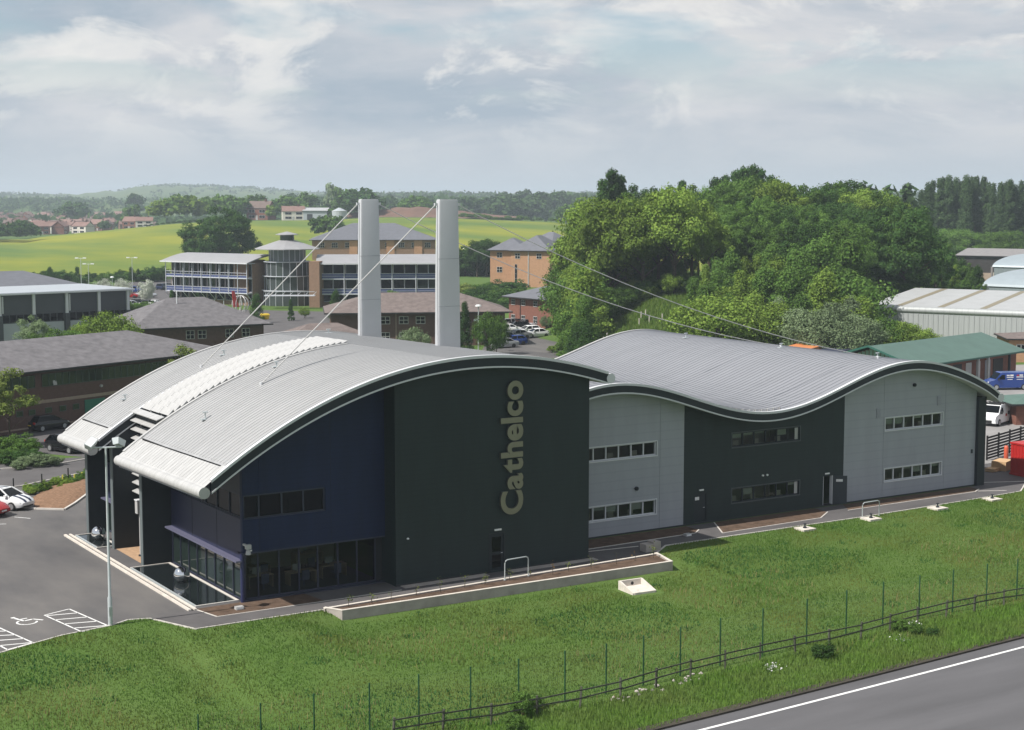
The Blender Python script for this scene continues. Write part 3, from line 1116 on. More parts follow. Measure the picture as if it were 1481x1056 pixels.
# far half of the gable end
w = MB()
wall_x(w, 16.4, 21.5, -0.35, 0.3, 2.35, 7.6, [(16.4, 21.5, WZ0, WZ1)])
w.build('wall_panel', MATS['blue_cladding'], bld)
window_x(bld, 16.4, 21.5, WZ0, WZ1, -0.25, 3, M_NAVYF, bar=0.08)
window_x(bld, 16.4, 21.5, 0.05, 2.26, -0.28, 4, M_NAVYF, M_GLASS2, bar=0.07, name='glazed_wall')
MB().box(-0.75, 16.4, 2.26, -0.35, 21.5, 2.35).build('ledge', MATS['ledge_metal'], bld)
# entrance recess: tall dark glass with louvres before it
window_x(bld, 10.95, 15.97, 0.05, 8.3, 0.9, 4, M_DARKJOINT, M_GLASS, bar=0.09, name='entrance_glazing')
wb = MB()
wb.box(12.4, -1.6, 0, 12.6, 21.5, roofz(12.4) - 0.7)
wb.box(9.0, 21.4, 0, 21.7, 21.5, roofz(22) - 0.7)
wb.build('inner_wall', M_FASCIA, bld)
sbr = MB()
for y in (11.6, 13.5, 15.4):
    sbr.box(-0.02, y - 0.03, 3.6, 0.05, y + 0.03, 8.9)
sh = sbr.build('louvre_screen', M_WHITE, bld)
for k in range(10):
    z = 3.7 + k * 0.56
    MB().hexa([(-0.50, 11.05, z - 0.10), (-0.02, 11.05, z + 0.06), (-0.02, 15.9, z + 0.06), (-0.50, 15.9, z - 0.10),
               (-0.50, 11.05, z - 0.05), (-0.02, 11.05, z + 0.11), (-0.02, 15.9, z + 0.11), (-0.50, 15.9, z - 0.05)]).build('louvre_blade', M_WHITE, sh)
# security lamp and small fittings on the blue corner
sc_ = MB()
sc_.box(-0.02, YB - 0.62, 3.20, 0.10, YB, 3.30)
sc_.box(-0.12, YB - 0.80, 3.12, 0.16, YB - 0.55, 3.36)
sc_.lathe([(0.16, -0.30), (0.12, -0.12), (0.05, 0.0)], 10, c=(0.02, YB - 0.68, 3.12))
sc_.build('security_lamp', M_WHITE, bld)
MB().box(0.35, YB - 0.06, 2.82, 0.50, YB, 2.90).build('small_lamp', M_LAMPW, bld)

# ---- letters, reading upwards
LT0, LT1 = 3.40, 11.32            # foot of the word, top of the word
LBASE, LCAP = 17.12, 15.55        # baseline and cap line along x
fnt = bpy.data.curves.new('lettering', 'FONT')
M_LET = [M_GOLD, M_GOLDS]
word = "Cathelco"


def glyph(ch, off):
    c = bpy.data.curves.new('glyph', 'FONT')
    c.body = ch
    c.size = 1.0
    c.offset = off
    c.extrude = 0.0
    c.resolution_u = 6
    c.fill_mode = 'FRONT'
    o = bpy.data.objects.new('glyph', c)
    COL.objects.link(o)
    dg = bpy.context.evaluated_depsgraph_get()
    me = bpy.data.meshes.new_from_object(o.evaluated_get(dg))
    bpy.data.objects.remove(o)
    co_ = np.array([v.co[:] for v in me.vertices])
    fs = [tuple(p.vertices) for p in me.polygons]
    bpy.data.meshes.remove(me)
    bpy.data.curves.remove(c)
    return co_, fs


gl = [glyph(ch, 0.034) for ch in word]
caph = gl[0][0][:, 1].max() - gl[0][0][:, 1].min()
xh = gl[1][0][:, 1].min()
adv, gap = [], 0.035
pos = 0.0
for co_, fs in gl:
    adv.append(pos - co_[:, 0].min())
    pos += co_[:, 0].max() - co_[:, 0].min() + gap
sx = (LT1 - LT0) / (pos - gap)
sy = (LBASE - LCAP) / caph
y0g = gl[0][0][:, 1].min()
import bmesh
for (co_, fs), ad in zip(gl, adv):
    bm = bmesh.new()
    vv = [bm.verts.new((LBASE - (p[1] - y0g) * sy, 0.0, LT0 + (p[0] + ad) * sx)) for p in co_]
    for f in fs:
        try:
            bm.faces.new([vv[i] for i in f])
        except ValueError:
            pass
    bmesh.ops.remove_doubles(bm, verts=bm.verts, dist=1e-4)
    front = list(bm.faces)
    ret = bmesh.ops.extrude_face_region(bm, geom=front)
    newf = [g for g in ret['geom'] if isinstance(g, bmesh.types.BMFace)]
    for vtx in [g for g in ret['geom'] if isinstance(g, bmesh.types.BMVert)]:
        vtx.co.y -= 0.16
    bmesh.ops.recalc_face_normals(bm, faces=bm.faces)
    for f in bm.faces:
        f.material_index = 0 if abs(f.normal.y) > 0.9 else 1
    me = bpy.data.meshes.new('letter')
    bm.to_mesh(me)
    bm.free()
    for x in M_LET:
        me.materials.append(x)
    lo = link('letter', me, bld, (0, -2.06, 0))

# ---- the two masts and their stays
MASTS = [(17.2, 6.8), (17.2, 17.6)]
for i, (mx_, my_) in enumerate(MASTS):
    zb_ = roofz(mx_, my_) - 0.3
    mb = MB()
    rows = []
    K = 20
    for (z, w_, d_) in ((zb_, 0.82, 0.27), (zb_ + 4.6, 0.785, 0.255), (21.75, 0.70, 0.22), (21.85, 0.66, 0.19)):
        ring = []
        for k in range(K):
            t = 2 * math.pi * k / K
            c_, s_ = math.cos(t), math.sin(t)
            ring.append((mx_ + w_ * math.copysign(abs(c_) ** 0.16, c_), my_ + d_ * math.copysign(abs(s_) ** 0.30, s_), z))
        rows.append(ring)
    mb.add([p for r_ in rows for p in r_], [(a * K + k, a * K + (k + 1) % K, (a + 1) * K + (k + 1) % K, (a + 1) * K + k) for a in range(3) for k in range(K)] + [tuple(range(3 * K, 4 * K))])
    t = thing('mast', ('tall pale grey tapered slab mast on the curved roof, nearer the front edge' if i == 0 else 'tall pale grey tapered slab mast on the curved roof, behind the other mast'), 'mast', (mx_, my_, zb_), group='masts standing on the curved roof')
    mb.build('shaft', mat('mast_paint', (0.45, 0.46, 0.48), 0.42, 0.15, 0.5, var=0.05, vs=1), t, True, origin=t.location)
    jt = MB()
    for z in (zb_ + 2.9, zb_ + 5.9):
        jt.tube([(mx_ - 0.785, my_ - 0.20, z), (mx_ - 0.72, my_ - 0.262, z), (mx_ + 0.72, my_ - 0.262, z), (mx_ + 0.785, my_ - 0.2, z)], 0.012, 5)
    jt.build('joint', M_GREYJOINT, t, origin=t.location)
    br = MB()
    for s in (-1, 1):
        br.box(mx_ + s * 0.78 - 0.14, my_ - 0.05, 21.45, mx_ + s * 0.78 + 0.14, my_ + 0.05, 21.62)
    br.build('bracket', M_SILVER, t, origin=t.location)


def roof_hit(px, py, zf, z0=8.0):
    z = z0
    for _ in range(60):
        p = G(px, py, z)
        z = 0.7 * z + 0.3 * min(14, max(5, zf(p.x, p.y)))
    return G(px, py, z)


LP_, LZ_ = [24.43, 27.05, 29.73, 31.57, 33.43, 35.33, 37.3, 39.28, 41.3, 43.72, 46.65, 48.55, 50.47, 52.44, 54.86, 57.56, 59.71, 61.47, 62.59], [9.86, 10.02, 9.68, 9.2, 8.55, 7.95, 7.55, 7.37, 7.41, 7.80, 8.68, 9.37, 9.83, 10.0, 9.88, 9.36, 8.57, 7.72, 7.07]
WPF = np.polyfit([18, 20, 22] + LP_, [6.6, 8.0, 9.1] + LZ_, 9)


def wavez(u, v=1.5):
    return float(np.polyval(WPF, u))


def stay(a, b, r, sag, label):
    a, b = Vector(a), Vector(b)
    pts = []
    for i in range(15):
        t = i / 14
        p = a.lerp(b, t)
        p.z -= sag * 4 * t * (1 - t)
        pts.append(p)
    t0 = thing('stay_cable', label, 'cable', b, group='stay cables of the masts')
    MB().tube(pts, r, 8).build('rod', M_WHITE, t0, True, origin=b)
    ck = MB()
    ck.tube([b + Vector((0, 0, -0.12)), b + Vector((0, 0, 0.12))], 0.09, 8)
    ck.build('anchor_cleat', M_SILVER, t0, origin=b)


pL = roof_hit(276, 529, roofz, 11)
pR = roof_hit(373, 556, roofz, 11)
stay((16.35, 17.6, 21.5), (pL.x, 17.6, roofz(pL.x, 17.6) + 0.05), 0.038, 0.0, 'white stay rod from the rear mast down to the rear roof strip')
stay((16.35, 6.8, 21.5), (pR.x, 6.8, roofz(pR.x, 6.8) + 0.05), 0.038, 0.0, 'white stay rod from the front mast down to the front roof strip')
stay((18.0, 17.6, 21.5), (53.0, 15.6, wavez(53) + 0.05), 0.028, 1.3, 'thin stay cable from the rear mast to the wavy workshop roof')
stay((18.0, 6.8, 21.5), (53.0, 4.9, wavez(53) + 0.05), 0.028, 1.3, 'thin stay cable from the front mast to the wavy workshop roof')

# ================================================================== WAVE-ROOFED WORKSHOP
WY = 2.6
RV0, RV1 = 1.5, 34.5
shop = thing('workshop_building', 'long workshop with a silver wave shaped roof over pale grey and dark green walls', 'workshop', (42, WY, 0))
SO = shop.location
UW0, UW1 = 22.05, 62.6
m1 = MB()
arc_sheet(m1, UW0, UW1, RV0, RV1, 56, wavez)
m1.build('roof_sheet', M_ROOF2, shop, True, SO)
m2 = MB()
ribs(m2, UW0, UW1, RV0 + 0.45, RV1 - 0.3, 0.50, 40, wavez, 0.05, 0.035)
tag(m2.build('roof_seam', mat('seam_metal_dark', (0.265, 0.272, 0.295), 0.45, 0.3), shop, origin=SO), kind='stuff')
ff, ft = MB(), MB()
fascia(ff, ft, UW0, UW1 - 0.1, RV0, 70, wavez, h=0.50)
ff.build('fascia', M_FASCIA, shop, origin=SO)
ft.build('roof_trim', M_SILVER, shop, origin=SO)
ff, ft = MB(), MB()
fascia(ff, ft, 40, UW1 - 0.1, RV1, 40, wavez, h=0.50, side=1)
ff.build('fascia', M_FASCIA, shop, origin=SO)
ft.build('roof_trim', M_WHITE, shop, origin=SO)
sf = MB()
arc_sheet(sf, UW0, UW1, RV0 + 0.2, RV1, 50, wavez, -0.55)
sf.build('soffit', M_SILVER, shop, True, SO)
bt = MB()
bt.tube([(UW1 + 0.05, RV0 - 0.03, wavez(UW1) - 0.24), (UW1 + 0.05, RV1, wavez(UW1) - 0.24)], 0.33, 20)
bt.build('verge_tube', M_SILVER, shop, True, SO)


def wunder(u):
    return wavez(u) - 0.54


SHW = [(24.60, 30.66, 5.03, 5.95, 'g'), (24.60, 30.66, 1.10, 2.05, 'g'), (37.13, 43.28, 4.99, 5.96, 'd'), (37.18, 43.32, 1.13, 2.12, 'd'),
       (51.62, 57.56, 5.00, 5.93, 'g'), (51.66, 57.56, 1.22, 2.17, 'g')]
DOORS = [(33.86, 34.98, 0.10, 2.12), (45.60, 46.55, 0.10, 2.18)]
for (a, b, m) in ((22.02, 30.94, M_GREY), (30.96, 32.97, M_GREY), (32.99, 47.52, M_GREEN), (47.54, 51.44, M_GREY), (51.46, 57.84, M_GREY), (57.86, 61.22, M_GREY)):
    w = MB()
    hs = [(max(a, h[0]), min(b, h[1]), h[2], h[3]) for h in SHW if h[0] < b and h[1] > a] + [d_ for d_ in DOORS if a < d_[0] < b]
    wall_y(w, a, b, WY, 0.3, 0.10, wunder, hs, 0.7)
    w.build('wall_panel', m, shop, origin=SO)
w = MB()
w.box(61.24, WY - 0.25, 0.0, 62.05, RV1 - 1.5, wavez(62) - 0.62)
w.build('end_pier', M_FASCIA, shop, origin=SO)
w = MB()
wall_y(w, 22.0, 61.2, WY + 0.32, 0.05, 0.0, lambda u: wavez(u) - 0.6, SHW + DOORS, 0.8)
w.build('backing', M_GREYJOINT, shop, origin=SO)
w = MB()
w.box(22.0, WY - 0.02, 0.0, 61.22, WY + 0.3, 0.10)
w.build('plinth', M_DARKJOINT, shop, origin=SO)
w = MB()
wall_y(w, 40.0, 62.0, RV1 - 1.6, 0.3, 0.0, wunder)
w.build('rear_wall', M_GREY, shop, origin=SO)
for i, (a, b, z0, z1, k) in enumerate(SHW):
    f = window_y(shop, a, b, z0, z1, WY + 0.10, 6, M_SILVER if k == 'g' else M_FASCIA, M_CLEAR, SO, 0.075)
    for q in range(6):
        if random.random() < .45:
            x0_, x1_ = a + (b - a) * q / 6 + .06, a + (b - a) * (q + 1) / 6 - .06
            MB().box(x0_, WY + 0.22, z1 - random.uniform(.2, .55), x1_, WY + 0.24, z1 - .05).build('blind', mat('slat_blind', (.34, .34, .32), .8), f, origin=SO)
    s = MB()
    s.box(a - 0.07, WY - 0.05, z0 - 0.07, b + 0.07, WY + 0.05, z0 - 0.002)
    s.box(a - 0.07, WY - 0.03, z1 + 0.002, b + 0.07, WY + 0.05, z1 + 0.06)
    s.box(a - 0.07, WY - 0.03, z0, a - 0.002, WY + 0.05, z1)
    s.box(b + 0.002, WY - 0.03, z0, b + 0.07, WY + 0.05, z1)
    s.build('sill', M_SILVER if k == 'g' else mat('dull_sill', (.06, .07, .075), .6), f, origin=SO)
    MB().box(a + 0.1, WY + 3.0, z0 - 0.9, b - 0.1, WY + 3.05, z1 + 0.3).build('room_wall', MATS['inner_wall'], f, origin=SO)
    MB().box(a + 0.1, WY + .4, z0 - 0.95, b - 0.1, WY + 3.0, z0 - .9).build('room_floor', MATS['office_carpet'], f, origin=SO)
    for q in range(3):
        xx = a + .5 + q * 1.9 + random.uniform(-.2, .4)
        MB().box(xx, WY + .7, z0 - .2, xx + 1.0, WY + 1.3, z0 - .12).box(xx + .2, WY + .9, z0 - .10, xx + .65, WY + .95, z0 + .28).build('desk', mat('desk_pale', (.42, .38, .32), .6), f, origin=SO)
    if k == 'd':
        MB().box(b - 0.36, WY + 0.115, z0 + 0.06, b - 0.07, WY + 0.135, z1 - 0.06).build('blind', M_WHITE, f, origin=SO)
# shut door with a notice, then the door standing open
d = MB()
d.box(33.86, WY + 0.02, 0.10, 33.94, WY + 0.15, 2.12)
d.box(34.90, WY + 0.02, 0.10, 34.98, WY + 0.15, 2.12)
d.box(33.94, WY + 0.02, 2.04, 34.90, WY + 0.15, 2.12)
d.box(33.94, WY + 0.08, 0.10, 34.90, WY + 0.12, 2.04)
dr = d.build('door', M_FASCIA, shop, origin=SO)
MB().box(34.02, WY + 0.06, 1.62, 34.36, WY + 0.078, 1.84).build('notice', M_PAINT, dr, origin=SO)
MB().tube([(34.80, WY + 0.07, 1.08), (34.80, WY + 0.02, 1.08), (34.68, WY + 0.02, 1.08)], 0.018, 6).build('handle', M_SILVER, dr, origin=SO)
MB().box(34.30, WY - 0.07, 2.26, 34.66, WY, 2.36).build('door_light', M_LAMPW, shop, origin=SO)
MB().box(45.75, WY - 0.07, 2.32, 46.15, WY, 2.42).build('door_light', M_LAMPW, shop, origin=SO)
d = MB()
d.box(45.60, WY + 0.02, 0.10, 45.66, WY + 0.28, 2.18)
d.box(46.49, WY + 0.02, 0.10, 46.55, WY + 0.28, 2.18)
fr = d.build('door_frame', M_SILVER, shop, origin=SO)
MB().box(45.2, WY + 2.2, 0.0, 47.4, WY + 2.3, 2.6).build('inner_wall', M_DARKJOINT, shop, origin=SO)
d = MB()
d.hexa([(46.56, WY - 0.03, 0.12), (47.40, WY - 0.55, 0.12), (47.43, WY - 0.50, 0.12), (46.59, WY + 0.0, 0.12), (46.56, WY - 0.03, 2.14), (47.40, WY - 0.55, 2.14), (47.43, WY - 0.50, 2.14), (46.59, WY + 0.0, 2.14)])
dl = d.build('open_door_leaf', mat('door_navy', (0.018, 0.026, 0.035), 0.5), shop, origin=SO)
MB().hexa([(46.72, WY - 0.145, 1.72), (47.12, WY - 0.393, 1.72), (47.125, WY - 0.38, 1.72), (46.725, WY - 0.13, 1.72), (46.72, WY - 0.145, 1.90), (47.12, WY - 0.393, 1.90), (47.125, WY - 0.38, 1.90), (46.725, WY - 0.13, 1.90)]).build('notice', M_PAINT, dl, origin=SO)
for (x, z) in ((50.87, 6.34), (57.13, 6.85)):
    v = MB()
    v.box(x - 0.20, WY - 0.04, z - 0.36, x + 0.20, WY, z + 0.36)
    for k in range(6):
        v.box(x - 0.17, WY - 0.06, z - 0.32 + k * 0.11, x + 0.17, WY - 0.04, z - 0.26 + k * 0.11)
    v.build('vent', mat('vent_grey', (0.27, 0.28, 0.31), 0.6), shop, origin=SO)
for (x, z) in ((54.46, 8.2), (29.0, 2.95)):
    v = MB()
    v.tube([(x, WY, z), (x, WY - 0.14, z)], 0.13, 14)
    v.tube([(x, WY - 0.14, z), (x, WY - 0.18, z)], 0.09, 14)
    v.build('round_lamp', M_FASCIA, shop, True, SO)
for x in (39.9, 40.3):
    MB().tube([(x, WY, 2.8), (x, WY - 0.10, 2.8)], 0.07, 10).build('wall_light', M_LAMPW, shop, True, SO)
MB().box(60.75, WY - 0.08, 2.55, 60.88, WY, 2.85).build('alarm_box', M_FASCIA, shop, origin=SO)
# snow guard rail by the trough of the roof
sgd = MB()
for k in range(11):
    u = 35.6 + k * 0.55
    sgd.box(u - 0.03, RV0 + 0.75, wavez(u), u + 0.03, RV0 + 0.95, wavez(u) + 0.16)
for a, b in zip(us(35.6, 41.1, 10), us(35.6, 41.1, 10)[1:]):
    sgd.bar((a, RV0 + 0.85, wavez(a) + 0.14), (b, RV0 + 0.85, wavez(b) + 0.14), 0.09, 0.05)
sgd.build('snow_guard', M_WHITE, shop, origin=SO)

# roof safety posts
for (px, py, big, where, zf, z0) in ((297, 607, 1.3, 'low on the front roof strip above its eave slot', roofz, 9), (400, 531, 1.0, 'on the front roof strip beside the white louvres', roofz, 11),
                                     (324, 514, 1.0, 'on the rear roof strip beyond the white louvres', roofz, 11), (475, 482, 0.8, 'on the rear roof strip left of the rear mast', roofz, 12),
                                     (562, 488, 1.1, 'on the roof between the two masts', roofz, 12), (181, 578, 0.9, 'at the low end of the white louvres', roofz, 9),
                                     (992, 489, 1.2, 'tall on the back edge of the wavy roof', wavez, 10), (1130, 503, 1.0, 'on the right hump of the wavy roof where a cable lands', wavez, 10), (1269, 517, 1.0, 'on the right hump of the wavy roof near its front', wavez, 10)):
    p = roof_hit(px, py, zf, z0)
    zr = zf(p.x, p.y)
    t = thing('roof_anchor', 'small steel safety anchor ' + where, 'roof anchor', (p.x, p.y, zr), group='safety anchors on the roofs')
    MB().box(-0.28, -0.16, 0.0, 0.28, 0.16, 0.05).build('base_plate', M_GALV, t)
    MB().tube([(0, 0, 0.0), (0, 0, 0.34 * big)], 0.045, 8).tube([(-0.16, 0, 0.34 * big), (0.16, 0, 0.34 * big)], 0.04, 8).build('post', M_GALV, t)

# ================================================================== FORECOURT FURNITURE
# reflecting pools with steel balls
def pool(x0, x1, y0, y1, where, balls):
    t = thing('reflecting_pool', 'shallow dark reflecting pool with a stone rim ' + where, 'pool', (x0, y0, 0), group='pools at the gable end')
    MB().box(0.05, 0.05, -0.02, x1 - x0 - 0.05, y1 - y0 - 0.05, 0.075).build('water', M_WATER, t)
    for (a, b, c, d_) in ((0, 0, x1 - x0, 0.10), (0, y1 - y0 - 0.10, x1 - x0, y1 - y0), (0, 0.102, 0.10, y1 - y0 - 0.102), (x1 - x0 - 0.14, 0.102, x1 - x0, y1 - y0 - 0.102)):
        MB().box(a, b, -0.02, c, d_, 0.11).build('rim', M_GALV if c < 0.2 else M_KERB, t)
    for (bx, by, lab) in balls:
        s = thing('steel_ball', lab, 'sculpture', (bx, by, 0.05), group='mirror balls in the pools')
        pr = [(0.46 * math.cos(a), 0.46 * math.sin(a)) for a in us(-math.pi / 2, math.pi / 2, 20)]
        MB().lathe([(max(r_, 0.001), z_ + 0.46) for r_, z_ in pr], 32).build('ball', M_CHROME, s, True)
        MB().tube([(0, 0, -0.03), (0, 0, 0.06)], 0.16, 16).build('foot', M_SILVER, s)


pool(-2.62, -0.12, -0.35, 10.3, 'beside the glazed near corner', [(-1.25, 5.35, 'polished steel ball standing in the near pool')])
pool(-2.62, -1.4 + 0.2, 16.6, 21.1, 'at the far half of the gable end', [(-1.75, 18.95, 'polished steel ball standing in the far pool')])
for (x, w_) in ((-3.12, 0.17), (-2.80, 0.14)):
    kerb('pool_kerb', [(x, -0.85), (x, 21.65)], w_, 0.10, M_CONCL)
gt = MB()
gt.box(-3.02, -0.8, 0.0, -2.88, 21.6, 0.03)
tag(gt.build('drain_channel', M_BLACK), kind='structure')
tag(MB().sheet([(-1.6, 10.95), (0.85, 10.95), (0.85, 15.95), (-1.6, 15.95)], 0.028).build('entrance_mat', mat('coir_mat', (0.42, 0.27, 0.16), 0.95, var=0.3, vs=4)), 'tan coir matting in the entrance recess', 'mat')

# pole-mounted box by the entrance
t = thing('entry_post', 'slim white post with a pale box on top beside the entrance fin wall', 'post', (-0.95, 13.2, 0))
MB().tube([(0, 0, 0), (0, 0, 2.7)], 0.055, 10).build('pole', M_WHITE, t, True)
MB().tube([(0, 0, 0), (0, 0, 0.12)], 0.14, 12).build('base', M_FASCIA, t)
MB().box(-0.22, -0.22, 2.7, 0.22, 0.22, 3.5).build('box', M_WHITE, t)
MB().box(-0.26, -0.26, 3.5, 0.26, 0.26, 3.56).build('cap', M_SILVER, t)

# floodlight column
t = thing('lamp_post', 'tall grey lamp post with two floodlights in front of the gable end', 'lamp post', (-7.6, -1.3, 0))
MB().tube([(0, 0, 0), (0, 0, 1.45), (0, 0, 1.55), (0, 0, 9.25)], [0.12, 0.115, 0.075, 0.05], 14).build('column', M_GALV, t, True)
MB().box(-0.09, -0.135, 0.5, 0.09, -0.115, 1.0).build('hatch', M_GALV, t)
MB().tube([(-0.75, 0.35, 9.28), (0.75, -0.25, 9.28)], 0.045, 8).build('crossarm', M_GALV, t)
for (x, y, ry, rx) in ((-0.68, 0.32, -0.5, 0.5), (0.62, -0.2, 0.45, -0.25)):
    f = MB()
    f.hexa([(-0.28, -0.16, 0.0), (0.28, -0.16, 0.0), (0.28, 0.16, 0.0), (-0.28, 0.16, 0.0), (-0.34, -0.20, 0.34), (0.34, -0.20, 0.34), (0.34, 0.20, 0.34), (-0.34, 0.20, 0.34)])
    o = f.build('floodlight', M_GALV, t)
    o.location = (x, y, 9.36)
    o.rotation_euler = (rx, ry, 0.6)
    l = MB().box(-0.30, -0.17, 0.335, 0.30, 0.17, 0.35).build('lens', M_LAMPW, o)
    MB().tube([(0, 0, -0.10), (0, 0, 0.02)], 0.04, 6).build('yoke', M_GALV, o)

# concrete planter at the foot of the green wall
t = thing('planter', 'long low concrete planter of bare soil below the dark green wall', 'planter', (3.1, -5.6, 0))
po = t.location
A0, A1, A2, A3 = (2.98, -4.50), (3.55, -5.60), (25.5, -5.85), (26.15, -3.45)
for (a, b) in ((A0, A1), (A1, A2), (A2, A3), (A3, A0)):
    a_, b_ = Vector((*a, 0)), Vector((*b, 0))
    dd = (b_ - a_).normalized()
    nn = Vector((-dd.y, dd.x, 0)) * 0.16
    z1 = 0.15 if not (a == A3) else 0.12
    h = MB()
    h.hexa([(a_.x, a_.y, -1.2), (b_.x, b_.y, -1.2), (b_.x + nn.x, b_.y + nn.y, -1.2), (a_.x + nn.x, a_.y + nn.y, -1.2), (a_.x, a_.y, z1), (b_.x, b_.y, z1), (b_.x + nn.x, b_.y + nn.y, z1), (a_.x + nn.x, a_.y + nn.y, z1)])
    h.build('wall', M_CONC, t, origin=po)
    c = MB()
    e = dd * 0.02
    c.hexa([(a_.x - nn.x * .1, a_.y - nn.y * .1, z1 + .002), (b_.x - nn.x * .1, b_.y - nn.y * .1, z1 + .002), (b_.x + nn.x * 1.1, b_.y + nn.y * 1.1, z1 + .002), (a_.x + nn.x * 1.1, a_.y + nn.y * 1.1, z1 + .002),
            (a_.x - nn.x * .1, a_.y - nn.y * .1, z1 + .03), (b_.x - nn.x * .1, b_.y - nn.y * .1, z1 + .03 + 0.0007), (b_.x + nn.x * 1.1, b_.y + nn.y * 1.1, z1 + .03), (a_.x + nn.x * 1.1, a_.y + nn.y * 1.1, z1 + .03 + 0.0007)])
    c.build('coping', M_CONCL, t, origin=po)
MB().sheet([A0, A1, A2, A3], 0.06).build('soil', M_EARTH, t, origin=po)
# whips planted in it
LEAFG = leafmat('sapling_leaf', (0.10, 0.15, 0.035), (0.17, 0.20, 0.06))
LEAFB = leafmat('dry_leaf', (0.20, 0.12, 0.05), (0.26, 0.18, 0.08))


def leafquads(c, n, sp, size, rg):
    """little leaf cards about a centre"""
    P = rg.normal(0, 1, (n, 3)) * sp + np.asarray(c)
    a = rg.normal(0, 1, (n, 3))
    a /= np.linalg.norm(a, axis=1)[:, None]
    b = np.cross(a, rg.normal(0, 1, (n, 3)))
    b /= np.linalg.norm(b, axis=1)[:, None]
    s = size * rg.uniform(0.6, 1.3, (n, 1))
    V = np.stack([P - a * s, P + b * s * 0.6, P + a * s, P - b * s * 0.6], 1).reshape(-1, 3)
    return V


for i in range(15):
    f_ = i / 14
    y = -4.75 + 0.55 * f_ + random.uniform(-.1, .1)
    x = 4.3 + 20.9 * f_ + random.uniform(-.3, .3)
    h = random.uniform(0.5, 0.95)
    t = thing('sapling', 'thin young shrub planted in the long concrete planter', 'sapling', (x, y, 0.06), group='young shrubs in the planter')
    st = MB().tube([(0, 0, 0), (random.uniform(-.06, .06), 0, h * 0.5), (random.uniform(-.1, .1), random.uniform(-.1, .1), h)], [0.02, 0.015, 0.006], 5)
    st.build('stem', M_BARK, t)
    n = random.choice([8, 14, 22, 30])
    V = leafquads((0, 0, h * 0.7), n, (0.10, 0.10, h * 0.2), 0.055, RNG)
    link('leaves', np_mesh('leaves', V, np.arange(len(V)).reshape(-1, 4), LEAFB if i in (9, 13) else LEAFG), t)


def hoop(a, b, h, label):
    t = thing('hoop_rail', label, 'rail', (a[0], a[1], a[2]), group='galvanised hoop rails')
    d_ = Vector((b[0] - a[0], b[1] - a[1], b[2] - a[2]))
    u = d_.normalized()
    pts = [Vector((0, 0, -0.1)), Vector((0, 0, h - 0.18)), u * 0.05 + Vector((0, 0, h - 0.06)), u * 0.18 + Vector((0, 0, h)), d_ - u * 0.18 + Vector((0, 0, h)), d_ - u * 0.05 + Vector((0, 0, h - 0.06)), d_ + Vector((0, 0, h - 0.18)), d_ + Vector((0, 0, -0.1))]
    MB().tube(pts, 0.035, 10).build('bent_tube', M_GALV, t, True)
    for q in (Vector((0, 0, 0)), d_):
        MB().tube([q + Vector((0, 0, -.02)), q + Vector((0, 0, 0.03))], 0.08, 10).build('foot_flange', M_GALV, t)


hoop((14.6, -4.2, 0.1), (16.3, -4.05, 0.1), 1.15, 'bent galvanised hoop rail at the planter before the green wall door')
hoop((44.9, -2.05, 0.0), (46.6, -1.95, 0.0), 1.1, 'bent galvanised hoop rail by the open workshop door')

# inspection slabs with black stubs along the path
for (x, y, w) in ((39.1, -2.63, 'below the dark green workshop wall'), (45.23, -2.55, 'at the foot of the hoop rail'), (51.93, -2.35, 'third along the path edge'), (57.86, -2.1, 'farthest along the path edge')):
    z = float(ter(x, y))
    t = thing('cover_slab', 'pale square concrete slab with a black stub, ' + w, 'slab', (x, y, z), group='concrete slabs beside the path')
    MB().box(-0.55, -0.5, -0.1, 0.55, 0.5, 0.12).build('slab', M_CONCL, t)
    MB().lathe([(0.14, 0.12), (0.12, 0.2), (0.05, 0.24), (0.05, 0.36), (0.10, 0.38), (0.10, 0.42)], 12).build('stub', M_FASCIA, t)
for (x, y, w) in ((-0.75, -1.9, 'in the bare bed at the glazed corner'), (31.2, -0.1, 'in the bare bed near the shut door')):
    t = thing('floodlight_box', 'small white ground light ' + w, 'ground light', (x, y, 0.02), group='small ground lights')
    MB().box(-0.22, -0.16, 0, 0.22, 0.16, 0.16).build('housing', M_WHITE, t)
    MB().box(-0.18, -0.175, 0.03, 0.18, -0.16, 0.13).build('lens', M_LAMPW, t)
t = thing('rubble_block', 'rough grey concrete block at the path corner beyond the planter', 'block', (26.5, -2.3, 0))
tb = MB()
for (a, b, c, d_, e) in ((-0.55, -0.3, 0.0, 0.35, 0.5), (0.0, -0.35, 0.55, 0.3, 0.62), (-0.2, 0.1, 0.5, 0.5, 0.42)):
    tb.box(a, b, -0.1, c if c > a else a + 0.5, d_, e)
tb.build('block', M_CONC, t)
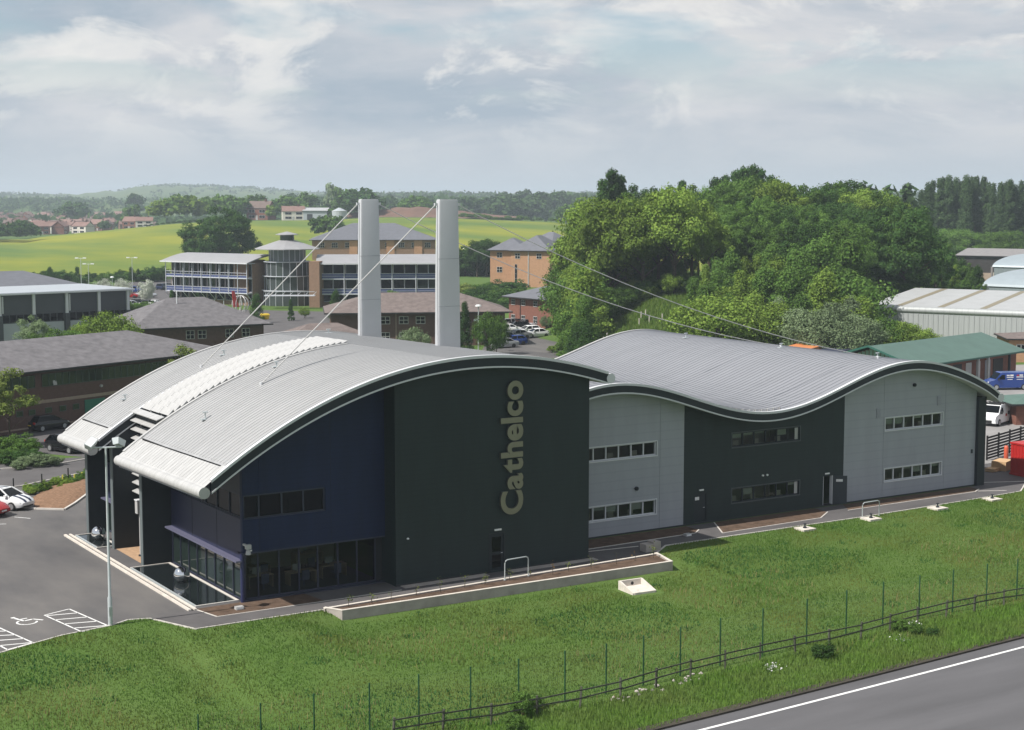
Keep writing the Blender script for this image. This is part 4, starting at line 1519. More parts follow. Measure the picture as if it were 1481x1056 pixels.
# drain outfall in the bank
t = thing('drain_headwall', 'open concrete drain headwall set in the sloping lawn', 'drain headwall', (21.0, -8.4, float(ter(21.0, -8.4)) + .2))
t.rotation_euler = (0, 0, R(-3))
t.scale = (.76, .76, .76)
hw = [('back_wall', [(-1.05, 0.95, -0.6), (1.05, 0.95, -0.6), (1.05, 1.12, -0.6), (-1.05, 1.12, -0.6), (-1.05, 0.95, 0.42), (1.05, 0.95, 0.42), (1.05, 1.12, 0.42), (-1.05, 1.12, 0.42)]),
      ('side_wall', [(-1.05, -0.9, -0.6), (-0.90, -0.9, -0.6), (-0.90, 0.95, -0.6), (-1.05, 0.95, -0.6), (-1.05, -0.9, -0.12), (-0.90, -0.9, -0.12), (-0.90, 0.948, 0.42), (-1.05, 0.948, 0.42)]),
      ('side_wall', [(0.90, -0.9, -0.6), (1.05, -0.9, -0.6), (1.05, 0.95, -0.6), (0.90, 0.95, -0.6), (0.90, -0.9, -0.12), (1.05, -0.9, -0.12), (1.05, 0.948, 0.42), (0.90, 0.948, 0.42)]),
      ('apron', [(-0.9, -0.95, -0.6), (0.9, -0.95, -0.6), (0.9, 0.95, -0.6), (-0.9, 0.95, -0.6), (-0.9, -0.95, -0.10), (0.9, -0.95, -0.10), (0.9, 0.95, -0.04), (-0.9, 0.95, -0.04)])]
for nme, p in hw:
    MB().hexa(p).build(nme, M_CONCL, t)
MB().tube([(0.1, 0.93, 0.14), (0.1, 0.96, 0.14)], 0.13, 14).build('pipe_mouth', M_BLACK, t)

# ---- wire fence on tall green posts, and the post and rail fence outside it
def fence_y(x):
    return float(np.interp(x, [-20, 0, 10, 20, 30, 42, 60], [-20.9, -21.0, -21.2, -20.3, -19.6, -19.8, -20.5]))


fx = [-10.4, -7.7, -5.3, -2.7, -0.3, 2.3, 4.8, 7.3, 9.6, 11.9, 14.3, 17.0, 20.0, 23.2, 26.2, 29.1, 31.9, 34.5, 37.2, 39.7, 42.2, 44.8]
t = thing('mesh_fence', 'fine green wire mesh fence on tall thin green posts along the lawn foot', 'wire fence', (17, -20.5, -1.1))
fo = t.location
post = MB()
post.box(-0.027, -0.027, -0.3, 0.027, 0.027, 2.45)
pme = post.mesh('post', M_GPOST)
for x in fx:
    link('post', pme, t, Vector((x, fence_y(x), float(ter(x, fence_y(x))))) - fo)
M_WIRE = mat('green_wire', (0.05, 0.11, 0.06), 0.6)
for a, b in zip(fx, fx[1:]):
    w = MB()
    pa, pb = Vector((a, fence_y(a), float(ter(a, fence_y(a))))), Vector((b, fence_y(b), float(ter(b, fence_y(b)))))
    for k in range(9):
        z = 0.1 + k * 0.28
        w.bar(pa + Vector((0.036, 0.045, z)), pb + Vector((-0.036, 0.045, z)), 0.004, 0.004)
    for k in range(1, 20):
        q = pa.lerp(pb, k / 20)
        w.bar(q + Vector((0, 0.05, 0.05)), q + Vector((0, 0.05, 2.38)), 0.003, 0.003)
    w.build('mesh_panel', M_WIRE, t, origin=fo)
t = thing('rail_fence', 'low weathered two rail timber fence beside the road verge', 'timber fence', (17, -22, -1.15))
fo = t.location
rx_ = [-1.9 + k * 2.35 for k in range(21)]


def rail_y(x):
    return fence_y(x) - 0.75 - 0.25 * math.sin(x * 0.3)


bp_ = MB()
bp_.box(-0.045, -0.045, -0.3, 0.045, 0.045, 0.98)
pme = bp_.mesh('post', M_WOOD)
pz = lambda x: Vector((x, rail_y(x), float(ter(x, rail_y(x)))))
for x in rx_:
    o = link('post', pme, t, pz(x) - fo)
    o.rotation_euler = (random.uniform(-.05, .05), random.uniform(-.06, .06), random.uniform(0, 1))
for a, b in zip(rx_, rx_[1:]):
    for z in (0.50, 0.86):
        m_ = MB()
        m_.bar(pz(a) + Vector((-0.05, -0.085, z + random.uniform(-.04, .04))), pz(b) + Vector((0.05, -0.085, z + random.uniform(-.04, .04))), 0.03, 0.065)
        m_.build('rail', M_WOOD, t, origin=fo)

# ================================================================== VEHICLES
def car_mesh(kind):
    """returns dict of meshes; x forward, y left"""
    if kind == 'hatch':
        L_, WD, st = 4.2, 1.76, [(-2.10, .40, .72, .80), (-2.02, .24, .92, .86), (-1.55, .20, .97, .88), (-.6, .18, .96, .88), (.55, .18, .95, .88), (1.05, .19, .94, .87), (1.55, .20, .84, .85), (1.92, .24, .70, .78), (2.10, .36, .56, .66)]
        gb, gt_, zb, zt = (-1.92, 1.12), (-1.42, 0.22), .93, 1.46
    elif kind == 'saloon':
        L_, WD, st = 4.5, 1.78, [(-2.25, .42, .78, .80), (-2.15, .26, .93, .86), (-1.60, .20, .98, .88), (-.6, .18, .95, .89), (.6, .18, .94, .89), (1.10, .19, .93, .88), (1.65, .20, .84, .86), (2.05, .24, .72, .80), (2.25, .36, .58, .68)]
        gb, gt_, zb, zt = (-1.60, 1.18), (-0.85, 0.30), .93, 1.42
    body = MB()
    rings = []
    for (x, z0, z1, hw) in st:
        h = hw * WD / 1.76
        rings.append([(x, -h * .92, z0), (x, -h, z0 + (z1 - z0) * .35), (x, -h * .985, z0 + (z1 - z0) * .75), (x, -h * .90, z1), (x, -h * .45, z1 + .025), (x, h * .45, z1 + .025), (x, h * .90, z1), (x, h * .985, z0 + (z1 - z0) * .75), (x, h, z0 + (z1 - z0) * .35), (x, h * .92, z0)])
    n = 10
    vs_ = [p for r_ in rings for p in r_]
    fs_ = [(a * n + k, (a + 1) * n + k, (a + 1) * n + (k + 1) % n, a * n + (k + 1) % n) for a in range(len(rings) - 1) for k in range(n)]
    fs_ += [tuple(range(n)), tuple(range(len(rings) * n - 1, (len(rings) - 1) * n - 1, -1))]
    body.add(vs_, fs_)
    wb, wt = .80, .60
    # roof and pillars in body colour
    body.hexa([(gt_[0], -wt, zt - .05), (gt_[1], -wt, zt - .06), (gt_[1], wt, zt - .06), (gt_[0], wt, zt - .05), (gt_[0] + .06, -wt * .9, zt + .01), (gt_[1] - .08, -wt * .9, zt), (gt_[1] - .08, wt * .9, zt), (gt_[0] + .06, wt * .9, zt + .01)])
    for s in (-1, 1):
        body.bar((gb[1] - .04, s * wb, zb), (gt_[1], s * wt, zt - .04), .07, .07)
        body.bar((gb[0] + .05, s * wb, zb), (gt_[0], s * wt, zt - .04), .14, .10)
        xm = (gb[0] + gb[1]) / 2 + .1
        body.bar((xm, s * (wb + .01), zb), (xm - .05, s * (wt + .01), zt - .04), .08, .05)
        body.box(gb[1] - .42, s * .86 - .10, zb + .02, gb[1] - .22, s * .86 + .10, zb + .16)
    me_b = body.mesh('body', M_BLACK, True)
    g = MB()
    g.hexa([(gb[0], -wb * .98, zb - .02), (gb[1], -wb * .98, zb - .02), (gb[1], wb * .98, zb - .02), (gb[0], wb * .98, zb - .02), (gt_[0] + .01, -wt * .98, zt - .055), (gt_[1] - .01, -wt * .98, zt - .065), (gt_[1] - .01, wt * .98, zt - .065), (gt_[0] + .01, wt * .98, zt - .055)])
    me_g = g.mesh('window_glass', M_GLASS)
    wh = {}
    ty, ri = MB(), MB()
    ty.tube([(0, -.11, 0), (0, -.095, 0), (0, .095, 0), (0, .11, 0)], [.285, .315, .315, .285], 18)
    ri.tube([(0, -.118, 0), (0, .118, 0)], .205, 14)
    d = MB()
    for s in (-1, 1):
        d.tube([(0, s * .0, 0), (0, s * .02, 0)], .36, 16)
    lh = MB().hexa([(-.10, -.20, -.07), (.06, -.17, -.06), (.02, .18, -.06), (-.14, .18, -.06), (-.22, -.20, .07), (-.06, -.16, .05), (-.10, .18, .05), (-.26, .18, .07)])
    lt = MB().box(-.03, -.14, -.13, .05, .14, .13)
    np_ = MB().box(-.02, -.26, -.055, .02, .26, .055)
    return dict(body=me_b, glass=me_g, tyre=ty.mesh('tyre', M_TYRE), rim=ri.mesh('rim', M_RIM, True), head=lh.mesh('headlight', M_LAMPW), tail=lt.mesh('taillight', M_RED),
                plate_f=np_.mesh('number_plate', M_PAINT), plate_r=np_.mesh('number_plate', mat('plate_yellow', (.62, .45, .05), .5)), L=L_, st=st)


CAR = {k: car_mesh(k) for k in ('hatch', 'saloon')}
PAINT = {}


def carpaint(n, c, metal=0.0):
    if n not in PAINT:
        PAINT[n] = mat('car_paint_' + n, c, 0.25, metal, 0.4, coat=0.25)
    return PAINT[n]


P_BLACK = carpaint('black', (.008, .008, .010))
P_WHITE = carpaint('white', (.72, .73, .74))
P_RED = carpaint('red', (.33, .012, .010))
P_SILV = carpaint('silver', (.40, .41, .43), .35)
P_BLUE = carpaint('blue', (.018, .05, .22), .1)
P_NAVY = carpaint('dark_blue', (.012, .02, .06), .1)
P_GREY = carpaint('grey', (.10, .105, .115), .3)


def car(loc, head, paint, label, kind='hatch', group=None, small=False):
    c = CAR[kind]
    t = thing('parked_car', label, 'car', loc, head, group)
    b = link('body', c['body'], t)
    b.material_slots[0].link = 'OBJECT'
    b.material_slots[0].material = paint
    link('window_glass', c['glass'], t)
    hl = c['L'] / 2
    for (x, y) in ((1.28, .80), (1.28, -.80), (-1.28, .80), (-1.28, -.80)):
        w = link('wheel', c['tyre'], t, (x, y, .315))
        if not small:
            link('rim', c['rim'], w)
    if not small:
        for s in (-1, 1):
            h = link('headlight', c['head'], t, (hl - .14, s * .58, .66))
            h.scale = (1, s, 1)
            link('taillight', c['tail'], t, (-hl + .05, s * .66, .82))
        link('number_plate', c['plate_f'], t, (hl - .01, 0, .45))
        link('number_plate', c['plate_r'], t, (-hl + .01, 0, .62))
    return t


def heading(right, away):
    d = RT * right + FW * away
    return math.atan2(d.y, d.x)


wcar = car((-3.95, 33.35, 0.004), R(-54), P_WHITE, 'white hatchback with two dark racing stripes beside the mulch bed')
st_ = MB()
for y in (-.27, .27):
    for (a, b) in (((1.02, .99), (1.56, .885)), ((1.56, .885), (1.92, .755)), ((1.92, .755), (2.08, .62)), ((-1.34, 1.478), (.12, 1.468))):
        st_.add([(a[0], y - .12, a[1]), (b[0], y - .12, b[1]), (b[0], y + .12, b[1]), (a[0], y + .12, a[1])], [(0, 1, 2, 3)])
st_.build('racing_stripe', P_NAVY, wcar)
gr_ = MB().box(2.02, -.5, .24, 2.07, .5, .38)
gr_.build('grille', M_BLACK, wcar)
car((-6.1, 31.6, 0.004), R(-54), P_RED, 'dark red hatchback half out of the frame at the left edge')
car((9.6, 69.9, 0.012), R(22), P_BLACK, 'black hatchback parked along the brown brick building', 'hatch', 'black cars on the side street')
car((7.3, 55.9, 0.012), R(-68), P_BLACK, 'black hatchback with its nose by the rear roof strip eave', 'hatch', 'black cars on the side street')

lots = [  # (px, py, heading right/away, paint, kind)
    (748, 487, -.9, -.5, P_SILV), (764, 481, -.9, -.5, P_WHITE), (776, 485, -.9, -.45, P_WHITE), (742, 496, -.9, -.5, P_BLUE), (728, 500, -.9, -.5, P_SILV),
    (757, 474, 1, .2, P_BLACK), (737, 478, 1, .25, P_WHITE), (739, 470, .9, .5, P_SILV), (753, 470, .9, .5, P_BLACK), (768, 471, .9, .5, P_GREY), (782, 472, .9, .5, P_SILV), (726, 491, -1, -.2, P_WHITE)]
for i, (px, py, a, b, pt) in enumerate(lots):
    p = G(px, py + 3)
    car((p.x, p.y, .02), heading(a, b), pt, 'parked car in the small car park beyond the masts', 'hatch' if i % 2 else 'saloon', 'cars in the car park beyond the masts', True)
for i, (px, py, a, b, pt) in enumerate([(195, 420, 1, 0, P_BLUE), (212, 427, 1, -.1, P_SILV), (187, 428, 1, 0, P_RED), (192, 442, 1, .1, P_SILV), (200, 440, .3, 1, P_BLACK), (208, 441, .3, 1, P_BLACK), (216, 441, .3, 1, P_GREY), (224, 441, .3, 1, P_WHITE), (233, 443, .3, 1, P_SILV), (205, 418, 1, 0, P_GREY), (235, 416, .2, 1, P_NAVY), (242, 415, .2, 1, P_BLACK)]):
    p = G(px, py + 3)
    car((p.x, p.y, .02), heading(a, b), pt, 'parked car among the rows beside the balconied offices', 'saloon' if i % 2 else 'hatch', 'cars beside the balconied offices', True)
for i, (px, py, pt) in enumerate([(670, 388, P_BLUE), (682, 386, P_SILV), (690, 387, P_WHITE), (676, 391, P_GREY), (740, 391, P_RED), (729, 392, P_RED), (720, 393, P_BLACK)]):
    p = G(px, py + 2)
    car((p.x, p.y, .02), heading(.9, .5), pt, 'parked car on the far car park by the orange brick offices', 'hatch', 'cars by the orange brick offices', True)


def van(loc, head, paint, label, long_=5.1, h=2.05, rack=False, signs=()):
    t = thing('parked_van', label, 'van', loc, head)
    L2 = long_ / 2
    b = MB()
    prof = [(-L2, .35), (-L2 - .02, h - .15), (-L2 + .12, h), (L2 - 1.75, h), (L2 - 1.55, h - .05), (L2 - .82, 1.18), (L2 - .12, .98), (L2, .72), (L2 - .02, .32), (L2 - .5, .26), (-L2 + .3, .28)]
    k = len(prof)
    ins = [.92, .90, .80, .80, .80, .90, .88, .86, .90, .92, .92]
    vs_ = [(p[0], -i, p[1]) for p, i in zip(prof, ins)] + [(p[0], i, p[1]) for p, i in zip(prof, ins)]
    b.add(vs_, [tuple(range(k - 1, -1, -1)), tuple(range(k, 2 * k))] + [(i, (i + 1) % k, k + (i + 1) % k, k + i) for i in range(k)])
    b.build('body', paint, t)
    g = MB()
    g.add([(L2 - 1.50, -.74, h - .10), (L2 - .90, -.84, 1.24), (L2 - .90, .84, 1.24), (L2 - 1.50, .74, h - .10)], [(0, 1, 2, 3)])
    g.v = [(x + .035, y, z + .03) for x, y, z in g.v]
    g.build('windscreen', M_GLASS, t)
    for s in (-1, 1):
        MB().add([(L2 - 1.62, s * .845, h - .25), (L2 - 1.05, s * .905, 1.22), (L2 - 1.95, s * .925, 1.22), (L2 - 1.95, s * .855, h - .25)], [(0, 1, 2, 3)]).build('side_window', M_GLASS, t)
        MB().box(L2 - .35, s * .66 - .16, .72, L2 - .06, s * .66 + .16, .95).build('headlight', M_LAMPW, t)
        MB().box(-L2 - .05, s * .82 - .09, .75, -L2 + .03, s * .82 + .09, 1.15).build('taillight', M_RED, t)
        MB().box(L2 - 1.25, s * 1.02 - .1, 1.15, L2 - 1.10, s * 1.02 + .1, 1.42).build('mirror', M_BLACK, t)
        for x in (L2 - .95, -L2 + .95):
            w = link('wheel', CAR['hatch']['tyre'], t, (x, s * .84, .33))
            w.scale = (1.08, 1.1, 1.08)
            link('rim', CAR['hatch']['rim'], w)
    MB().box(L2 - .06, -.5, .34, L2 + .03, .5, .60).build('bumper', M_BLACK, t)
    for (x, z, w_, hh, m) in signs:
        for s in (-1, 1):
            MB().box(x, s * .915 - .006, z, x + w_, s * .915 + .006, z + hh).build('lettering', m, t)
    if rack:
        r_ = MB()
        for x in (-1.9, -1.0, -.1, .7):
            r_.box(x, -.75, h, x + .05, .75, h + .14)
        for y in (-.72, -.2, .2, .7):
            r_.box(-2.1, y, h + .14, .85, y + .05, h + .19)
        r_.build('roof_rack', M_BLACK, t)
    return t


p = G(1456, 563)
sg = [(-1.5 + .0, 1.62, .42, .16, M_PAINT), (-1.0, 1.60, .25, .14, M_RED), (-1.55, 1.44, .85, .10, M_PAINT), (-.35, 1.60, .40, .17, M_PAINT), (.10, 1.62, .35, .12, M_PAINT), (-.35, 1.42, .80, .09, M_PAINT), (-1.5, 1.18, .75, .07, M_PAINT), (-.25, 1.18, .6, .07, M_PAINT)]
van((p.x, p.y, .02), heading(-1, -.12), P_BLUE, 'bright blue van with white lettering beside the green roofed unit', 5.2, 2.0, False, sg)
p = G(1440, 613)
van((p.x, p.y, .02), heading(-.62, -.8), P_WHITE, 'white van with a black roof rack beyond the dark timber fence', 4.8, 1.95, True, [(-1.2, .9, .5, .35, M_BLACK), (-.5, .8, .4, .25, P_RED), (-1.7, 1.2, .35, .12, M_BLACK)])

# right-hand yard
sheet('yard', px_poly([(1415, 700), (1424, 640), (1395, 560), (1405, 530), (1700, 520), (1900, 640), (1700, 700), (1481, 690)]), 0.006, mat('yard_concrete', (.26, .25, .245), .9, var=.25, vs=.3, detail=9))
t = thing('red_container', 'bright red steel container at the right edge of the yard', 'container', (68.6, 3.2, 0), R(-5))
cm = MB()
cm.box(-1.2, -2.2, .12, 3.6, 1.2, 2.55)
M_CONT = mat('container_red', (.42, .018, .016), .45, 0, .5, var=.15, vs=2)
cm.build('body', M_CONT, t)
rbm = MB().box(-.06, -.03, 0, .06, 0, 2.2).mesh('rib', M_CONT)
for k in range(15):
    link('rib', rbm, t, (-1.05 + k * .32, -2.2, .22))
rbx = MB().box(-.03, -.06, 0, 0, .06, 2.2).mesh('rib', M_CONT)
for k in range(10):
    link('rib', rbx, t, (-1.2, -2.0 + k * .33, .22))
MB().box(-1.26, -2.27, 2.5, 3.66, 1.26, 2.62).box(-1.26, -2.27, 0.02, 3.66, 1.26, .16).build('rail', M_CONT, t)

t = thing('yard_fence', 'dark stained horizontal slat fence across the yard behind the workshop end', 'slat fence', (72.0, 10.4, 0), R(18))
pm = MB().box(-.06, -.06, 0, .06, .06, 2.1).mesh('post', M_WOODD)
sm = MB().box(0, -.085, 0, 2.32, -.062, .16).mesh('slat', M_WOODD)
for k in range(6):
    link('post', pm, t, (-.8 + k * 2.36, 0, 0))
    if k < 5:
        for j_ in range(8):
            link('slat', sm, t, (-.8 + k * 2.36 + .02, 0, .1 + j_ * .25))
t = thing('gas_cylinder', 'orange red gas cylinder standing before the slat fence', 'gas cylinder', tuple(G(1455, 664)))
MB().lathe([(.17, 0), (.19, .05), (.19, .95), (.15, 1.10), (.06, 1.18), (.05, 1.3)], 14).build('cylinder', mat('cylinder_red', (.55, .10, .05), .4), t, True)
MB().lathe([(.10, 1.2), (.10, 1.34)], 10).build('valve_guard', M_BLACK, t)
for (px, py, s, lab) in ((1450, 679, 1.0, 'open cardboard box on the yard beside the red container'), (1438, 681, .7, 'low pile of tan board beside the cardboard box')):
    p = G(px, py)
    t = thing('cardboard_box' if s == 1 else 'board_pile', lab, 'box' if s == 1 else 'boards', (p.x, p.y, .01), R(20))
    M_CARD = mat('cardboard', (.50, .33, .18), .9, var=.15, vs=3)
    if s == 1:
        MB().box(-.9, -.6, 0, .9, .6, .75).build('box_body', M_CARD, t)
        MB().hexa([(-.9, -.62, .75), (.9, -.62, .75), (.9, -.60, .76), (-.9, -.60, .76), (-.9, -1.0, .95), (.9, -1.0, .95), (.9, -.98, .97), (-.9, -.98, .97)]).build('flap', M_CARD, t)
    else:
        for k in range(4):
            o = MB().box(-.9, -.4, k * .07, .8, .4, k * .07 + .06).build('board', M_CARD, t)
            o.rotation_euler = (0, 0, random.uniform(-.2, .2))

# ================================================================== BUILDINGS BEHIND
_wm = {}


def win_mesh(w, h, nx, nz, fm, gm):
    key = (round(w, 2), round(h, 2), nx, nz, fm.name, gm.name)
    if key not in _wm:
        f = MB()
        b = min(.09, w * .06)
        f.box(0, -.05, 0, w, .05, b).box(0, -.05, h - b, w, .05, h)
        for i in range(nx + 1):
            x = (w - b) * i / nx
            f.box(x, -.048, b, x + b, .05, h - b)
        for i in range(1, nz):
            z = h * i / nz
            for q in range(nx):
                f.box((w - b) * q / nx + b, -.046, z - b / 2, (w - b) * (q + 1) / nx, .05, z + b / 2)
        g = MB().box(.02, -.015, .02, w - .02, .03, h - .02)
        _wm[key] = (f.mesh('window', fm), g.mesh('pane', gm))
    return _wm[key]


def win(parent, loc, rz, w, h, nx=2, nz=1, fm=None, gm=None, name='window'):
    a, b = win_mesh(w, h, nx, nz, fm or M_WHITE, gm or M_GLASS)
    f = link(name, a, parent, loc, rz)
    link('pane', b, f)
    return f


def side(parent, which, W_, D_, z, pos, w, h, nx=2, nz=1, fm=None, gm=None):
    for x in pos:
        if which == 'front':
            win(parent, (x - w / 2, -.02, z), 0, w, h, nx, nz, fm, gm)
        elif which == 'left':
            win(parent, (-.02, x + w / 2, z), -math.pi / 2, w, h, nx, nz, fm, gm)
        else:
            win(parent, (W_ + .02, x - w / 2, z), math.pi / 2, w, h, nx, nz, fm, gm)


def roof_mesh(W_, D_, z, rise, ov, kind='hip', th=.14, hip=None):
    m = MB()
    x0, x1, y0, y1 = -ov, W_ + ov, -ov, D_ + ov
    if kind == 'hip':
        if W_ >= D_:
            q = (y1 - y0) / 2 if hip is None else hip
            R0, R1 = (x0 + q, (y0 + y1) / 2, z + rise), (x1 - q, (y0 + y1) / 2, z + rise)
            m.add([(x0, y0, z), (x1, y0, z), (x1, y1, z), (x0, y1, z), R0, R1], [(0, 1, 5, 4), (1, 2, 5), (2, 3, 4, 5), (3, 0, 4)])
        else:
            q = (x1 - x0) / 2 if hip is None else hip
            R0, R1 = ((x0 + x1) / 2, y0 + q, z + rise), ((x0 + x1) / 2, y1 - q, z + rise)
            m.add([(x0, y0, z), (x1, y0, z), (x1, y1, z), (x0, y1, z), R0, R1], [(0, 1, 4), (1, 2, 5, 4), (2, 3, 5), (3, 0, 4, 5)])
    else:
        c = (y0 + y1) / 2
        m.add([(x0, y0, z), (x1, y0, z), (x1, c, z + rise), (x0, c, z + rise), (x1, y1, z), (x0, y1, z)], [(0, 1, 2, 3), (3, 2, 4, 5)])
        m.add([(x0, y0, z - th), (x1, y0, z - th), (x1, c, z + rise - th), (x0, c, z + rise - th), (x1, y1, z - th), (x0, y1, z - th)], [(3, 2, 1, 0), (5, 4, 2, 3)])
    m.box(x0, y0, z - th, x1, y1, z - .004)
    return m


def gable_walls(mb, W_, D_, z, rise, ov):
    k = rise * (D_ / 2) / (D_ / 2 + ov)
    for x in (0.0, W_ - .2):
        mb.add([(x, 0, z - .2), (x, D_, z - .2), (x, D_, z - .02), (x, D_ / 2, z + k - .05), (x, 0, z - .02), (x + .2, 0, z - .2), (x + .2, D_, z - .2), (x + .2, D_, z - .02), (x + .2, D_ / 2, z + k - .05), (x + .2, 0, z - .02)],
               [(4, 3, 2, 1, 0), (5, 6, 7, 8, 9)])


def block(name, label, cat, A, ang, W_, D_, H, wall, roof, rise, ov=.6, kind='hip', group=None, fascia_m=None, hip=None):
    t = thing(name, label, cat, (A[0], A[1], 0), ang, group)
    w = MB().box(0, 0, 0, W_, D_, H - .15)
    if kind == 'gable':
        gable_walls(w, W_, D_, H, rise, ov)
    w.build('wall', wall, t)
    r_ = roof_mesh(W_, D_, H, rise, ov, kind, hip=hip).build('roof', roof, t)
    g = MB()
    g.box(-ov - .06, -ov - .08, H - .20, W_ + ov + .06, -ov - .002, H - .03)
    g.box(-ov - .08, -ov - .002, H - .20, -ov - .002, D_ + ov, H - .03).box(W_ + ov + .002, -ov - .002, H - .20, W_ + ov + .08, D_ + ov, H - .03)
    g.build('gutter', fascia_m or M_BLACK, t)
    return t


def v2(p):
    return Vector((p[0], p[1], 0))


def span(A, B):
    d = v2(B) - v2(A)
    return d.length, math.atan2(d.y, d.x)


# B1: long brown brick building with a slate hipped roof, at the left behind the side street
B = G(334, 506, 5.8)
d_ = Vector((math.cos(R(22.6)), math.sin(R(22.6)), 0))
n_ = Vector((-d_.y, d_.x, 0))
A = B - d_ * 60 + n_ * .8
t = block('brick_building', 'long brown brick building with a grey slate hipped roof beside the side street', 'building', A, R(22.6), 59.2, 13.6, 5.8, M_BRICKD, M_SLATE, 2.25, .8)
L_ = 59.2


def b1x(px, z=5.0):
    p_ = G(px, 540, z)
    r_ = ray(px, 540)
    # where the bearing of this column meets the facade
    a = (A - CAM)
    den = r_.x * d_.y - r_.y * d_.x
    s_ = (a.x * r_.y - a.y * r_.x) / -den if abs(den) > 1e-9 else 0
    k_ = (a.x * d_.y - a.y * d_.x) / den
    q_ = CAM + r_ * k_
    return (Vector((q_.x, q_.y, 0)) - A).dot(d_)


xa, xb = b1x(60), b1x(262)
nwin = 22
for i in range(nwin):
    win(t, (xa + (xb - xa) * i / nwin, -.02, 4.1), 0, (xb - xa) / nwin * .97, 1.2, 1, 1, mat('teal_frame', (.05, .075, .065), .5), M_GLASS2)
for (a, b) in ((b1x(-40), b1x(50)),):
    for i in range(8):
        win(t, (a + (b - a) * i / 8, -.02, 4.1), 0, (b - a) / 8 * .97, 1.2, 1, 1, MATS['teal_frame'], M_GLASS2)
MB().box(0, -.06, 2.55, L_, 0, 2.85).build('string_course', M_STONE, t)
MB().box(0, -.05, 0.3, L_, 0, .45).build('string_course', M_STONE, t)
for px in (26, 44, 68, 89, 108):
    win(t, (b1x(px) - .35, -.02, 1.55), 0, .75, .55, 1, 1, MATS['teal_frame'], M_GLASS2)
MB().box(b1x(121), -.09, 0, b1x(150), 0, 2.35).build('green_door', mat('green_door', (.012, .13, .085), .55), t)
pv_ = b1x(88)
o = MB().box(0, -.10, 0, .42, -.05, 1.05).build('open_light', M_WHITE, t)
o.location = (pv_ - 1.0, -.05, 4.15)
o.rotation_euler = (-.25, 0, 0)
MB().tube([(b1x(145), 0, 3.55), (b1x(145), -.2, 3.55)], .14, 10).build('wall_light', M_WHITE, t)

# B2: grey office with pilasters, far left
A = AT(-160, 228)
B = AT(187, 242)
W_, an = span(A, B)
H = 8.3
M_DGREY = mat('dark_grey_panel', (.050, .056, .066), .5, var=.1, vs=1)
M_LGREY = mat('light_grey_panel', (.36, .39, .42), .5, var=.08, vs=1)
t = thing('grey_office', 'dark and pale grey flat roofed office with pilasters at the left edge', 'building', (A.x, A.y, 0), an)
MB().box(0, 0, 0, W_, 16, H).build('wall', M_DGREY, t)
MB().box(-.3, -.7, H, W_ + .5, 16.3, H + .22).build('roof_edge', M_SILVER, t)
MB().box(-.2, -.5, H + .22, W_ + .3, 16.1, H + .30).build('roof', M_LGREY, t)
bay = W_ / 7
for k in range(8):
    x = k * bay - (.4 if k == 7 else 0)
    MB().box(x - .35, -.42, 0, x + .35, 0, 5.4).build('pilaster', M_DGREY, t)
    MB().box(x - .2, -.32, 5.4, x + .2, 0, H - .05).build('column', M_SILVER, t)
for k in range(7):
    x0, x1 = k * bay + .4, (k + 1) * bay - .45
    MB().box(x0, -.08, 1.7, x1, 0, 4.25).build('panel', M_LGREY, t)
    n = 4
    for q in range(n):
        win(t, (x0 + (x1 - x0) * q / n, -.03, 4.35), 0, (x1 - x0) / n * .97, 1.15, 1, 1, M_DGREY, M_GLASS)
    for q in range(n):
        win(t, (x0 + (x1 - x0) * q / n, -.03, .4), 0, (x1 - x0) / n * .97, 1.2, 1, 1, M_DGREY, M_GLASS)
    if k % 2:
        MB().box(x0, -.12, 5.7, x0 + .18, 0, H - .2).build('downpipe', M_SILVER, t)
# B2b: tan brick unit with a slate mono roof behind it
A, B = AT(-90, 300), AT(113, 306)
W_, an = span(A, B)
t = block('tan_brick_unit', 'low tan brick unit with a dark sloping roof behind the grey office', 'building', A, an, W_, 16, 5.9, M_BRICKT, M_SLATEG, 2.4, .7, 'hip')
side(t, 'front', W_, 16, 3.6, [x for x in np.linspace(3, W_ - 2, 8)], 1.5, 1.3, 2, 1, M_DGREY)

# B3: offices with steel balconies and a glazed drum
M_BLUEP = mat('blue_balcony_panel', (.055, .075, .19), .5)
M_STEELP = mat('pale_steel', (.50, .52, .57), .45)
M_ALU = mat('grey_roof_sheet', (.30, .30, .31), .5, .1, var=.1, vs=.5)
root_p = AT(415, 318)
off = thing('balcony_office', 'three storey office with steel balconies either side of a glazed entrance drum', 'office building', (root_p.x, root_p.y, 0))


def opart(mb, name, m, A, an, parent=None, smooth=False):
    o = mb.build(name, m, parent or off, smooth)
    o.location = (A.x - root_p.x, A.y - root_p.y, 0)
    o.rotation_euler = (0, 0, an)
    return o


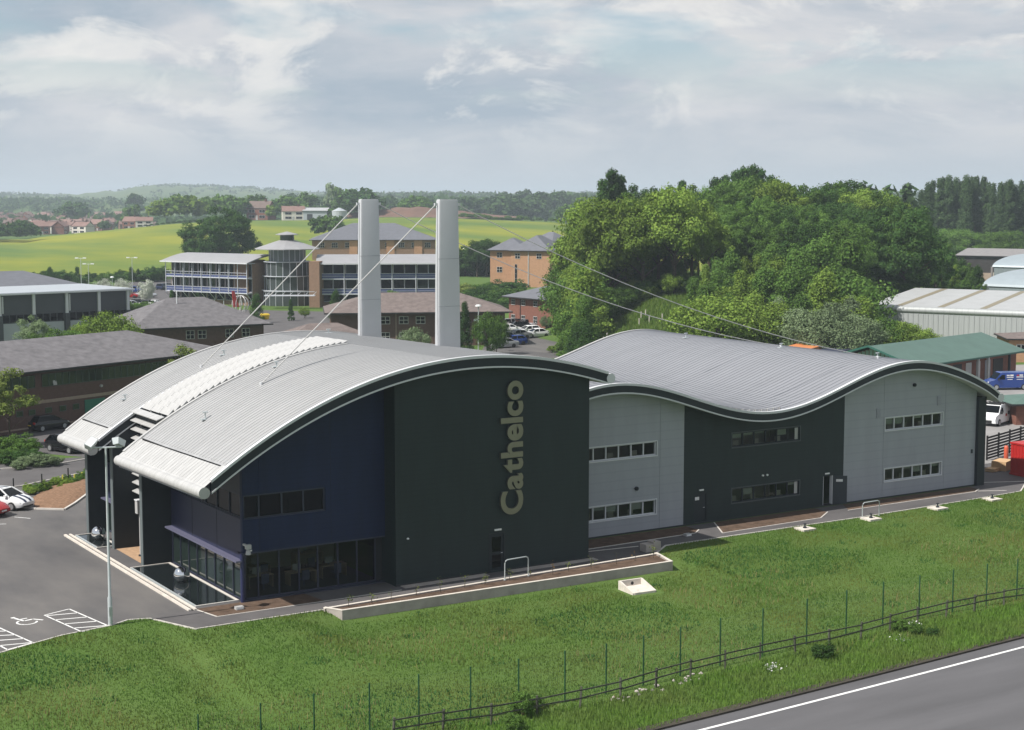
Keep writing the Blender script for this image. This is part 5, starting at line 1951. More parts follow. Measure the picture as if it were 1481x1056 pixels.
def wing(A, B, D_, nb, balus, end_right):
    W_, an = span(A, B)
    zs, ze = (2.55, 5.60), 8.75
    opart(MB().box(0, 1.7, 0, W_, D_, ze - .1), 'wall', M_BRICKT if False else M_BRICKT, A, an)
    w = MB()
    for k in range(nb):
        x0, x1 = W_ * k / nb + .25, W_ * (k + 1) / nb - .05
        for z in (zs[0] + .15, zs[1] + .15):
            for (a, b) in ((x0, (x0 + x1) / 2 - .05), ((x0 + x1) / 2, x1)):
                f = opart(MB().box(a, 1.60, z, b, 1.68, z + 2.75).box(a + .0, 1.56, z, a + .10, 1.6, z + 2.75).box(a + .1, 1.57, z + 2.65, b, 1.6, z + 2.75), 'window', M_STEELP, A, an)
                f.location = f.location
                MB().box(a + .13, 1.585, z + .1, b - .03, 1.598, z + 2.62).build('pane', M_GLASS if (k + int(z)) % 3 else M_GLASS2, f)
        f = opart(MB().box(x0, 1.6, .9, x1, 1.69, 2.35), 'window', M_STEELP, A, an)
        MB().box(x0 + .1, 1.57, 1.0, x1 - .1, 1.598, 2.28).build('pane', M_GLASS, f)
    for z in zs:
        opart(MB().box(-.1, 0, z - .12, W_, 1.69, z + .06), 'balcony_floor', M_STEELP, A, an)
        for k in range(nb):
            x0, x1 = W_ * k / nb + .06, W_ * (k + 1) / nb - .06
            r_ = opart(MB().box(x0, .02, z + 1.02, x1, .09, z + 1.10).box(x0, .03, z + .52, x1, .08, z + .58), 'balcony_rail', M_STEELP, A, an)
            m_ = MB().box(x0, .09, z + .12, x1, .12, z + (1.0 if balus == 2 or z < 4 else .5))
            for q in range(1, 3):
                xx = x0 + (x1 - x0) * q / 3
                m_.box(xx - .03, .05, z + .06, xx + .03, .088, z + 1.0)
            m_.build('balcony_panel', M_BLUEP, r_)
    for k in range(nb + 1):
        x = W_ * k / nb
        opart(MB().tube([(x, .0, 2.3), (x, .0, ze)], .085, 8).tube([(x, .0, 2.3), (x, 1.2, 1.2), (x, 1.25, 0)], .075, 6), 'post', M_STEELP, A, an)
    m = MB()
    n = 8
    for k in range(n):
        t0, t1 = k / n, (k + 1) / n
        z0, z1 = ze + 1.5 * math.sin(t0 * math.pi * .5), ze + 1.5 * math.sin(t1 * math.pi * .5)
        y0, y1 = -.8 + (D_ * .6 + .8) * t0, -.8 + (D_ * .6 + .8) * t1
        m.add([(-.8, y0, z0), (W_ + .8, y0, z0), (W_ + .8, y1, z1), (-.8, y1, z1)], [(0, 1, 2, 3)])
        m.add([(W_ + .8, y0, z0), (W_ + .8, y0, z0 - .25), (W_ + .8, y1, z1 - .25), (W_ + .8, y1, z1)], [(0, 1, 2, 3)])
    m.add([(-.8, D_ * .6, ze + 1.5), (W_ + .8, D_ * .6, ze + 1.5), (W_ + .8, D_ + .5, ze + .9), (-.8, D_ + .5, ze + .9)], [(0, 1, 2, 3)])
    opart(m, 'roof', M_ALU, A, an, smooth=True)
    opart(MB().box(-.82, -.9, ze - .22, W_ + .82, -.78, ze + .04), 'roof_edge', M_SILVER, A, an)
    opart(MB().box(-.8, -.78, ze - .20, W_ + .8, 1.7, ze - .10), 'soffit', M_STEELP, A, an)
    return W_, an


A, B = AT(240, 341), AT(357, 326)
W_, an = wing(A, B, 13, 9, 1, True)
e1 = B + Vector((-math.sin(an), math.cos(an), 0)) * 1.0
A2, B2 = AT(463, 322), AT(636, 322)
W2, an2 = wing(A2, B2, 14, 5, 2, False)
# brick piers beside the drum
for (pa, pb, dd) in ((358, 384, 327), (447, 462, 320)):
    a, b = AT(pa, dd + .5), AT(pb, dd + (4 if pa < 400 else 0))
    w_, an3 = span(a, b)
    opart(MB().box(0, 0, 0, w_, 12, 9.2), 'brick_pier', M_BRICKT, a, an3)
# the drum
cen = AT(416, 329)
DRZ = [(0.0, 3.0, 4.9), (3.1, 5.9, 4.7), (6.0, 8.8, 4.5)]
M_DRUM = mat('drum_glass', (.05, .06, .06), .08, 0, .6)


def ring(mb, r, z0, z1, n=20, a0=math.pi, a1=2 * math.pi):
    for k in range(n):
        t0, t1 = 2 * math.pi * k / n, 2 * math.pi * (k + 1) / n
        mb.add([(r * math.cos(t0), r * math.sin(t0), z0), (r * math.cos(t1), r * math.sin(t1), z0), (r * math.cos(t1), r * math.sin(t1), z1), (r * math.cos(t0), r * math.sin(t0), z1)], [(0, 1, 2, 3)])


for i, (z0, z1, r_) in enumerate(DRZ):
    gl_ = MB()
    ring(gl_, r_, z0, z1)
    gf = opart(gl_, 'glass_drum', M_DRUM, cen, 0)
    mu = MB()
    for k in range(20):
        t_ = 2 * math.pi * k / 20
        mu.box(r_ * math.cos(t_) - .05, r_ * math.sin(t_) - .05, z0, r_ * math.cos(t_) + .05, r_ * math.sin(t_) + .05, z1)
    mu.build('mullion', M_STEELP, gf)
    opart(MB().lathe([(r_ + .35, z1), (r_ + .4, z1 + .05), (r_ + .4, z1 + .16)], 24), 'drum_floor', M_STEELP, cen, 0)
gl_ = MB()
ring(gl_, 3.7, 9.0, 11.4)
gf = opart(gl_, 'glass_drum', mat('upper_drum', (.13, .15, .155), .2), cen, 0)
mu = MB()
for k in range(20):
    t_ = 2 * math.pi * k / 20
    mu.box(3.7 * math.cos(t_) - .06, 3.7 * math.sin(t_) - .06, 9.0, 3.7 * math.cos(t_) + .06, 3.7 * math.sin(t_) + .06, 11.4)
mu.build('mullion', M_STEELP, gf)
opart(MB().lathe([(6.6, 11.4), (6.6, 11.55), (1.7, 13.2), (1.7, 13.2)], 12), 'drum_roof', M_ALU, cen, 0)
opart(MB().lathe([(1.45, 13.2), (1.45, 14.3)], 12), 'lantern', M_DRUM, cen, 0)
opart(MB().lathe([(2.3, 14.3), (2.3, 14.42), (.1, 15.0)], 12), 'lantern_roof', M_ALU, cen, 0)
cn = MB()
pc = AT(418, 317)
for x in np.linspace(-4.6, 4.6, 7):
    cn.tube([(x, 0, 2.6), (x + .8, 0, 3.4)], .05, 5)
cn.box(-5, -.1, 2.5, 5, 2, 2.65).box(-5, -.1, 3.35, 5, .0, 3.45)
opart(cn, 'entrance_canopy', M_STEELP, pc, R(-32))
# white lattice ball sculpture and its red sail by the entrance
p = G(348, 456)
t = thing('lattice_sculpture', 'white lattice ball sculpture with a red and white sail before the balconied office', 'sculpture', (p.x, p.y, 0))
m = MB()
for k in range(5):
    a = math.pi * k / 5
    m.tube([(1.6 * math.cos(q) * math.cos(a), 1.6 * math.cos(q) * math.sin(a), 2.1 + 1.6 * math.sin(q)) for q in us(0, 2 * math.pi, 16)], .08, 5)
m.build('lattice', M_WHITE, t)
MB().hexa([(-1.6, -.6, 1.6), (-.5, -.6, 1.6), (-.5, -.5, 1.6), (-1.6, -.5, 1.6), (-1.9, -.6, 4.6), (-1.4, -.6, 4.6), (-1.4, -.5, 4.6), (-1.9, -.5, 4.6)]).build('sail', carpaint('sail', (.55, .06, .06)), t)
MB().tube([(0, 0, 0), (0, 0, .9)], .35, 8).build('plinth', M_CONC, t)
p = G(383, 462)
t = thing('grit_bin', 'small yellow grit bin on the lawn before the balconied office', 'bin', (p.x, p.y, 0))
MB().hexa([(-.6, -.4, 0), (.6, -.4, 0), (.6, .4, 0), (-.6, .4, 0), (-.75, -.5, .8), (.75, -.5, .8), (.75, .5, .8), (-.75, .5, .8)]).build('bin_body', mat('bin_yellow', (.65, .45, .02), .5), t)
MB().hexa([(-.8, -.55, .8), (.8, -.55, .8), (.8, .55, .8), (-.8, .55, .8), (-.6, -.4, 1.05), (.6, -.4, 1.05), (.6, .4, 1.05), (-.6, .4, 1.05)]).build('lid', MATS['bin_yellow'], t)

# B4: slate-roofed brick offices behind
A, B = AT(452, 520), AT(630, 520)
W_, an = span(A, B)
t = block('slate_roof_office', 'tan brick office with a broad blue slate hipped roof behind the balconied office', 'building', A, an, W_, 26, ZAT(346, 520), M_BRICKT, M_SLATEG, 5.2, .9)
H = ZAT(346, 520)
side(t, 'front', W_, 26, H - 2.6, list(np.linspace(3, W_ - 2.5, 9)), 2.0, 1.7, 3, 2)
for x in (12, 24, 33):
    MB().box(x, -.3, 0, x + 2.6, 0, H - .2).build('pier', M_BRICKO, t)
# B5: orange brick offices
A, B = AT(709, 398), AT(761, 396)
W_, an = span(A, B)
H = ZAT(361, 397)
t = block('orange_office', 'orange brick office with a grey slate hipped roof at the edge of the wood', 'building', A, an, W_, 12, H, M_BRICKO, M_SLATEG, 2.9, .7)
side(t, 'front', W_, 12, H - 1.9, [2.4, 7.0], 1.4, 1.3, 2, 2)
side(t, 'front', W_, 12, 3.3, [2.4], 1.4, 1.4, 2, 2)
A, B = AT(739, 391), AT(795, 388)
W_, an = span(A, B)
t = block('orange_tower_wing', 'orange brick front wing of the slate roofed office, with a tall slit window', 'building', A, an, W_, 14, H + .1, M_BRICKO, M_SLATEG, 3.6, .6)
side(t, 'front', W_, 14, H - 1.9, [1.7, 7.2], 1.3, 1.3, 2, 2)
win(t, (1.0, -.02, 1.0), 0, .6, 4.6, 1, 4)
MB().box(4.4, -.15, 0, 4.6, 0, H - .2).build('downpipe', M_WHITE, t)
A, B = AT(797, 396), AT(850, 404)
W_, an = span(A, B)
t = block('orange_rear_wing', 'rear wing of the orange brick offices half hidden by trees', 'building', A, an, W_, 14, H + .1, M_BRICKO, M_SLATEG, 4.2, .6)
side(t, 'front', W_, 14, H - 1.9, [1.5, 5.0], 1.5, 1.3, 2, 2)
side(t, 'front', W_, 14, 3.2, [1.5, 5.0], 1.5, 1.5, 2, 2)
# B6: red brick house-like office by the cars
A, B = AT(736, 272), AT(800, 262)
W_, an = span(A, B)
t = block('red_brick_office', 'two storey red brick office with a hipped slate roof by the small car park', 'building', A, an, W_, 11, 5.15, M_BRICK, M_SLATEG, 2.1, .9)
side(t, 'front', W_, 11, 3.7, [1.3, 4.2, 7.6], 1.1, 1.0, 2, 2)
side(t, 'front', W_, 11, .9, [1.3, 4.2, 7.6], 1.1, 1.2, 2, 2)
MB().box(3.3, -.1, 0, 3.42, 0, 5).build('downpipe', M_BLACK, t)
# B7: brown brick with the great hipped roof behind the masts
A, B = AT(478, 234), AT(735, 236)
W_, an = span(A, B)
t = block('hip_roof_office', 'low brown brick office under a wide brown tiled hipped roof behind the masts', 'building', A + FW * .8, an, W_ - .5, 13, 5.1, M_BRICKD, M_SLATEB, 2.5, 1.0)
side(t, 'front', W_, 13, 3.3, [7.9, 10.6, 13.1, 19.6, 22.2], 1.4, 1.15, 2, 2)
side(t, 'front', W_, 13, .9, [7.9, 10.6, 17.5, 19.6, 22.2], 1.3, 1.2, 2, 2)
MB().box(9.4, -.1, 0, 9.52, 0, 5).build('downpipe', M_STONE, t)
# B8: dark hipped roofs near left of centre
A, B = AT(196, 222), AT(385, 228)
W_, an = span(A, B)
t = block('dark_hip_office', 'low brick office with a dark slate hipped roof left of the stay rods', 'building', A, an, W_ - .5, 13, 4.2, M_BRICKD, M_SLATE, 3.6, 1.0)
side(t, 'front', W_, 13, 2.4, [7.5, 9.2, 13.2, 15.6], 1.2, 1.2, 2, 2)
MB().tube([(7.3, 5, 7.0), (7.3, 5, 8.8)], .09, 6).build('flue', M_SILVER, t)
A, B = AT(405, 196), AT(560, 200)
W_, an = span(A, B)
t = block('brown_hip_office', 'low office with a brown tiled hipped roof behind the rear mast', 'building', A, an, W_, 10, 3.6, M_BRICKD, M_SLATEB, 2.5, .9)
side(t, 'front', W_, 10, 1.6, [3, 7, 10], 1.2, 1.2, 2, 2)

# ---- right-hand sheds
M_SHED = mat('shed_sheeting', (.36, .38, .38), .55, .1, .4, var=.12, vs=.8, stretch=(4, 4, .3), band=('X', .9, .12))
M_SHEDR = mat('shed_roof_sheet', (.36, .37, .375), .6, 0, .4, var=.10, vs=.5)
A, B = G(1252, 499), G(1520, 513)
W_, an = span(A, B)
t = thing('grey_shed', 'large pale grey corrugated shed with a white roof and brown rooflight strips', 'shed', (A.x, A.y, 0), an)
H = 5.6
MB().box(0, 0, 0, W_, 44, H).build('wall', M_SHED, t)
m = MB()
m.tube([(0, .25, H - .1), (W_, .25, H - .1)], .5, 14)
m.build('rounded_eave', M_SHED, t, True)
MB().add([(0, .2, H + .4), (W_, .2, H + .4), (W_, 22, H + 1.9), (0, 22, H + 1.9), (W_, 44, H + .4), (0, 44, H + .4)], [(0, 1, 2, 3), (3, 2, 4, 5)]).build('roof', M_SHEDR, t)
MB().add([(-.01, 0, H), (-.01, 44, H), (-.01, 44, H + .4), (-.01, 22, H + 1.9), (-.01, .2, H + .4)], [(4, 3, 2, 1, 0)]).build('gable', M_SHED, t)
for k in range(4):
    x = 4.3 + k * 6.2
    MB().add([(x, .6, H + .445), (x + 1.0, .6, H + .445), (x + 1.0, 21.8, H + 1.905), (x, 21.8, H + 1.905)], [(0, 1, 2, 3)]).build('rooflight', mat('rooflight_brown', (.20, .175, .12), .6), t)
fl_ = MB().box(-.03, -.05, 0, .03, 0, H - .5).mesh('rib', M_SHED)
for k in range(int(W_ / .75)):
    link('rib', fl_, t, (.4 + k * .75, 0, 0))


def barrel(name, label, pxa, pxb, d0, d1, H, rise, D_, wall, roof, edge=None):
    A, B = AT(pxa, d0), AT(pxb, d1)
    W_, an = span(A, B)
    t = thing(name, label, 'shed', (A.x, A.y, 0), an)
    MB().box(0, 0, 0, W_, D_, H).build('wall', wall, t)
    m = MB()
    n = 10
    for k in range(n):
        a0, a1 = math.pi / 2 * k / n, math.pi / 2 * (k + 1) / n
        f = lambda a: (-.2 + D_ * .5 * (1 - math.cos(a)) * 1.0, H + rise * math.sin(a))
        (y0, z0), (y1, z1) = f(a0), f(a1)
        m.add([(-.3, y0, z0), (W_ + .3, y0, z0), (W_ + .3, y1, z1), (-.3, y1, z1)], [(0, 1, 2, 3)])
    m.add([(-.3, D_ * .5 - .2, H + rise), (W_ + .3, D_ * .5 - .2, H + rise), (W_ + .3, D_, H + rise * .4), (-.3, D_, H + rise * .4)], [(0, 1, 2, 3)])
    m.build('roof', roof, t, True)
    m = MB()
    pts = [(-.31, -.2 + D_ * .5 * (1 - math.cos(a)), H + rise * math.sin(a)) for a in us(0, math.pi / 2, 10)]
    m.tube([(-.31, -.2, 0), (-.31, -.2, H)], .24, 6)
    m.build('verge', edge or roof, t, True)
    MB().add([(-.3, -.2, H)] + [(-.3, p_[1], p_[2]) for p_ in pts[1:]] + [(-.3, D_, H + rise * .4), (-.3, D_, H)], [tuple(range(13))[::-1]]).build('gable', wall, t)
    return t


M_BLSH = mat('blue_grey_sheet', (.20, .235, .25), .5, .1, .4, var=.1, vs=.4, band=('X', 1.0, .08))
M_BLSH2 = mat('pale_blue_sheet', (.30, .35, .38), .5, .1, .4, var=.1, vs=.4)
t = barrel('curved_shed', 'blue grey shed with a rounded roof and a blue corner strip at the right edge', 1424, 1560, 300, 292, 6.0, 2.6, 34, M_BLSH, M_BLSH2, mat('blue_verge', (.03, .16, .42), .5))
MB().box(6.6, -.3, 2.6, 7.2, 0, 3.6).box(9.6, -.3, 2.2, 10.0, 0, 2.8).build('vent', M_BLACK, t)
barrel('curved_shed', 'farther blue grey rounded shed behind the one with the blue corner', 1437, 1580, 345, 338, 7.6, 2.2, 34, M_BLSH, M_BLSH2, mat('grey_verge', (.22, .20, .20), .5))
A, B = AT(1383, 438), AT(1560, 430)
W_, an = span(A, B)
t = block('dark_shed', 'dark brown boarded shed with a grey roof below the poplars', 'shed', A, an, W_, 22, ZAT(366, 435), mat('dark_boards', (.028, .024, .024), .8, var=.2, vs=1), mat('asbestos_roof', (.22, .21, .21), .8, var=.2, vs=1), 1.6, .5, 'gable')
MB().box(0, -.12, 0, W_, 0, 2.2).build('plinth_wall', M_STONE, t)
pb_ = MB().box(-.1, -.3, 0, .1, -.12, 2.4).mesh('post', M_CONCL)
for k in range(7):
    link('post', pb_, t, (1.5 + k * 4.2, 0, 0))
A, B = AT(1428, 560), AT(1600, 560)
W_, an = span(A, B)
block('pale_shed', 'pale blue gabled shed in the distance under the poplars', 'shed', A, an, W_, 30, ZAT(343, 560), M_BLSH2, M_BLSH2, 2.4, .4, 'gable')
# green-roofed units
A, B = G(1320, 529, 3.1), G(1470, 507.5, 3.1)
W_, an = span(A, B)
M_GRNR = mat('green_roof_sheet', (.085, .145, .122), .6, 0, .3, var=.15, vs=.6, band=('X', 1.0, .10))
t = block('green_roof_unit', 'low unit with a green profiled roof and boarded green gable beyond the workshop', 'building', A, an, W_, 10.5, 3.15, M_BRICK, M_GRNR, 1.9, .9, 'gable', None, mat('green_trim', (.02, .09, .07), .5))
gb = MB().box(-.03, -.2, 0, 0, .2, 2.6).mesh('board', mat('green_board', (.22, .34, .29), .6))
for k in range(20):
    y = .3 + k * .51
    hgt = 3.0 + 1.65 * (1 - abs(y - 5.25) / 5.25)
    o = link('board', gb, t, (-.02, y, 2.0))
    o.scale = (1, 1, max(.2, (hgt - 2.0) / 2.6))
vt = MB()
for s in (0, 1):
    vt.bar((-.95, -.9 if s == 0 else 11.4, 3.12), (-.95, 5.25, 5.02), .12, .22)
vt.build('verge_trim', MATS['green_trim'], t)
for (x, w_, m, nme) in ((14.5, .9, M_WHITE, 'door'), (16.6, 1.3, M_GREYJOINT, 'shutter'), (18.6, 2.4, M_BLACK, 'doorway'), (12.0, 1.3, M_WHITE, 'shutter'), (9.0, 2.0, M_BLACK, 'doorway')):
    MB().box(x, -.06, 0, x + w_, 0, 2.5).build(nme, m, t)
for x in (13.6, 16.0, 21.3):
    MB().box(x, -.8, 0, x + .25, -.55, 3.0).build('post', M_WHITE if x < 21 else M_FASCIA, t)
p = G(1500, 612)
t = block('brick_hut', 'small brown brick hut with a green roof at the right edge', 'building', G(1469, 615), heading(1, .1), 6.5, 5, 2.15, M_BRICK, M_GRNR, .6, .7, 'hip')
MB().box(1.2, -.05, 0, 2.2, 0, 2.1).build('door', M_FASCIA, t)
A = AT(1476, 215)
t = block('orange_brick_store', 'low tan brick store behind the green roofed unit', 'building', AT(1462, 222), heading(1, -.1), 20, 8, 3.2, M_BRICKO, M_SLATEB, .6, .3, 'hip')
win(t, (1.0, -.02, 1.4), 0, 1.2, 1.0)
# containers behind the workshop
for (pa, pb, d, z, m, lab) in ((1134, 1174, 198, 3.45, mat('container_orange', (.55, .20, .07), .6, var=.15, vs=1), 'orange container showing over the back of the wavy roof'), (1180, 1216, 198, 3.1, mat('container_navy', (.025, .03, .06), .6), 'dark blue container beside the orange one behind the wavy roof')):
    A, B = AT(pa, d), AT(pb, d - 1)
    W_, an = span(A, B)
    t = thing('yard_container', lab, 'container', (A.x, A.y, 0), an)
    MB().box(0, 0, 0, W_, 6, z).build('body', m, t)
    MB().box(-.05, -.05, z, W_ + .05, 6.05, z + .1).build('roof', m, t)
    rm_ = MB().box(0, -.04, .1, .12, 0, z - .1).mesh('rib', m)
    for k in range(int(W_ / .3)):
        link('rib', rm_, t, (.08 + k * .3, 0, 0))

# ---- the far estate: little gabled houses
def house_proto(w, d, h, rise, wall, roof):
    t = thing('house', 'x', 'house', (0, 0, 0))
    m = MB().box(0, 0, 0, w, d, h)
    gable_walls(m, w, d, h, rise, .3)
    m.build('wall', wall, t)
    r_ = roof_mesh(w, d, h, rise, .3, 'gable').build('roof', roof, t)
    MB().box(w * .7, d * .45, h + rise * .6, w * .7 + .8, d * .45 + .8, h + rise + .9).build('chimney', M_BRICKD, r_)
    for z in (.9, 3.2):
        win(t, (w * .12, -.02, z), 0, w * .28, 1.3, 2, 1, M_WHITE, M_GLASS)
        win(t, (w * .60, -.02, z), 0, w * .28, 1.3, 2, 1, M_WHITE, M_GLASS)
    MB().box(w * .44, -.06, 0, w * .44 + .95, 0, 2.1).build('door', M_WHITE, t)
    return t


M_REDT = mat('red_tile_roof', (.23, .145, .125), .85, 0, .2, var=.25, vs=.6)
M_BRNT = mat('brown_tile_far', (.16, .12, .105), .85, 0, .2, var=.25, vs=.6)
M_REND = mat('render', (.60, .56, .50), .9)
protos = [house_proto(9, 8, 5.2, 3.0, M_BRICK, M_REDT), house_proto(12, 8, 5.0, 2.8, M_REND, M_REDT), house_proto(10, 8, 5.2, 3.0, M_BRICK, M_BRNT), house_proto(16, 8, 5.2, 3.0, M_BRICKT, M_REDT)]
hl = 'small red or brown roofed house on the far estate beyond the rape field'
k = 0
row_no = -1
HK = ['red roofed brick house', 'red roofed pale rendered house', 'brown roofed brick house', 'long tan brick house']
RN = ['front', 'second', 'third', 'middle', 'fifth', 'sixth', 'back']
used = set()
for (row_y, row_d, pxs) in ((332, 1000, range(50, 130, 11)), (326, 1080, range(-20, 215, 13)), (322, 1160, range(-20, 200, 13)), (318, 1250, range(-30, 190, 13)), (312, 1380, range(-30, 200, 14)), (306, 1540, range(-40, 190, 14)), (302, 1720, range(-30, 170, 15))):
    row_no += 1
    for px in pxs:
        i = k % 4
        px_, d = px + random.uniform(-5, 5), row_d + random.uniform(-35, 35)
        p = AT(px_, d)
        a = AZ - math.pi / 2 + random.choice([0, 0.35, 1.2, -.5, 1.57, -.2])
        hs = random.uniform(.72, .95)
        if i not in used:
            h = protos[i]
            h.location, h.rotation_euler, h.scale = p, (0, 0, a), (hs, hs, hs)
            used.add(i)
        else:
            h = dup(protos[i], p, a, hs)
        h['label'] = '%s in the %s row of the far estate, %s' % (HK[i], RN[row_no], 'far left' if px < 45 else 'left of centre' if px < 90 else 'right of centre' if px < 140 else 'rightmost part')
        h['group'] = 'houses on the far estate'
        k += 1
for (px, py, d, pr, sc, a, lab) in ((418, 316, 870, 1, 1.0, .2, 'cream house with a brown roof above the rape field'), (366, 306, 900, 2, 1.3, -.3, 'brick house with steep gables among the hilltop trees'), (386, 306, 905, 0, 1.2, .9, 'red brick house right of the steep gabled one on the hill'),
                                (206, 322, 875, 1, .75, .2, 'low house with a white gable at the corner of the rape field'), (187, 322, 885, 0, .85, -.2, 'red roofed house beside the rape field corner')):
    hp_ = AT(px - 8, d)
    hp_.z = float(field_z(px, d))
    h = dup(protos[pr], hp_, AZ - math.pi / 2 + a, sc, lab)
    if 'group' in h:
        del h['group']
A, B = AT(440, 870), AT(474, 868)
W_, an = span(A, B)
t = block('farm_barn', 'long low pale barn on the hill left of the rear mast', 'barn', A, an, W_, 12, 5.0, M_LGREY, M_SHEDR, 1.6, .5, 'gable')
t.location.z = float(field_z(457, 870))
MB().box(2, -.05, 0, 5, 0, 3.2).build('barn_door', M_DARKJOINT, t)
t = thing('silage_tank', 'small pale round tank beside the barn on the hill', 'tank', AT(492, 860, float(field_z(492, 860))))
MB().lathe([(4, 0), (4, 4.5), (.5, 6.2)], 18).build('drum', M_LGREY, t)
MB().lathe([(4.1, 4.4), (4.1, 4.6)], 18).build('rim', M_SILVER, t)
# ploughed heap on the crest
mb = MB()
ce = AT(600, 905, float(field_z(600, 905)))
tag(link('soil_heap', grid_mesh('soil_heap', np.linspace(-60, 60, 30), np.linspace(-25, 25, 16), lambda X, Y: 6.0 * np.exp(-(X / 38) ** 2 - (Y / 13) ** 2) + .5 * np.sin(X * .5) * np.cos(Y * .4) - .3, mat('ploughed_soil', (.15, .085, .06), .95, var=.3, vs=.1)), None, ce, AZ - math.pi / 2), kind='structure')

# ================================================================== TREES AND PLANTS
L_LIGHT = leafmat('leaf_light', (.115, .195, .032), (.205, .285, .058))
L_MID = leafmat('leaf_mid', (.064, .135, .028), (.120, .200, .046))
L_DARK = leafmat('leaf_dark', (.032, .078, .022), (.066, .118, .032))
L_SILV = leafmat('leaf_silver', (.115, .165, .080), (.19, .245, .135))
L_POP = leafmat('leaf_poplar', (.042, .082, .034), (.080, .125, .050), .18)
L_YEL = leafmat('leaf_yellow', (.115, .165, .036), (.19, .23, .066))
L_BLOS = leafmat('leaf_blossom', (.30, .34, .27), (.55, .56, .50))
L_FAR = leafmat('leaf_far', (.045, .085, .032), (.07, .12, .04), .3)


def crown(seed, rx, rz, zc, nclump, per, size, shape='round', spread=.30, flat=.55):
    """leaf cards in clumps through a crown of half-width rx, half-height rz about height zc"""
    rg = np.random.default_rng(seed)
    d = rg.normal(0, 1, (nclump, 3))
    d /= np.linalg.norm(d, axis=1)[:, None]
    rad = rg.uniform(.45, 1.0, (nclump, 1)) ** .6
    c = d * rad
    if shape == 'round':
        c[:, 2] = np.where(c[:, 2] < 0, c[:, 2] * flat, c[:, 2])
        wob = 1 + .25 * np.sin(3 * np.arctan2(d[:, 1], d[:, 0]) + seed) * np.cos(2.0 * d[:, 2] + seed)
        c *= wob[:, None]
        C_ = c * [rx, rx, rz] + [0, 0, zc]
        sp = rx * spread * rg.uniform(.55, 1.15, (nclump, 1, 1))
    elif shape == 'column':
        t = rg.uniform(0, 1, nclump) ** .85
        w = rx * np.clip(np.minimum(t * 5 + .35, 1), 0, 1) * (1 - t ** 2.6 * .92)
        a = rg.uniform(0, 2 * np.pi, nclump)
        r_ = np.sqrt(rg.uniform(.15, 1, nclump)) * w
        C_ = np.stack([r_ * np.cos(a), r_ * np.sin(a), zc - rz + 2 * rz * t], 1)
        sp = rx * spread * np.ones((nclump, 1, 1))
    else:   # loose cone: birch, conifer
        t = rg.uniform(0, 1, nclump) ** .95
        w = rx * (1 - t * .88)
        a = rg.uniform(0, 2 * np.pi, nclump)
        r_ = np.sqrt(rg.uniform(.1, 1, nclump)) * w
        C_ = np.stack([r_ * np.cos(a), r_ * np.sin(a), zc - rz + 2 * rz * t], 1)
        sp = rx * spread * rg.uniform(.6, 1.1, (nclump, 1, 1))
    # every clump is a shell of cards facing outwards, so each has a lit and a shaded side
    dr = rg.normal(0, 1, (nclump, per, 3)) + [0, 0, .25]
    dr /= np.linalg.norm(dr, axis=2)[:, :, None]
    off_ = dr * sp * 1.55 * rg.uniform(.45, 1.0, (nclump, per, 1)) ** .45 * (1 + .22 * rg.normal(0, 1, (nclump, per, 1)).clip(-1.5, 1.5)) * [1, 1, .72 if shape == 'round' else 1.15]
    P = (C_[:, None, :] + off_).reshape(-1, 3)
    n = len(P)
    nrm = dr.reshape(-1, 3) * 1.15 + rg.normal(0, .45, (n, 3)) + [0, 0, .2]
    nrm /= np.linalg.norm(nrm, axis=1)[:, None]
    a = np.cross(nrm, rg.normal(0, 1, (n, 3)))
    a /= np.linalg.norm(a, axis=1)[:, None]
    b = np.cross(nrm, a)
    s = size * rg.uniform(.55, 1.35, (n, 1))
    V = np.stack([P - a * s, P + b * s * .62, P + a * s, P - b * s * .62], 1).reshape(-1, 3)
    return np_mesh('crown', V, np.arange(len(V)).reshape(-1, 4), L_MID)


def trunk(seed, h, r, limbs, reach):
    rg = random.Random(seed)
    m = MB()
    m.tube([(0, 0, -.4), (rg.uniform(-.1, .1), rg.uniform(-.1, .1), h * .5), (rg.uniform(-.3, .3), rg.uniform(-.3, .3), h)], [r, r * .75, r * .3], 8)
    for i in range(limbs):
        a = 2 * math.pi * i / limbs + rg.uniform(-.4, .4)
        z = h * rg.uniform(.35, .8)
        q = reach * rg.uniform(.5, .9)
        m.tube([(0, 0, z), (q * .5 * math.cos(a), q * .5 * math.sin(a), z + q * .45), (q * math.cos(a), q * math.sin(a), z + q * .8)], [r * .45, r * .3, r * .1], 6)
    return m.mesh('trunk', M_BARK)


def tree_proto(nm, c, tr):
    return (nm, c, tr)


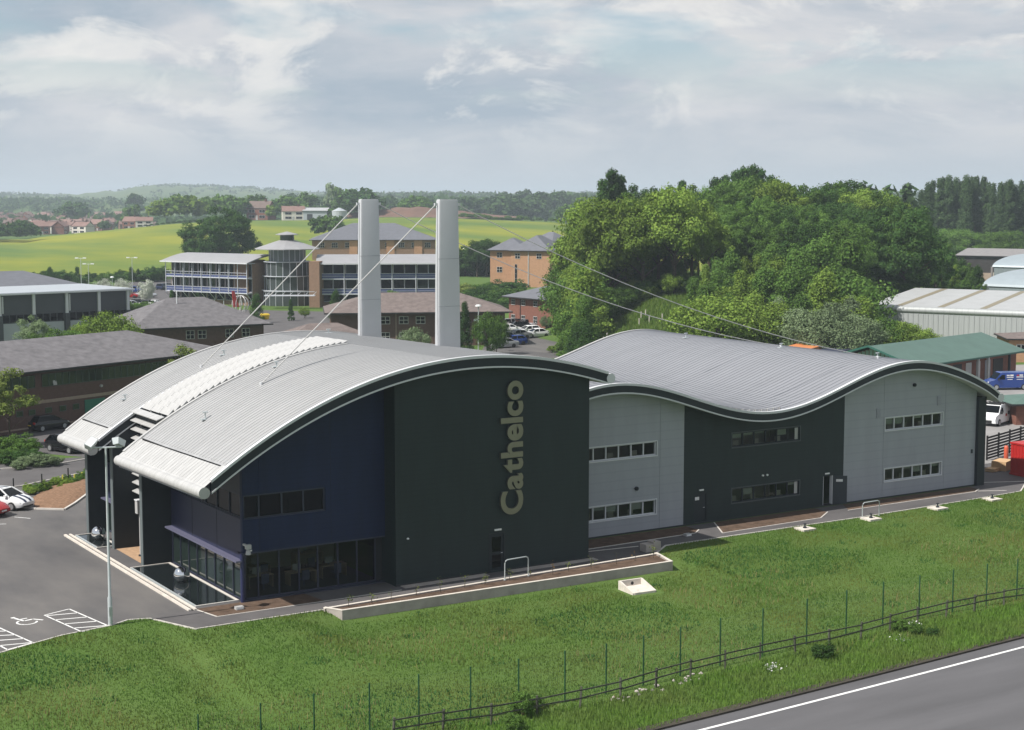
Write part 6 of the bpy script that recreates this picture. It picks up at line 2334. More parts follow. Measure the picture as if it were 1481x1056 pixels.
PT = {
    'broad0': (crown(1, 4.8, 5.2, 9.0, 85, 230, .17, spread=.20), trunk(1, 9, .32, 7, 4.4), 14.3),
    'broad1': (crown(2, 4.2, 5.4, 8.8, 80, 230, .165, spread=.20), trunk(2, 9, .28, 6, 3.9), 14.2),
    'broad2': (crown(3, 5.3, 4.7, 8.2, 95, 230, .175, spread=.19), trunk(3, 8, .34, 7, 4.8), 13.0),
    'oak': (crown(4, 9.0, 8.0, 10.0, 120, 240, .27, spread=.135, flat=.85), trunk(4, 10, .6, 8, 7.0), 17.5),
    'birch0': (crown(5, 2.7, 4.8, 5.4, 75, 150, .125, 'cone', .19), trunk(5, 8.5, .12, 6, 1.6), 10.3),
    'birch1': (crown(6, 3.3, 4.4, 5.2, 80, 150, .13, 'cone', .19), trunk(6, 8, .13, 6, 2.0), 9.8),
    'willow': (crown(7, 3.6, 3.2, 3.9, 70, 170, .13, spread=.20, flat=.8), trunk(7, 4, .16, 6, 2.6), 7.1),
    'poplar0': (crown(8, 1.9, 12.0, 13.2, 120, 110, .22, 'column', .27), trunk(8, 20, .3, 0, 1), 25.4),
    'poplar1': (crown(9, 2.2, 11.5, 12.9, 120, 110, .22, 'column', .27), trunk(9, 20, .3, 0, 1), 24.6),
    'conifer': (crown(10, 2.6, 6.6, 7.4, 95, 120, .19, 'cone', .18), trunk(10, 12, .2, 0, 1), 14.0),
    'bush': (crown(11, 1.55, 1.15, 1.15, 42, 140, .085, spread=.21, flat=.8), trunk(11, 1.0, .06, 5, 1.0), 2.4),
    'shrubtree': (crown(12, 1.9, 2.6, 4.2, 40, 110, .10, spread=.20), trunk(12, 3.6, .08, 5, 1.5), 6.7),
    'far0': (crown(13, 5.6, 5.0, 7.0, 40, 26, .85, spread=.26), None, 12.2),
    'far1': (crown(14, 4.6, 5.6, 7.4, 36, 26, .80, spread=.28), None, 13.0),
    'farcol': (crown(15, 2.2, 7.0, 8.0, 34, 18, .60, 'column', .3), None, 15.0),
}
N_TREE = 0


def tree(kind, p, h, leaf, name, label, group=None, wide=1.0, cat='tree'):
    global N_TREE
    N_TREE += 1
    c, tr, ph = PT[kind]
    s = h / ph
    rz = random.uniform(0, 6.28)
    if tr is None:
        o = link(name, c, None, p, rz)
        tag(o, label, cat, group)
        o.scale = (s * wide, s * wide, s)
        o.material_slots[0].link = 'OBJECT'
        o.material_slots[0].material = leaf
        return o
    t = thing(name, label, cat, p, rz, group)
    t.scale = (s * wide, s * wide, s)
    o = link('crown', c, t)
    o.material_slots[0].link = 'OBJECT'
    o.material_slots[0].material = leaf
    link('trunk', tr, t)
    return t


def tree_at(kind, px, dist, top, leaf, name, label, group=None, wide=1.0, sink=0.0, cat='tree'):
    label = place_label(label, px, leaf, group)
    if group == g_w and px < 850:
        px = 850 - (850 - px) * .45
    p = AT(px, dist)
    z = max(float(ter(p.x, p.y)), float(field_z(px, dist)) if 440 < dist < 1130 and px < 1000 else -9) - sink
    p.z = z
    return tree(kind, p, max(1.0, ZAT(top, dist) - z), leaf, name, label, group, wide, cat)


rr = random.Random(5)
TONE = {'leaf_light': 'bright green', 'leaf_mid': 'mid green', 'leaf_dark': 'dark green', 'leaf_silver': 'silver green', 'leaf_poplar': 'blackish green', 'leaf_far': 'hazy green'}
SHORT = {'dark pointed tree rising at the back of the wood, left part': 'tree breaking the skyline', 'dark pointed tree on the skyline behind the middle of the wood': 'pointed skyline tree', 'rounded green tree along the top of the wood': 'rounded wood top tree', 'thin dark tree top showing behind the wood': 'thin tree top',
         'tall bright green broadleaf tree at the left end of the wood': 'tall spreading tree', 'leafy tree on the left flank of the wood above the small car park': 'leafy flank tree', 'dark shaded tree in the middle rows of the wood': 'inner tree', 'green tree on the middle slope of the wood': 'middle slope tree',
         'feathery birch on the front slope of the wood': 'feathery birch', 'young green tree low on the front of the wood': 'young low tree', 'bushy young tree behind the wavy roof': 'bushy young tree', 'silvery grey willow left of the grey shed': 'willow', 'bright green tree in front of the grey shed wall': 'bushy shed side tree',
         'low tree of the wood behind the roof of the grey shed': 'low tree', 'tree at the right end of the wood by the curved sheds': 'tall tree', 'low rounded tree below the poplar row': 'low rounded tree', 'low leafy growth closing the foot of the wood above the open bank': 'low leafy growth', 'leafy tree at the left edge of the wood over the small car park': 'leafy edge tree',
         'rounded tree on the hill beyond the rape field': 'rounded hill tree', 'tall dark poplar in the row beyond the sheds': 'tall poplar'}
WHERE = [(225, 'left of the estate corner'), (262, 'above the rape field, left of the great twin tree'), (300, 'above the rape field behind the great twin tree'), (340, 'just right of the great twin tree'), (375, 'beside the steep gabled house'), (402, 'left of the cream hill house'), (440, 'behind the cream hill house'),
         (475, 'behind the barn'), (503, 'beside the pale tank'), (560, 'behind the rear mast'), (640, 'between the tops of the two masts'), (800, 'right of the front mast'), (818, 'over the small car park'), (840, 'right of the orange offices'), (862, 'where the wood meets the orange offices'), (885, 'at the left of the open bank'), (908, 'above the left of the open bank'), (932, 'above the middle of the open bank'), (956, 'above the bank where the lower cable crosses'), (980, 'above the right of the open bank'),
         (1004, 'at the right end of the open bank'), (1030, 'right of the open bank'), (1056, 'above the roof post of the wavy roof'), (1082, 'above the middle of the wavy roof'), (1106, 'above the lower cable'), (1130, 'left of the orange container'), (1154, 'above the orange container'), (1178, 'at the right end of the orange container'), (1202, 'above the dark blue container'), (1226, 'at the tip of the green roof'),
         (1250, 'at the left corner of the grey shed'), (1274, 'over the first rooflight strip of the shed'), (1298, 'over the second rooflight strip of the shed'), (1320, 'left of the poplar row'), (1344, 'under the left end of the poplars'), (1368, 'under the tallest poplars'), (1392, 'over the dark boarded shed end'), (1416, 'over the dark boarded shed'), (1440, 'by the blue cornered shed'), (1462, 'above the pale blue shed'), (9999, 'at the right edge')]


def place_label(label, px, leaf, group):
    if label not in SHORT:
        return label
    return TONE.get(leaf.name, 'green') + ' ' + SHORT[label] + ' ' + next(w for (x, w) in WHERE if px < x)


g_w = 'trees of the wood on the bank'
# the wood: rows from the back of the bank to its front
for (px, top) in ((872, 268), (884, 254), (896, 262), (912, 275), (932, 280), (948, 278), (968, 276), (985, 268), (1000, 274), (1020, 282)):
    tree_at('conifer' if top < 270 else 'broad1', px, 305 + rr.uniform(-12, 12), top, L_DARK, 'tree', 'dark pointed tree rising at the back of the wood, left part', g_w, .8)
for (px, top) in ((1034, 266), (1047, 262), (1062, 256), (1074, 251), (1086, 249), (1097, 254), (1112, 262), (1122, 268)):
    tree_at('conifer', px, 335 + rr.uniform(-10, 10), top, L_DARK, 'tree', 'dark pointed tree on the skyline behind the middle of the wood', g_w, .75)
for px in range(1035, 1330, 17):
    top = float(np.interp(px, [1030, 1060, 1100, 1150, 1200, 1215, 1260, 1300, 1330], [280, 268, 266, 275, 274, 268, 282, 296, 312])) + rr.uniform(-4, 6)
    tree_at(rr.choice(('broad0', 'broad1', 'broad2')), px, 300 + rr.uniform(-14, 14), top, rr.choice((L_MID, L_MID, L_DARK, L_LIGHT)), 'tree', 'rounded green tree along the top of the wood', g_w, .95)
for px in range(1130, 1320, 22):
    tree_at('farcol', px + rr.uniform(-6, 6), 420 + rr.uniform(-20, 20), 272 + rr.uniform(-3, 10), L_POP, 'tree', 'thin dark tree top showing behind the wood', g_w, 1.0)
# pale broad trees at the left end
for (px, top, d, k) in ((852, 318, 262, 'broad1'), (858, 300, 258, 'broad0'), (880, 296, 250, 'broad2'), (905, 288, 256, 'broad1'), (930, 286, 248, 'broad0'), (952, 284, 254, 'broad0'), (975, 280, 247, 'broad2'), (1000, 288, 252, 'broad1'), (1018, 302, 250, 'broad0'),
                        (832, 362, 256, 'broad1'), (842, 345, 256, 'broad1'), (850, 345, 258, 'broad1'), (872, 336, 259, 'broad0'), (895, 330, 260, 'broad1'), (920, 322, 261, 'broad0'), (945, 318, 261, 'broad2'), (968, 316, 262, 'broad0'), (990, 322, 262, 'broad1'), (1010, 340, 258, 'broad1')):
    tree_at(k, px, d, top + rr.uniform(-4, 4), rr.choice((L_LIGHT, L_LIGHT, L_MID)), 'tree', 'tall bright green broadleaf tree at the left end of the wood', g_w, .92)
for (px, top, d) in ((795, 395, 236), (808, 402, 226), (822, 395, 222), (838, 388, 222), (858, 384, 254), (876, 376, 256), (894, 372, 257), (912, 372, 258), (930, 374, 258), (948, 376, 259), (964, 372, 260), (790, 430, 222), (806, 438, 214), (826, 430, 210), (800, 465, 208), (814, 468, 204), (832, 466, 202)):
    tree_at(rr.choice(('birch1', 'birch1', 'birch0')), px + 14, d, top + rr.uniform(-6, 4), rr.choice((L_MID, L_MID, L_LIGHT, L_DARK)), 'tree', 'leafy tree on the left flank of the wood above the small car park', g_w, 1.0)
# undergrowth closing the wood's foot along the open bank
for i in range(34):
    px = 836 + i * 5.2
    tree_at('willow', px, 248 + rr.uniform(-3, 4), float(np.interp(px, [836, 900, 960, 1012], [425, 412, 402, 404])) + rr.uniform(-9, 9), rr.choice((L_MID, L_DARK, L_MID, L_LIGHT)), 'tree', 'low leafy growth closing the foot of the wood above the open bank', g_w, .95)
for (px, top, d) in ((806, 372, 262), (818, 356, 258), (800, 405, 244), (812, 392, 240), (826, 375, 246), (846, 372, 246), (800, 440, 222), (846, 412, 238), (820, 420, 226), (836, 440, 222), (812, 470, 212), (828, 478, 210), (846, 462, 222), (858, 448, 230)):
    tree_at(rr.choice(('birch1', 'broad1', 'willow')), px, d, top, rr.choice((L_MID, L_LIGHT, L_MID)), 'tree', 'leafy tree at the left edge of the wood over the small car park', g_w, .9)
for i in range(17):
    px = 838 + i * 10.5
    tree_at('birch1', px, 257 + rr.uniform(-3, 3), float(np.interp(px, [836, 900, 960, 1012], [392, 380, 374, 378])) + rr.uniform(-10, 8), rr.choice((L_MID, L_DARK, L_MID)), 'tree', 'low leafy growth closing the foot of the wood above the open bank', g_w, 1.1)
# dark middle
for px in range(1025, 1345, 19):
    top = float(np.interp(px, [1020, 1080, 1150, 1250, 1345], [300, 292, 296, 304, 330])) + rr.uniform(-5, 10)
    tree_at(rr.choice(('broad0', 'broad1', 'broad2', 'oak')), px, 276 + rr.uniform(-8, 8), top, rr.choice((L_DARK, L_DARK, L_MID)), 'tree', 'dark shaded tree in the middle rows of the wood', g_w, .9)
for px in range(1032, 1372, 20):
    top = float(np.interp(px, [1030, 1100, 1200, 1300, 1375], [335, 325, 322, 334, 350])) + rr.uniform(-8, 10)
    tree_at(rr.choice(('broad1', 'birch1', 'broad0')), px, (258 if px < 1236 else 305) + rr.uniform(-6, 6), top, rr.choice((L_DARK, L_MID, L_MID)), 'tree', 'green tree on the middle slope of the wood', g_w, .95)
for px in range(1020, 1412, 19):
    top = float(np.interp(px, [1015, 1080, 1160, 1260, 1350, 1412], [388, 372, 356, 358, 370, 392])) + rr.uniform(-12, 10)
    tree_at(rr.choice(('birch0', 'birch1', 'birch1')), px, (242 if px < 1236 else 298) + rr.uniform(-6, 6), top, rr.choice((L_MID, L_MID, L_LIGHT, L_DARK)), 'tree', 'feathery birch on the front slope of the wood', g_w, 1.0)
for px in range(1004, 1232, 17):
    top = float(np.interp(px, [1000, 1050, 1120, 1200, 1330], [408, 400, 388, 392, 412])) + rr.uniform(-10, 12)
    tree_at(rr.choice(('birch0', 'birch1', 'willow')), px, 224 + rr.uniform(-6, 6), top, rr.choice((L_LIGHT, L_MID, L_MID)), 'tree', 'young green tree low on the front of the wood', g_w, 1.05)
for px in range(1035, 1245, 18):
    tree_at(rr.choice(('willow', 'birch1')), px, 213 + rr.uniform(-4, 5), 436 + rr.uniform(-14, 12), rr.choice((L_MID, L_LIGHT, L_MID, L_SILV)), 'tree', 'bushy young tree behind the wavy roof', g_w, 1.1)
for (px, top, d) in ((1172, 442, 207), (1190, 432, 209), (1208, 442, 206), (1226, 450, 206), (1200, 466, 204), (1240, 454, 205), (1180, 470, 204), (1222, 474, 204)):
    tree_at('willow', px, d, top, L_SILV, 'tree', 'silvery grey willow left of the grey shed', g_w, 1.0)
for (px, top) in ((1262, 448), (1282, 452), (1302, 458), (1322, 462), (1338, 470)):
    tree_at('willow', px, 218, top, L_LIGHT if px > 1290 else L_MID, 'tree', 'bright green tree in front of the grey shed wall', g_w, 1.1)
for px in range(1240, 1424, 12):
    tree_at(rr.choice(('birch1', 'birch0', 'broad1')), px, 297 + rr.uniform(-5, 5), float(np.interp(px, [1240, 1300, 1424], [398, 400, 408])) + rr.uniform(-8, 8), rr.choice((L_MID, L_DARK, L_MID)), 'tree', 'low tree of the wood behind the roof of the grey shed', g_w, 1.15)
for px in range(1330, 1426, 12):
    tree_at(rr.choice(('broad1', 'birch1')), px, 312 + rr.uniform(-10, 10), float(np.interp(px, [1330, 1380, 1426], [345, 366, 396])) + rr.uniform(-8, 8), rr.choice((L_MID, L_DARK)), 'tree', 'tree at the right end of the wood by the curved sheds', g_w, 1.0)
for px in range(1330, 1480, 15):
    tree_at('broad2', px, 470 + rr.uniform(-15, 15), 336 + rr.uniform(-5, 6), L_MID, 'tree', 'low rounded tree below the poplar row', g_w, 1.1)
# poplars
for i, px in enumerate([1306, 1312] + list(range(1330, 1500, 8))):
    top = (270 if px < 1320 else float(np.interp(px, [1330, 1348, 1360, 1380, 1400, 1420, 1440, 1460, 1500], [276, 262, 256, 264, 257, 260, 268, 266, 268]))) + rr.uniform(-4, 5)
    tree_at(rr.choice(('poplar0', 'poplar1')), px + rr.uniform(-2, 2), 520 + rr.uniform(-14, 14), top, L_POP, 'poplar_tree', 'tall dark poplar in the row beyond the sheds', 'poplars in the row beyond the sheds', 1.0)
# stakes on the open bank
sme = MB().box(-.06, -.06, -.2, .06, .06, 1.2).mesh('stake', M_CONCL)
for i in range(22):
    px, d = rr.uniform(850, 1000), rr.uniform(212, 240)
    p = AT(px, d)
    p.z = float(ter(p.x, p.y))
    tag(link('tree_guard', sme, None, p), 'pale tree guard tube on the open grass bank', 'tree guard', 'tree guards on the bank')
# rough grass and brambles on the bank, beds and hedges
for i in range(46):
    px, d = rr.uniform(800, 1010), rr.uniform(200, 240)
    p = AT(px, d)
    p.z = float(ter(p.x, p.y))
    tree('bush', p, rr.uniform(.5, 1.2), rr.choice((L_MID, L_LIGHT, L_MID)), 'bush', 'low rough bush on the open grass bank', 'bushes on the bank', 1.3, 'bush')
for i in range(30):
    px, d = rr.uniform(640, 775), rr.uniform(300, 345)
    p = AT(px, d)
    tree('bush', p, rr.uniform(2.0, 3.6), rr.choice((L_MID, L_DARK)), 'bush', 'hedge bush between the brown tiled roof and the orange offices', 'hedge bushes by the orange offices', 1.2, 'bush')
for (px, d, h, lf) in ((668, 352, 3.0, L_YEL), (680, 350, 2.6, L_YEL), (695, 352, 3, L_MID), (712, 356, 3, L_DARK), (728, 356, 3.4, L_DARK), (740, 356, 3.4, L_DARK)):
    tree('bush', AT(px, d), h, lf, 'bush', 'rounded clipped bush in the far car park planting', 'bushes in the far car park', 1.6, 'bush')
for px in range(640, 720, 11):
    tree('bush', AT(px, 455 + rr.uniform(-10, 10)), rr.uniform(5, 8), L_DARK, 'bush', 'dark hedgerow bush at the foot of the rape field', 'dark hedgerow at the field foot', 1.3, 'bush')
for px in (690, 704, 716):
    tree_at('broad2', px, 440, 348 + rr.uniform(-3, 6), L_DARK, 'tree', 'dark tree at the left of the orange offices', 'dark trees by the orange offices')
for px in range(-10, 240, 9):
    tree('bush', AT(px, 430 + rr.uniform(-12, 12)), rr.uniform(1.4, 2.6) * (1.5 if 60 < px < 90 or px > 170 else 1), rr.choice((L_DARK, L_DARK, L_MID)), 'bush', 'dark hedgerow bush along the near edge of the rape field', 'hedgerow along the near edge of the rape field', 1.3, 'bush')
for px in (72, 84, 112, 168, 190, 200, 222, 236):
    tree_at('birch1', px, 425, 386 + rr.uniform(-5, 5), L_DARK, 'tree', 'small dark tree in the hedgerow below the rape field', 'hedgerow along the near edge of the rape field', 1.0)
for (px, top) in ((148, 398), (178, 398), (211, 400)):
    tree_at('willow', px, 330, top, L_BLOS, 'tree', 'small whitish blossoming tree in the office car park', 'blossom trees in the office car park', .6)
for px in range(186, 245, 8):
    tree('bush', AT(px, 318), 1.6, L_MID, 'bush', 'low hedge bush in the office car park', 'hedge in the office car park', 1.4, 'bush')
for (px, d, top, lf, k, lab) in ((248, 292, 418, L_DARK, 'conifer', 'dark conical tree at the left of the balconied office'), (286, 290, 422, L_DARK, 'conifer', 'dark conical tree before the left balcony wing'), (370, 282, 424, L_DARK, 'birch1', 'dark bushy tree beside the lattice sculpture'),
                                 (420, 286, 432, L_DARK, 'conifer', 'slim dark tree before the glazed drum'), (485, 286, 420, L_DARK, 'birch1', 'dark bushy tree in front of the right balcony wing'), (440, 292, 443, L_LIGHT, 'willow', 'low light green bush right of the entrance'), (560, 300, 418, L_MID, 'willow', 'small green tree between the two masts by the balconies')):
    tree_at(k, px, d, top, lf, 'tree', lab)
tree_at('oak', 300, 462, 322, L_DARK, 'tree', 'great dark spreading tree behind the balconied office, left stem', 'twin dark spreading trees', 1.0)
tree_at('oak', 331, 468, 310, L_DARK, 'tree', 'great dark spreading tree behind the balconied office, right stem', 'twin dark spreading trees', 1.0)
for (px, d, top, lf, k, lab) in ((48, 205, 452, L_SILV, 'broad1', 'grey green feathery tree against the grey office wall'), (70, 200, 466, L_MID, 'willow', 'bushy dark growth at the foot of the feathery tree'), (148, 208, 443, L_LIGHT, 'willow', 'bright green tree right of the grey office pilasters'), (128, 204, 464, L_LIGHT, 'willow', 'lower bright green bush before the grey office'), (165, 206, 455, L_LIGHT, 'willow', 'bright green tree at the right end of the grey office'),
                                 (92, 200, 470, L_MID, 'willow', 'green bush between the two trees by the grey office'),
                                 (264, 158, 495, L_YEL, 'shrubtree', 'small yellow green tree before the slate roof, its top just above the curved roof')):
    tree_at(k, px, d, top, lf, 'tree', lab)
for (px, base, top, lab) in ((15, 648, 522, 'open leafy young tree with a thin trunk at the left edge'),):
    p = G(px, base)
    o = tree('shrubtree', p, ZAT(top, (p - CAM).to_2d().length), L_YEL, 'tree', lab)
    o.scale = (o.scale.x * 1.15, o.scale.x * 1.15, o.scale.z)
for (px, base, d_, top, lf, lab) in ((598, 0, 205, 472, L_SILV, 'pale round shrub between the two masts'), (705, 0, 215, 450, L_MID, 'leafy green tree beside the curved street lamp'), (672, 0, 222, 440, L_DARK, 'narrow dark tree right against the front mast'), (718, 0, 222, 455, L_MID, 'green tree at the end of the brown tiled roof'), (790, 0, 262, 456, L_SILV, 'pale shrub at the corner of the red brick office')):
    tree_at('willow' if px != 672 else 'birch0', px, d_, top, lf, 'tree', lab, None, .55 if px in (705, 718) else .75)
for (px, py, h, lf) in ((-8, 655, 1.5, L_MID), (8, 652, 1.7, L_MID), (22, 653, 1.8, L_MID), (34, 656, 1.5, L_MID), (2, 664, 1.2, L_MID), (45, 661, 1.1, L_DARK), (56, 664, 1.0, L_DARK), (20, 666, 1.2, L_DARK)):
    p = G(px, py + 6)
    tree('bush', p, h, lf, 'bush', 'green shrub in the bed across the access road', 'shrubs in the bed at the left', 1.3, 'bush')
for (px, py, h) in ((38, 672, .95), (52, 672, 1.0), (66, 671, 1.0), (78, 670, .8), (28, 676, .7)):
    p = G(px, py + 3)
    tree('bush', p, h, L_SILV, 'bush', 'low silver grey shrub in the bed across the access road', 'silver shrubs in the bed at the left', 1.5, 'bush')
for i in range(24):
    px = rr.uniform(40, 126)
    p = G(px, float(np.interp(px, [40, 126], [716, 694])) + rr.uniform(-5, 4))
    tree('bush', p, rr.uniform(.4, .8), rr.choice((L_MID, L_LIGHT, L_MID)), 'plant', 'young planting along the back of the mulch bed', 'planting behind the mulch bed', 1.0, 'plant')
pm2 = MB().box(-.04, -.04, -.1, .04, .04, 1.35).mesh('post', M_BLACK)
for i, px in enumerate((-22, 20, 61, 99, 138)):
    p = G(px, float(np.interp(px, [-20, 20, 61, 99, 140], [727, 718, 711, 702, 692])))
    tag(link('boundary_post', pm2, None, p), 'thin black boundary post behind the mulch bed', 'post', 'black posts behind the mulch bed')
for i, (px, py) in enumerate(((91, 700), (108, 699), (119, 696), (127, 693))):
    p = G(px, py)
    o = tag(MB().tube([(0, 0, 0), (0, 0, .7)], .06, 8).build('plant_guard', mat('guard_yellow', (.55, .48, .06), .6)), 'yellow plastic plant guard at the back of the mulch bed', 'plant guard', 'yellow plant guards')
    o.location = p
# trees of the middle distance and the skyline
g_m = 'trees on the hill beyond the rape field'
for (px, top, d, lf, w) in ((238, 288, 885, L_LIGHT, 1.1), (252, 284, 890, L_MID, 1.1), (264, 280, 880, L_MID, 1.2), (276, 282, 880, L_LIGHT, 1.2), (290, 290, 880, L_LIGHT, 1.0), (300, 284, 900, L_MID, 1.0), (322, 280, 890, L_MID, 1.2), (332, 282, 890, L_MID, 1.1), (345, 296, 880, L_DARK, 1.0), (352, 286, 900, L_MID, 1),
                            (372, 280, 930, L_MID, 1.1), (392, 296, 885, L_LIGHT, 1.0), (398, 296, 890, L_MID, .9), (412, 282, 950, L_MID, 1.2), (430, 284, 960, L_MID, 1.1), (445, 278, 980, L_MID, 1.0), (482, 266, 1000, L_SILV, .7), (492, 272, 980, L_MID, .8), (470, 296, 880, L_DARK, 1.0), (480, 300, 870, L_MID, 1.0), (498, 292, 880, L_DARK, 1.1), (512, 285, 890, L_DARK, 1.1),
                            (462, 312, 640, L_DARK, 1.0), (476, 310, 640, L_MID, 1.1), (490, 312, 650, L_DARK, 1.0), (522, 271, 900, L_DARK, 1.4), (506, 276, 910, L_DARK, 1.1), (600, 282, 1000, L_MID, 1.3), (585, 290, 980, L_MID, 1.0), (615, 288, 990, L_MID, 1.2), (820, 294, 880, L_MID, 1.1), (835, 292, 890, L_MID, 1.1), (848, 298, 875, L_MID, 1.1), (808, 302, 890, L_MID, 1.0), (108, 290, 1350, L_DARK, 1.4), (198, 280, 1500, L_DARK, 1.0), (188, 300, 1080, L_MID, 1.0), (196, 296, 1080, L_MID, 1.0)):
    tree_at('far0' if w > 1 else 'far1', px, d, top + 1, lf, 'tree', 'rounded tree on the hill beyond the rape field', g_m, w)
for i in range(15):
    tree_at('far0', rr.uniform(-20, 50), rr.uniform(800, 880), 322 + rr.uniform(-7, 8), L_DARK, 'tree', 'dark tree at the left end of the rape field', g_m, 1.1)
for px in range(205, 352, 8):
    tree_at('far0', px, 858, float(np.interp(px, [205, 270, 350], [324, 317, 314])), L_DARK, 'bush', 'dark hedge bush along the far edge of the rape field', 'hedge along the far edge of the rape field', 1.6, 0, 'bush')
for px in range(672, 850, 9):
    tree_at('far0', px, 862, float(np.interp(px, [670, 760, 850], [309, 313, 320])) + rr.uniform(-2, 3), rr.choice((L_DARK, L_MID)), 'bush', 'hedge bush at the top of the rape field right of the masts', 'hedge at the top of the rape field', 1.6, 0, 'bush')
def belt(name, pts, m):
    """many far trees as one mass: (point, height, kind, width)"""
    src = {}
    for k in ('far0', 'far1'):
        me = PT[k][0]
        a = np.empty(len(me.vertices) * 3, np.float32)
        me.vertices.foreach_get('co', a)
        src[k] = a.reshape(-1, 3)
    V = []
    for (p, h, k, w) in pts:
        s_ = h / PT[k][2]
        a = rr.uniform(0, 6.28)
        c, q = math.cos(a), math.sin(a)
        v = src[k] * [s_ * w, s_ * w, s_]
        V.append(np.stack([v[:, 0] * c - v[:, 1] * q + p.x, v[:, 0] * q + v[:, 1] * c + p.y, v[:, 2] + p.z], 1))
    V = np.concatenate(V)
    tag(link(name, np_mesh(name, V, np.arange(len(V)).reshape(-1, 4), m)), kind='stuff')


pts = []
for i in range(90):
    px, d = rr.uniform(420, 880), rr.uniform(1160, 1500)
    z = 1.5 + 11 * float(sstep(1160, 1500, d))
    top = float(np.interp(px, [420, 560, 700, 760, 800, 880], [283, 282, 282, 278, 277, 282])) + rr.uniform(-5, 9) + (1500 - d) * .012
    pts.append((AT(px, d, z - .5), max(6, ZAT(top, d) - z), rr.choice(('far0', 'far1')), 1.2))
belt('far_tree_belt', pts, L_FAR)
pts = []
for i in range(34):
    px, d = rr.uniform(-40, 240), rr.uniform(970, 1800)
    pts.append((AT(px, d), rr.uniform(4, 8), 'far0', 1.1))
belt('estate_garden_trees', pts, leafmat('leaf_garden', (.045, .085, .03), (.075, .13, .045)))


# hills on the horizon, wooded: polar strips about the camera's bearing
def hill(name, dists, prof, seed, m):
    pxs = np.arange(-600, 2300, 14.0)
    rg = np.random.default_rng(seed)
    V = []
    n = len(pxs)
    for j_, (d, f) in enumerate(dists):
        for px in pxs:
            top = np.interp(px, [q[0] for q in prof], [q[1] for q in prof])
            z = (HC - (top - YH) / FPX * d) * f
            p = AT(px, d)
            V.append((p.x, p.y, max(-.6, z) + (rg.normal(0, d * .00035) if f > .2 else 0)))
    i, j2 = np.meshgrid(np.arange(n - 1), np.arange(len(dists) - 1))
    a = (j2 * n + i).ravel()
    F = np.stack([a, a + 1, a + 1 + n, a + n], 1)
    o = link(name, np_mesh(name, np.array(V), F, m))
    tag(o, kind='structure')
    return np.array(V).reshape(len(dists), n, 3)


M_HILL = mat('far_fields', (.055, .10, .030), .95, 0, .1, col2=(.10, .13, .045), vs=.004)
HB = hill('hills', [(2500, 0), (3000, .45), (3500, .8), (4000, 1.0), (4600, .9), (5400, 0)], [(-260, 281), (0, 281), (120, 281), (170, 276), (205, 271), (230, 268), (260, 270), (300, 270), (370, 273), (430, 277), (520, 281), (700, 280), (840, 281), (1000, 283), (1250, 279), (1500, 281), (1760, 282)], 21, M_HILL)
HA = hill('hills', [(1850, 0), (2000, .5), (2200, .9), (2400, 1.0), (2700, 0)], [(-260, 283), (0, 289), (100, 290), (190, 290), (260, 293), (420, 293), (480, 284), (600, 282), (760, 281), (880, 282), (1100, 284), (1300, 281), (1500, 282), (1760, 283)], 22, M_HILL)
HC2 = hill('hills', [(1120, 0), (1220, .2), (1320, .5), (1450, .9), (1600, 0)], [(-260, 420), (410, 420), (440, 292), (560, 290), (700, 289), (860, 290), (900, 292), (1400, 300), (1760, 300)], 23, M_HILL)


def wood(name, H, cover, n, size, seed, m):
    """far woodland: clumps of leaf cards over a hillside"""
    rg = np.random.default_rng(seed)
    rows, cols = H.shape[:2]
    P = []
    while len(P) < n:
        r_, c_ = rg.uniform(.4, rows - 1.3), rg.uniform(0, cols - 1.01)
        if math.sin(c_ * .31 + seed) * .5 + math.sin(c_ * .13 + r_ * 1.7) * .5 + rg.uniform(-.7, .7) + cover < 0:
            continue
        i, j_ = int(r_), int(c_)
        a, b = r_ - i, c_ - j_
        P.append(H[i, j_] * (1 - a) * (1 - b) + H[i + 1, j_] * a * (1 - b) + H[i, j_ + 1] * (1 - a) * b + H[i + 1, j_ + 1] * a * b)
    P = np.array(P)
    k = 16
    s = size * rg.uniform(.6, 1.5, (n, 1, 1))
    C_ = P[:, None, :] + rg.normal(0, 1, (n, k, 3)) * s * [1.15, 1.15, .38] + [0, 0, size * .6]
    C_ = C_.reshape(-1, 3)
    N = len(C_)
    nr = rg.normal(0, 1, (N, 3)) + [0, 0, .6]
    nr /= np.linalg.norm(nr, axis=1)[:, None]
    a = np.cross(nr, rg.normal(0, 1, (N, 3)))
    a /= np.linalg.norm(a, axis=1)[:, None]
    b = np.cross(nr, a)
    q = size * .75 * rg.uniform(.6, 1.3, (N, 1))
    V = np.stack([C_ - a * q, C_ + b * q * .7, C_ + a * q, C_ - b * q * .7], 1).reshape(-1, 3)
    tag(link(name, np_mesh(name, V, np.arange(len(V)).reshape(-1, 4), m)), kind='stuff')


wood('far_woodland', HA, .35, 3400, 3.3, 31, L_FAR)
wood('far_woodland', HB, -.2, 1800, 3.8, 32, L_FAR)
wood('far_woodland', HC2[:, 48:, :], .5, 900, 5.0, 33, L_FAR)

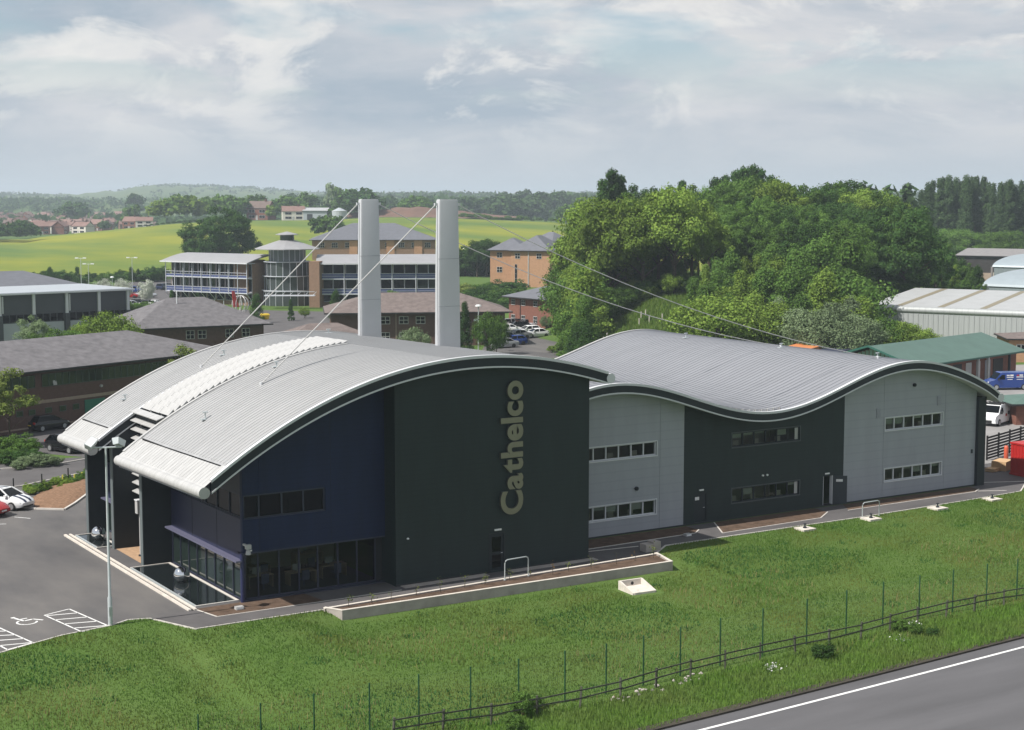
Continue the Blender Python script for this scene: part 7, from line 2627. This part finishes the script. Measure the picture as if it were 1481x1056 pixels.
def bank_grass():
    rg = np.random.default_rng(61)
    n = 42000
    P = []
    px, d = rg.uniform(830, 1020, n), rg.uniform(205, 250, n)
    dx = FW.x * FPX + RT.x * (px - CX)
    dy = FW.y * FPX + RT.y * (px - CX)
    l = np.hypot(dx, dy)
    X, Y = CAM.x + dx / l * d, CAM.y + dy / l * d
    Z = ter(X, Y)
    h = rg.uniform(.3, .8, n)
    a = rg.uniform(0, 6.28, n)
    w = .07
    V = np.stack([np.stack([X - np.cos(a) * w, Y - np.sin(a) * w, Z - .05], 1), np.stack([X + np.cos(a) * w, Y + np.sin(a) * w, Z - .05], 1), np.stack([X + rg.normal(0, .2, n), Y + rg.normal(0, .2, n), Z + h], 1)], 1).reshape(-1, 3)
    tag(link('bank_grass', np_mesh('bank_grass', V, np.arange(len(V)).reshape(-1, 3), leafmat('bank_blade', (.10, .19, .03), (.17, .23, .06), 0, .3))), kind='stuff')


bank_grass()

# ---- street lamps of the estate
def street_lamp(px, py, h, label, kind='double'):
    p = G(px, py)
    t = thing('street_lamp', label, 'street lamp', (p.x, p.y, 0), heading(1, 0), 'street lamps of the business park')
    if kind == 'arch':
        MB().tube([(0, 0, 0), (0, 0, h * .75), (-.2, 0, h * .88), (-.7, 0, h * .97), (-1.3, 0, h), (-2.0, 0, h * .98)], .07, 8).build('column', M_GALV, t, True)
        MB().hexa([(-2.5, -.14, h * .93), (-1.9, -.14, h * .95), (-1.9, .14, h * .95), (-2.5, .14, h * .93), (-2.5, -.1, h * .98), (-1.9, -.1, h), (-1.9, .1, h), (-2.5, .1, h * .98)]).build('lantern', M_LAMPW, t)
        return
    MB().tube([(0, 0, 0), (0, 0, h)], [.09, .06], 8).build('column', M_GALV, t)
    if kind == 'double':
        MB().tube([(-.9, 0, h + .1), (.9, 0, h + .1)], .05, 6).build('arm', M_GALV, t)
        for s in (-1, 1):
            MB().box(s * .9 - .35, -.2, h + .05, s * .9 + .35, .2, h + .3).build('lantern', M_LAMPW, t)
    else:
        MB().lathe([(.1, h), (.45, h + .1), (.35, h + .3), (.05, h + .35)], 10).build('lantern', M_LAMPW, t)


street_lamp(118, 425, 8.0, 'double headed street lamp at the left of the car park row')
street_lamp(129, 428, 7.0, 'double headed street lamp close right of the leftmost one')
street_lamp(192, 424, 8.0, 'double headed street lamp left of the balconied office')
street_lamp(163, 432, 4.5, 'short single street lamp in the office car park', 'single')
street_lamp(672, 392, 6.5, 'single street lamp just right of the front mast', 'single')
street_lamp(711, 512, 5.0, 'curved arm street lamp beside the leafy tree by the masts', 'arch')
street_lamp(692, 510, 6.5, 'straight street lamp left of the curved arm one', 'single')
p = G(690, 400)
for (px, py, lab) in ((690, 402, 'thin white post at the far car park'), (700, 396, 'low white post by the orange offices')):
    pass

# ---- verge shrubs, flowers, boulders and the lawn itself
for (px, py, h, lf, w, lab) in ((757, 1032, 1.15, L_MID, .8, 'leafy shrub growing through the rail fence'), (745, 1054, .75, L_MID, .9, 'bright shrub on the verge at the bottom edge'), (775, 1022, .7, L_MID, .8, 'small shrub on the lawn side of the rail fence'), (1190, 950, 0.8, L_DARK, 1.1, 'dark low shrub on the verge'), (1325, 917, .6, L_MID, 1.0, 'small shrub by the verge flowers'), (1300, 912, .7, L_MID, 1.0, 'shrub among the verge flowers'), (1348, 920, .5, L_DARK, 1.0, 'little dark shrub right of the verge flowers')):
    p = G(px, py, -1.15)
    p.z = float(ter(p.x, p.y))
    tree('bush', p, h, lf, 'bush', lab, None, w, 'bush')
for (px, py, lab, n) in ((1117, 972, 'clump of white flowers on the road verge', 60), (1320, 913, 'small white flower clump near the rail fence', 30), (1306, 934, 'tiny white flower clump above the road edge', 22)):
    p = G(px, py, -1.2)
    p.z = float(ter(p.x, p.y))
    t = thing('flower_clump', lab, 'flowers', p)
    V = leafquads((0, 0, .30), n, (.24, .24, .12), .05, RNG)
    link('blossom', np_mesh('blossom', V, np.arange(len(V)).reshape(-1, 4), leafmat('white_petal', (.72, .72, .70), (.6, .58, .6), 0)), t)
    V = leafquads((0, 0, .18), 90, (.30, .30, .12), .06, RNG)
    link('leaves', np_mesh('leaves', V, np.arange(len(V)).reshape(-1, 4), L_MID), t)
for i in range(26):
    x = random.uniform(9.2, 15.5)
    p = Vector((x, rail_y(x) + random.uniform(-.5, .35), 0))
    p.z = float(ter(p.x, p.y))
    m = MB().lathe([(.02, -.05), (random.uniform(.06, .13), .01), (random.uniform(.04, .1), .07), (.02, .10)], 7)
    o = m.build('stone', M_CONC)
    o.location = p
    o.rotation_euler = (0, 0, random.uniform(0, 6))
    tag(o, 'pale stone lying along the foot of the rail fence', 'stone', 'stones at the rail fence')


def blades(name, n, xr, yr, keep, h0, h1, w, m, seed, patch=0.0):
    rg = np.random.default_rng(seed)
    X = rg.uniform(*xr, n)
    Y = rg.uniform(*yr, n)
    k = keep(X, Y)
    X, Y = X[k], Y[k]
    Z = ter(X, Y, False)
    n = len(X)
    ht = rg.uniform(h0, h1, n) * (1 + patch * np.sin(X * .55 + np.sin(Y * .4) * 2) * np.cos(Y * .7 + X * .2))
    a = rg.uniform(0, 2 * np.pi, n)
    le = rg.uniform(0, .55, n) * ht
    b = rg.uniform(0, 2 * np.pi, n)
    wd = w * rg.uniform(.6, 1.4, n)
    dx, dy = np.cos(a) * wd, np.sin(a) * wd
    V = np.stack([np.stack([X - dx, Y - dy, Z - .02], 1), np.stack([X + dx, Y + dy, Z - .02], 1), np.stack([X + np.cos(b) * le, Y + np.sin(b) * le, Z + ht], 1)], 1).reshape(-1, 3)
    tag(link(name, np_mesh(name, V, np.arange(len(V)).reshape(-1, 3), m)), kind='stuff')


L_GRASS = leafmat('grass_blade', (.068, .142, .022), (.110, .192, .036), 0, .3, ((.155, .182, .044), .22))
L_GRASS2 = leafmat('verge_blade', (.105, .215, .030), (.165, .270, .055), 0, .35, ((.14, .20, .05), .3))
L_WEED = leafmat('weed_leaf', (.032, .108, .028), (.058, .150, .042), 0, .3)
L_DRY = leafmat('seed_head', (.20, .17, .08), (.27, .24, .10), 0, .2)


def on_lawn(X, Y):
    e = edge_y(X)
    hole = (X > 3.0 + (-4.5 - Y) * .5) & (X < 26.2) & (Y > -5.7 - (X - 3.5) * .0115)
    head = (np.abs(X - 21) < 1.15) & (np.abs(Y + 8.4) < 1.2)
    return (Y < e - .04) & ~hole & ~head


fy = lambda X: np.interp(X, [-20, 0, 10, 20, 30, 42, 60], [-21.6, -21.7, -21.9, -21.1, -20.4, -20.5, -21.2])
blades('lawn_grass', 330000, (-22, 72), (-22, -.5), lambda X, Y: on_lawn(X, Y) & (Y > fy(X)), .05, .14, .022, L_GRASS, 41, .3)
blades('verge_grass', 130000, (-12, 75), (-27.5, -18), lambda X, Y: (Y <= fy(X)) & (Y > road_y(X) + .15), .14, .34, .026, L_GRASS2, 42, .3)
blades('lawn_weeds', 60000, (-20, 66), (-22, -3), lambda X, Y: on_lawn(X, Y) & ((np.sin(X * .21 + 1.3) * np.cos(Y * .33 + X * .07) > .62) | (np.sin(X * .9 + Y * .35) * np.cos(Y * 1.1 - X * .3) > .82) | (((X - 33) / 5.5) ** 2 + ((Y + 8.5) / 2.6) ** 2 < 1) | (((X - 55) / 3.5) ** 2 + ((Y + 7) / 2.5) ** 2 < 1)), .07, .18, .035, L_WEED, 43)
blades('lawn_seed_heads', 9000, (-18, 60), (-22, -9), lambda X, Y: on_lawn(X, Y) & (np.sin(X * .3) * np.sin(Y * .5 + 1) > .1), .2, .38, .018, L_DRY, 44)
rg = np.random.default_rng(45)
n = 260
X, Y = rg.uniform(-14, 55, n), rg.uniform(-21.5, -8, n)
Z = ter(X, Y) + .26
P = np.stack([X, Y, Z], 1)
s = .06
V = np.stack([P + [-s, 0, 0], P + [0, -s, s * .5], P + [s, 0, 0], P + [0, s, -s * .5]], 1).reshape(-1, 3)
tag(link('lawn_flowers', np_mesh('lawn_flowers', V, np.arange(len(V)).reshape(-1, 4), leafmat('dandelion', (.50, .42, .05), (.52, .50, .40), 0, .2))), kind='stuff')

# ================================================================== AIR
hz = MB().box(-7600, -1500, -2.6, 9600, 10100, 92).build('haze', mat('haze_unused', (1, 1, 1)))
hm = bpy.data.materials.new('haze_air')
hm.use_nodes = True
N, L = hm.node_tree.nodes, hm.node_tree.links
N.clear()
ho = N.new('ShaderNodeOutputMaterial')
hv = N.new('ShaderNodeVolumePrincipled')
hv.inputs['Color'].default_value = (.78, .90, 1.0, 1)
hv.inputs['Density'].default_value = 0.00021
hv.inputs['Anisotropy'].default_value = 0.1
L.new(hv.outputs[0], ho.inputs['Volume'])
hz.data.materials.clear()
hz.data.materials.append(hm)
tag(hz, kind='stuff')
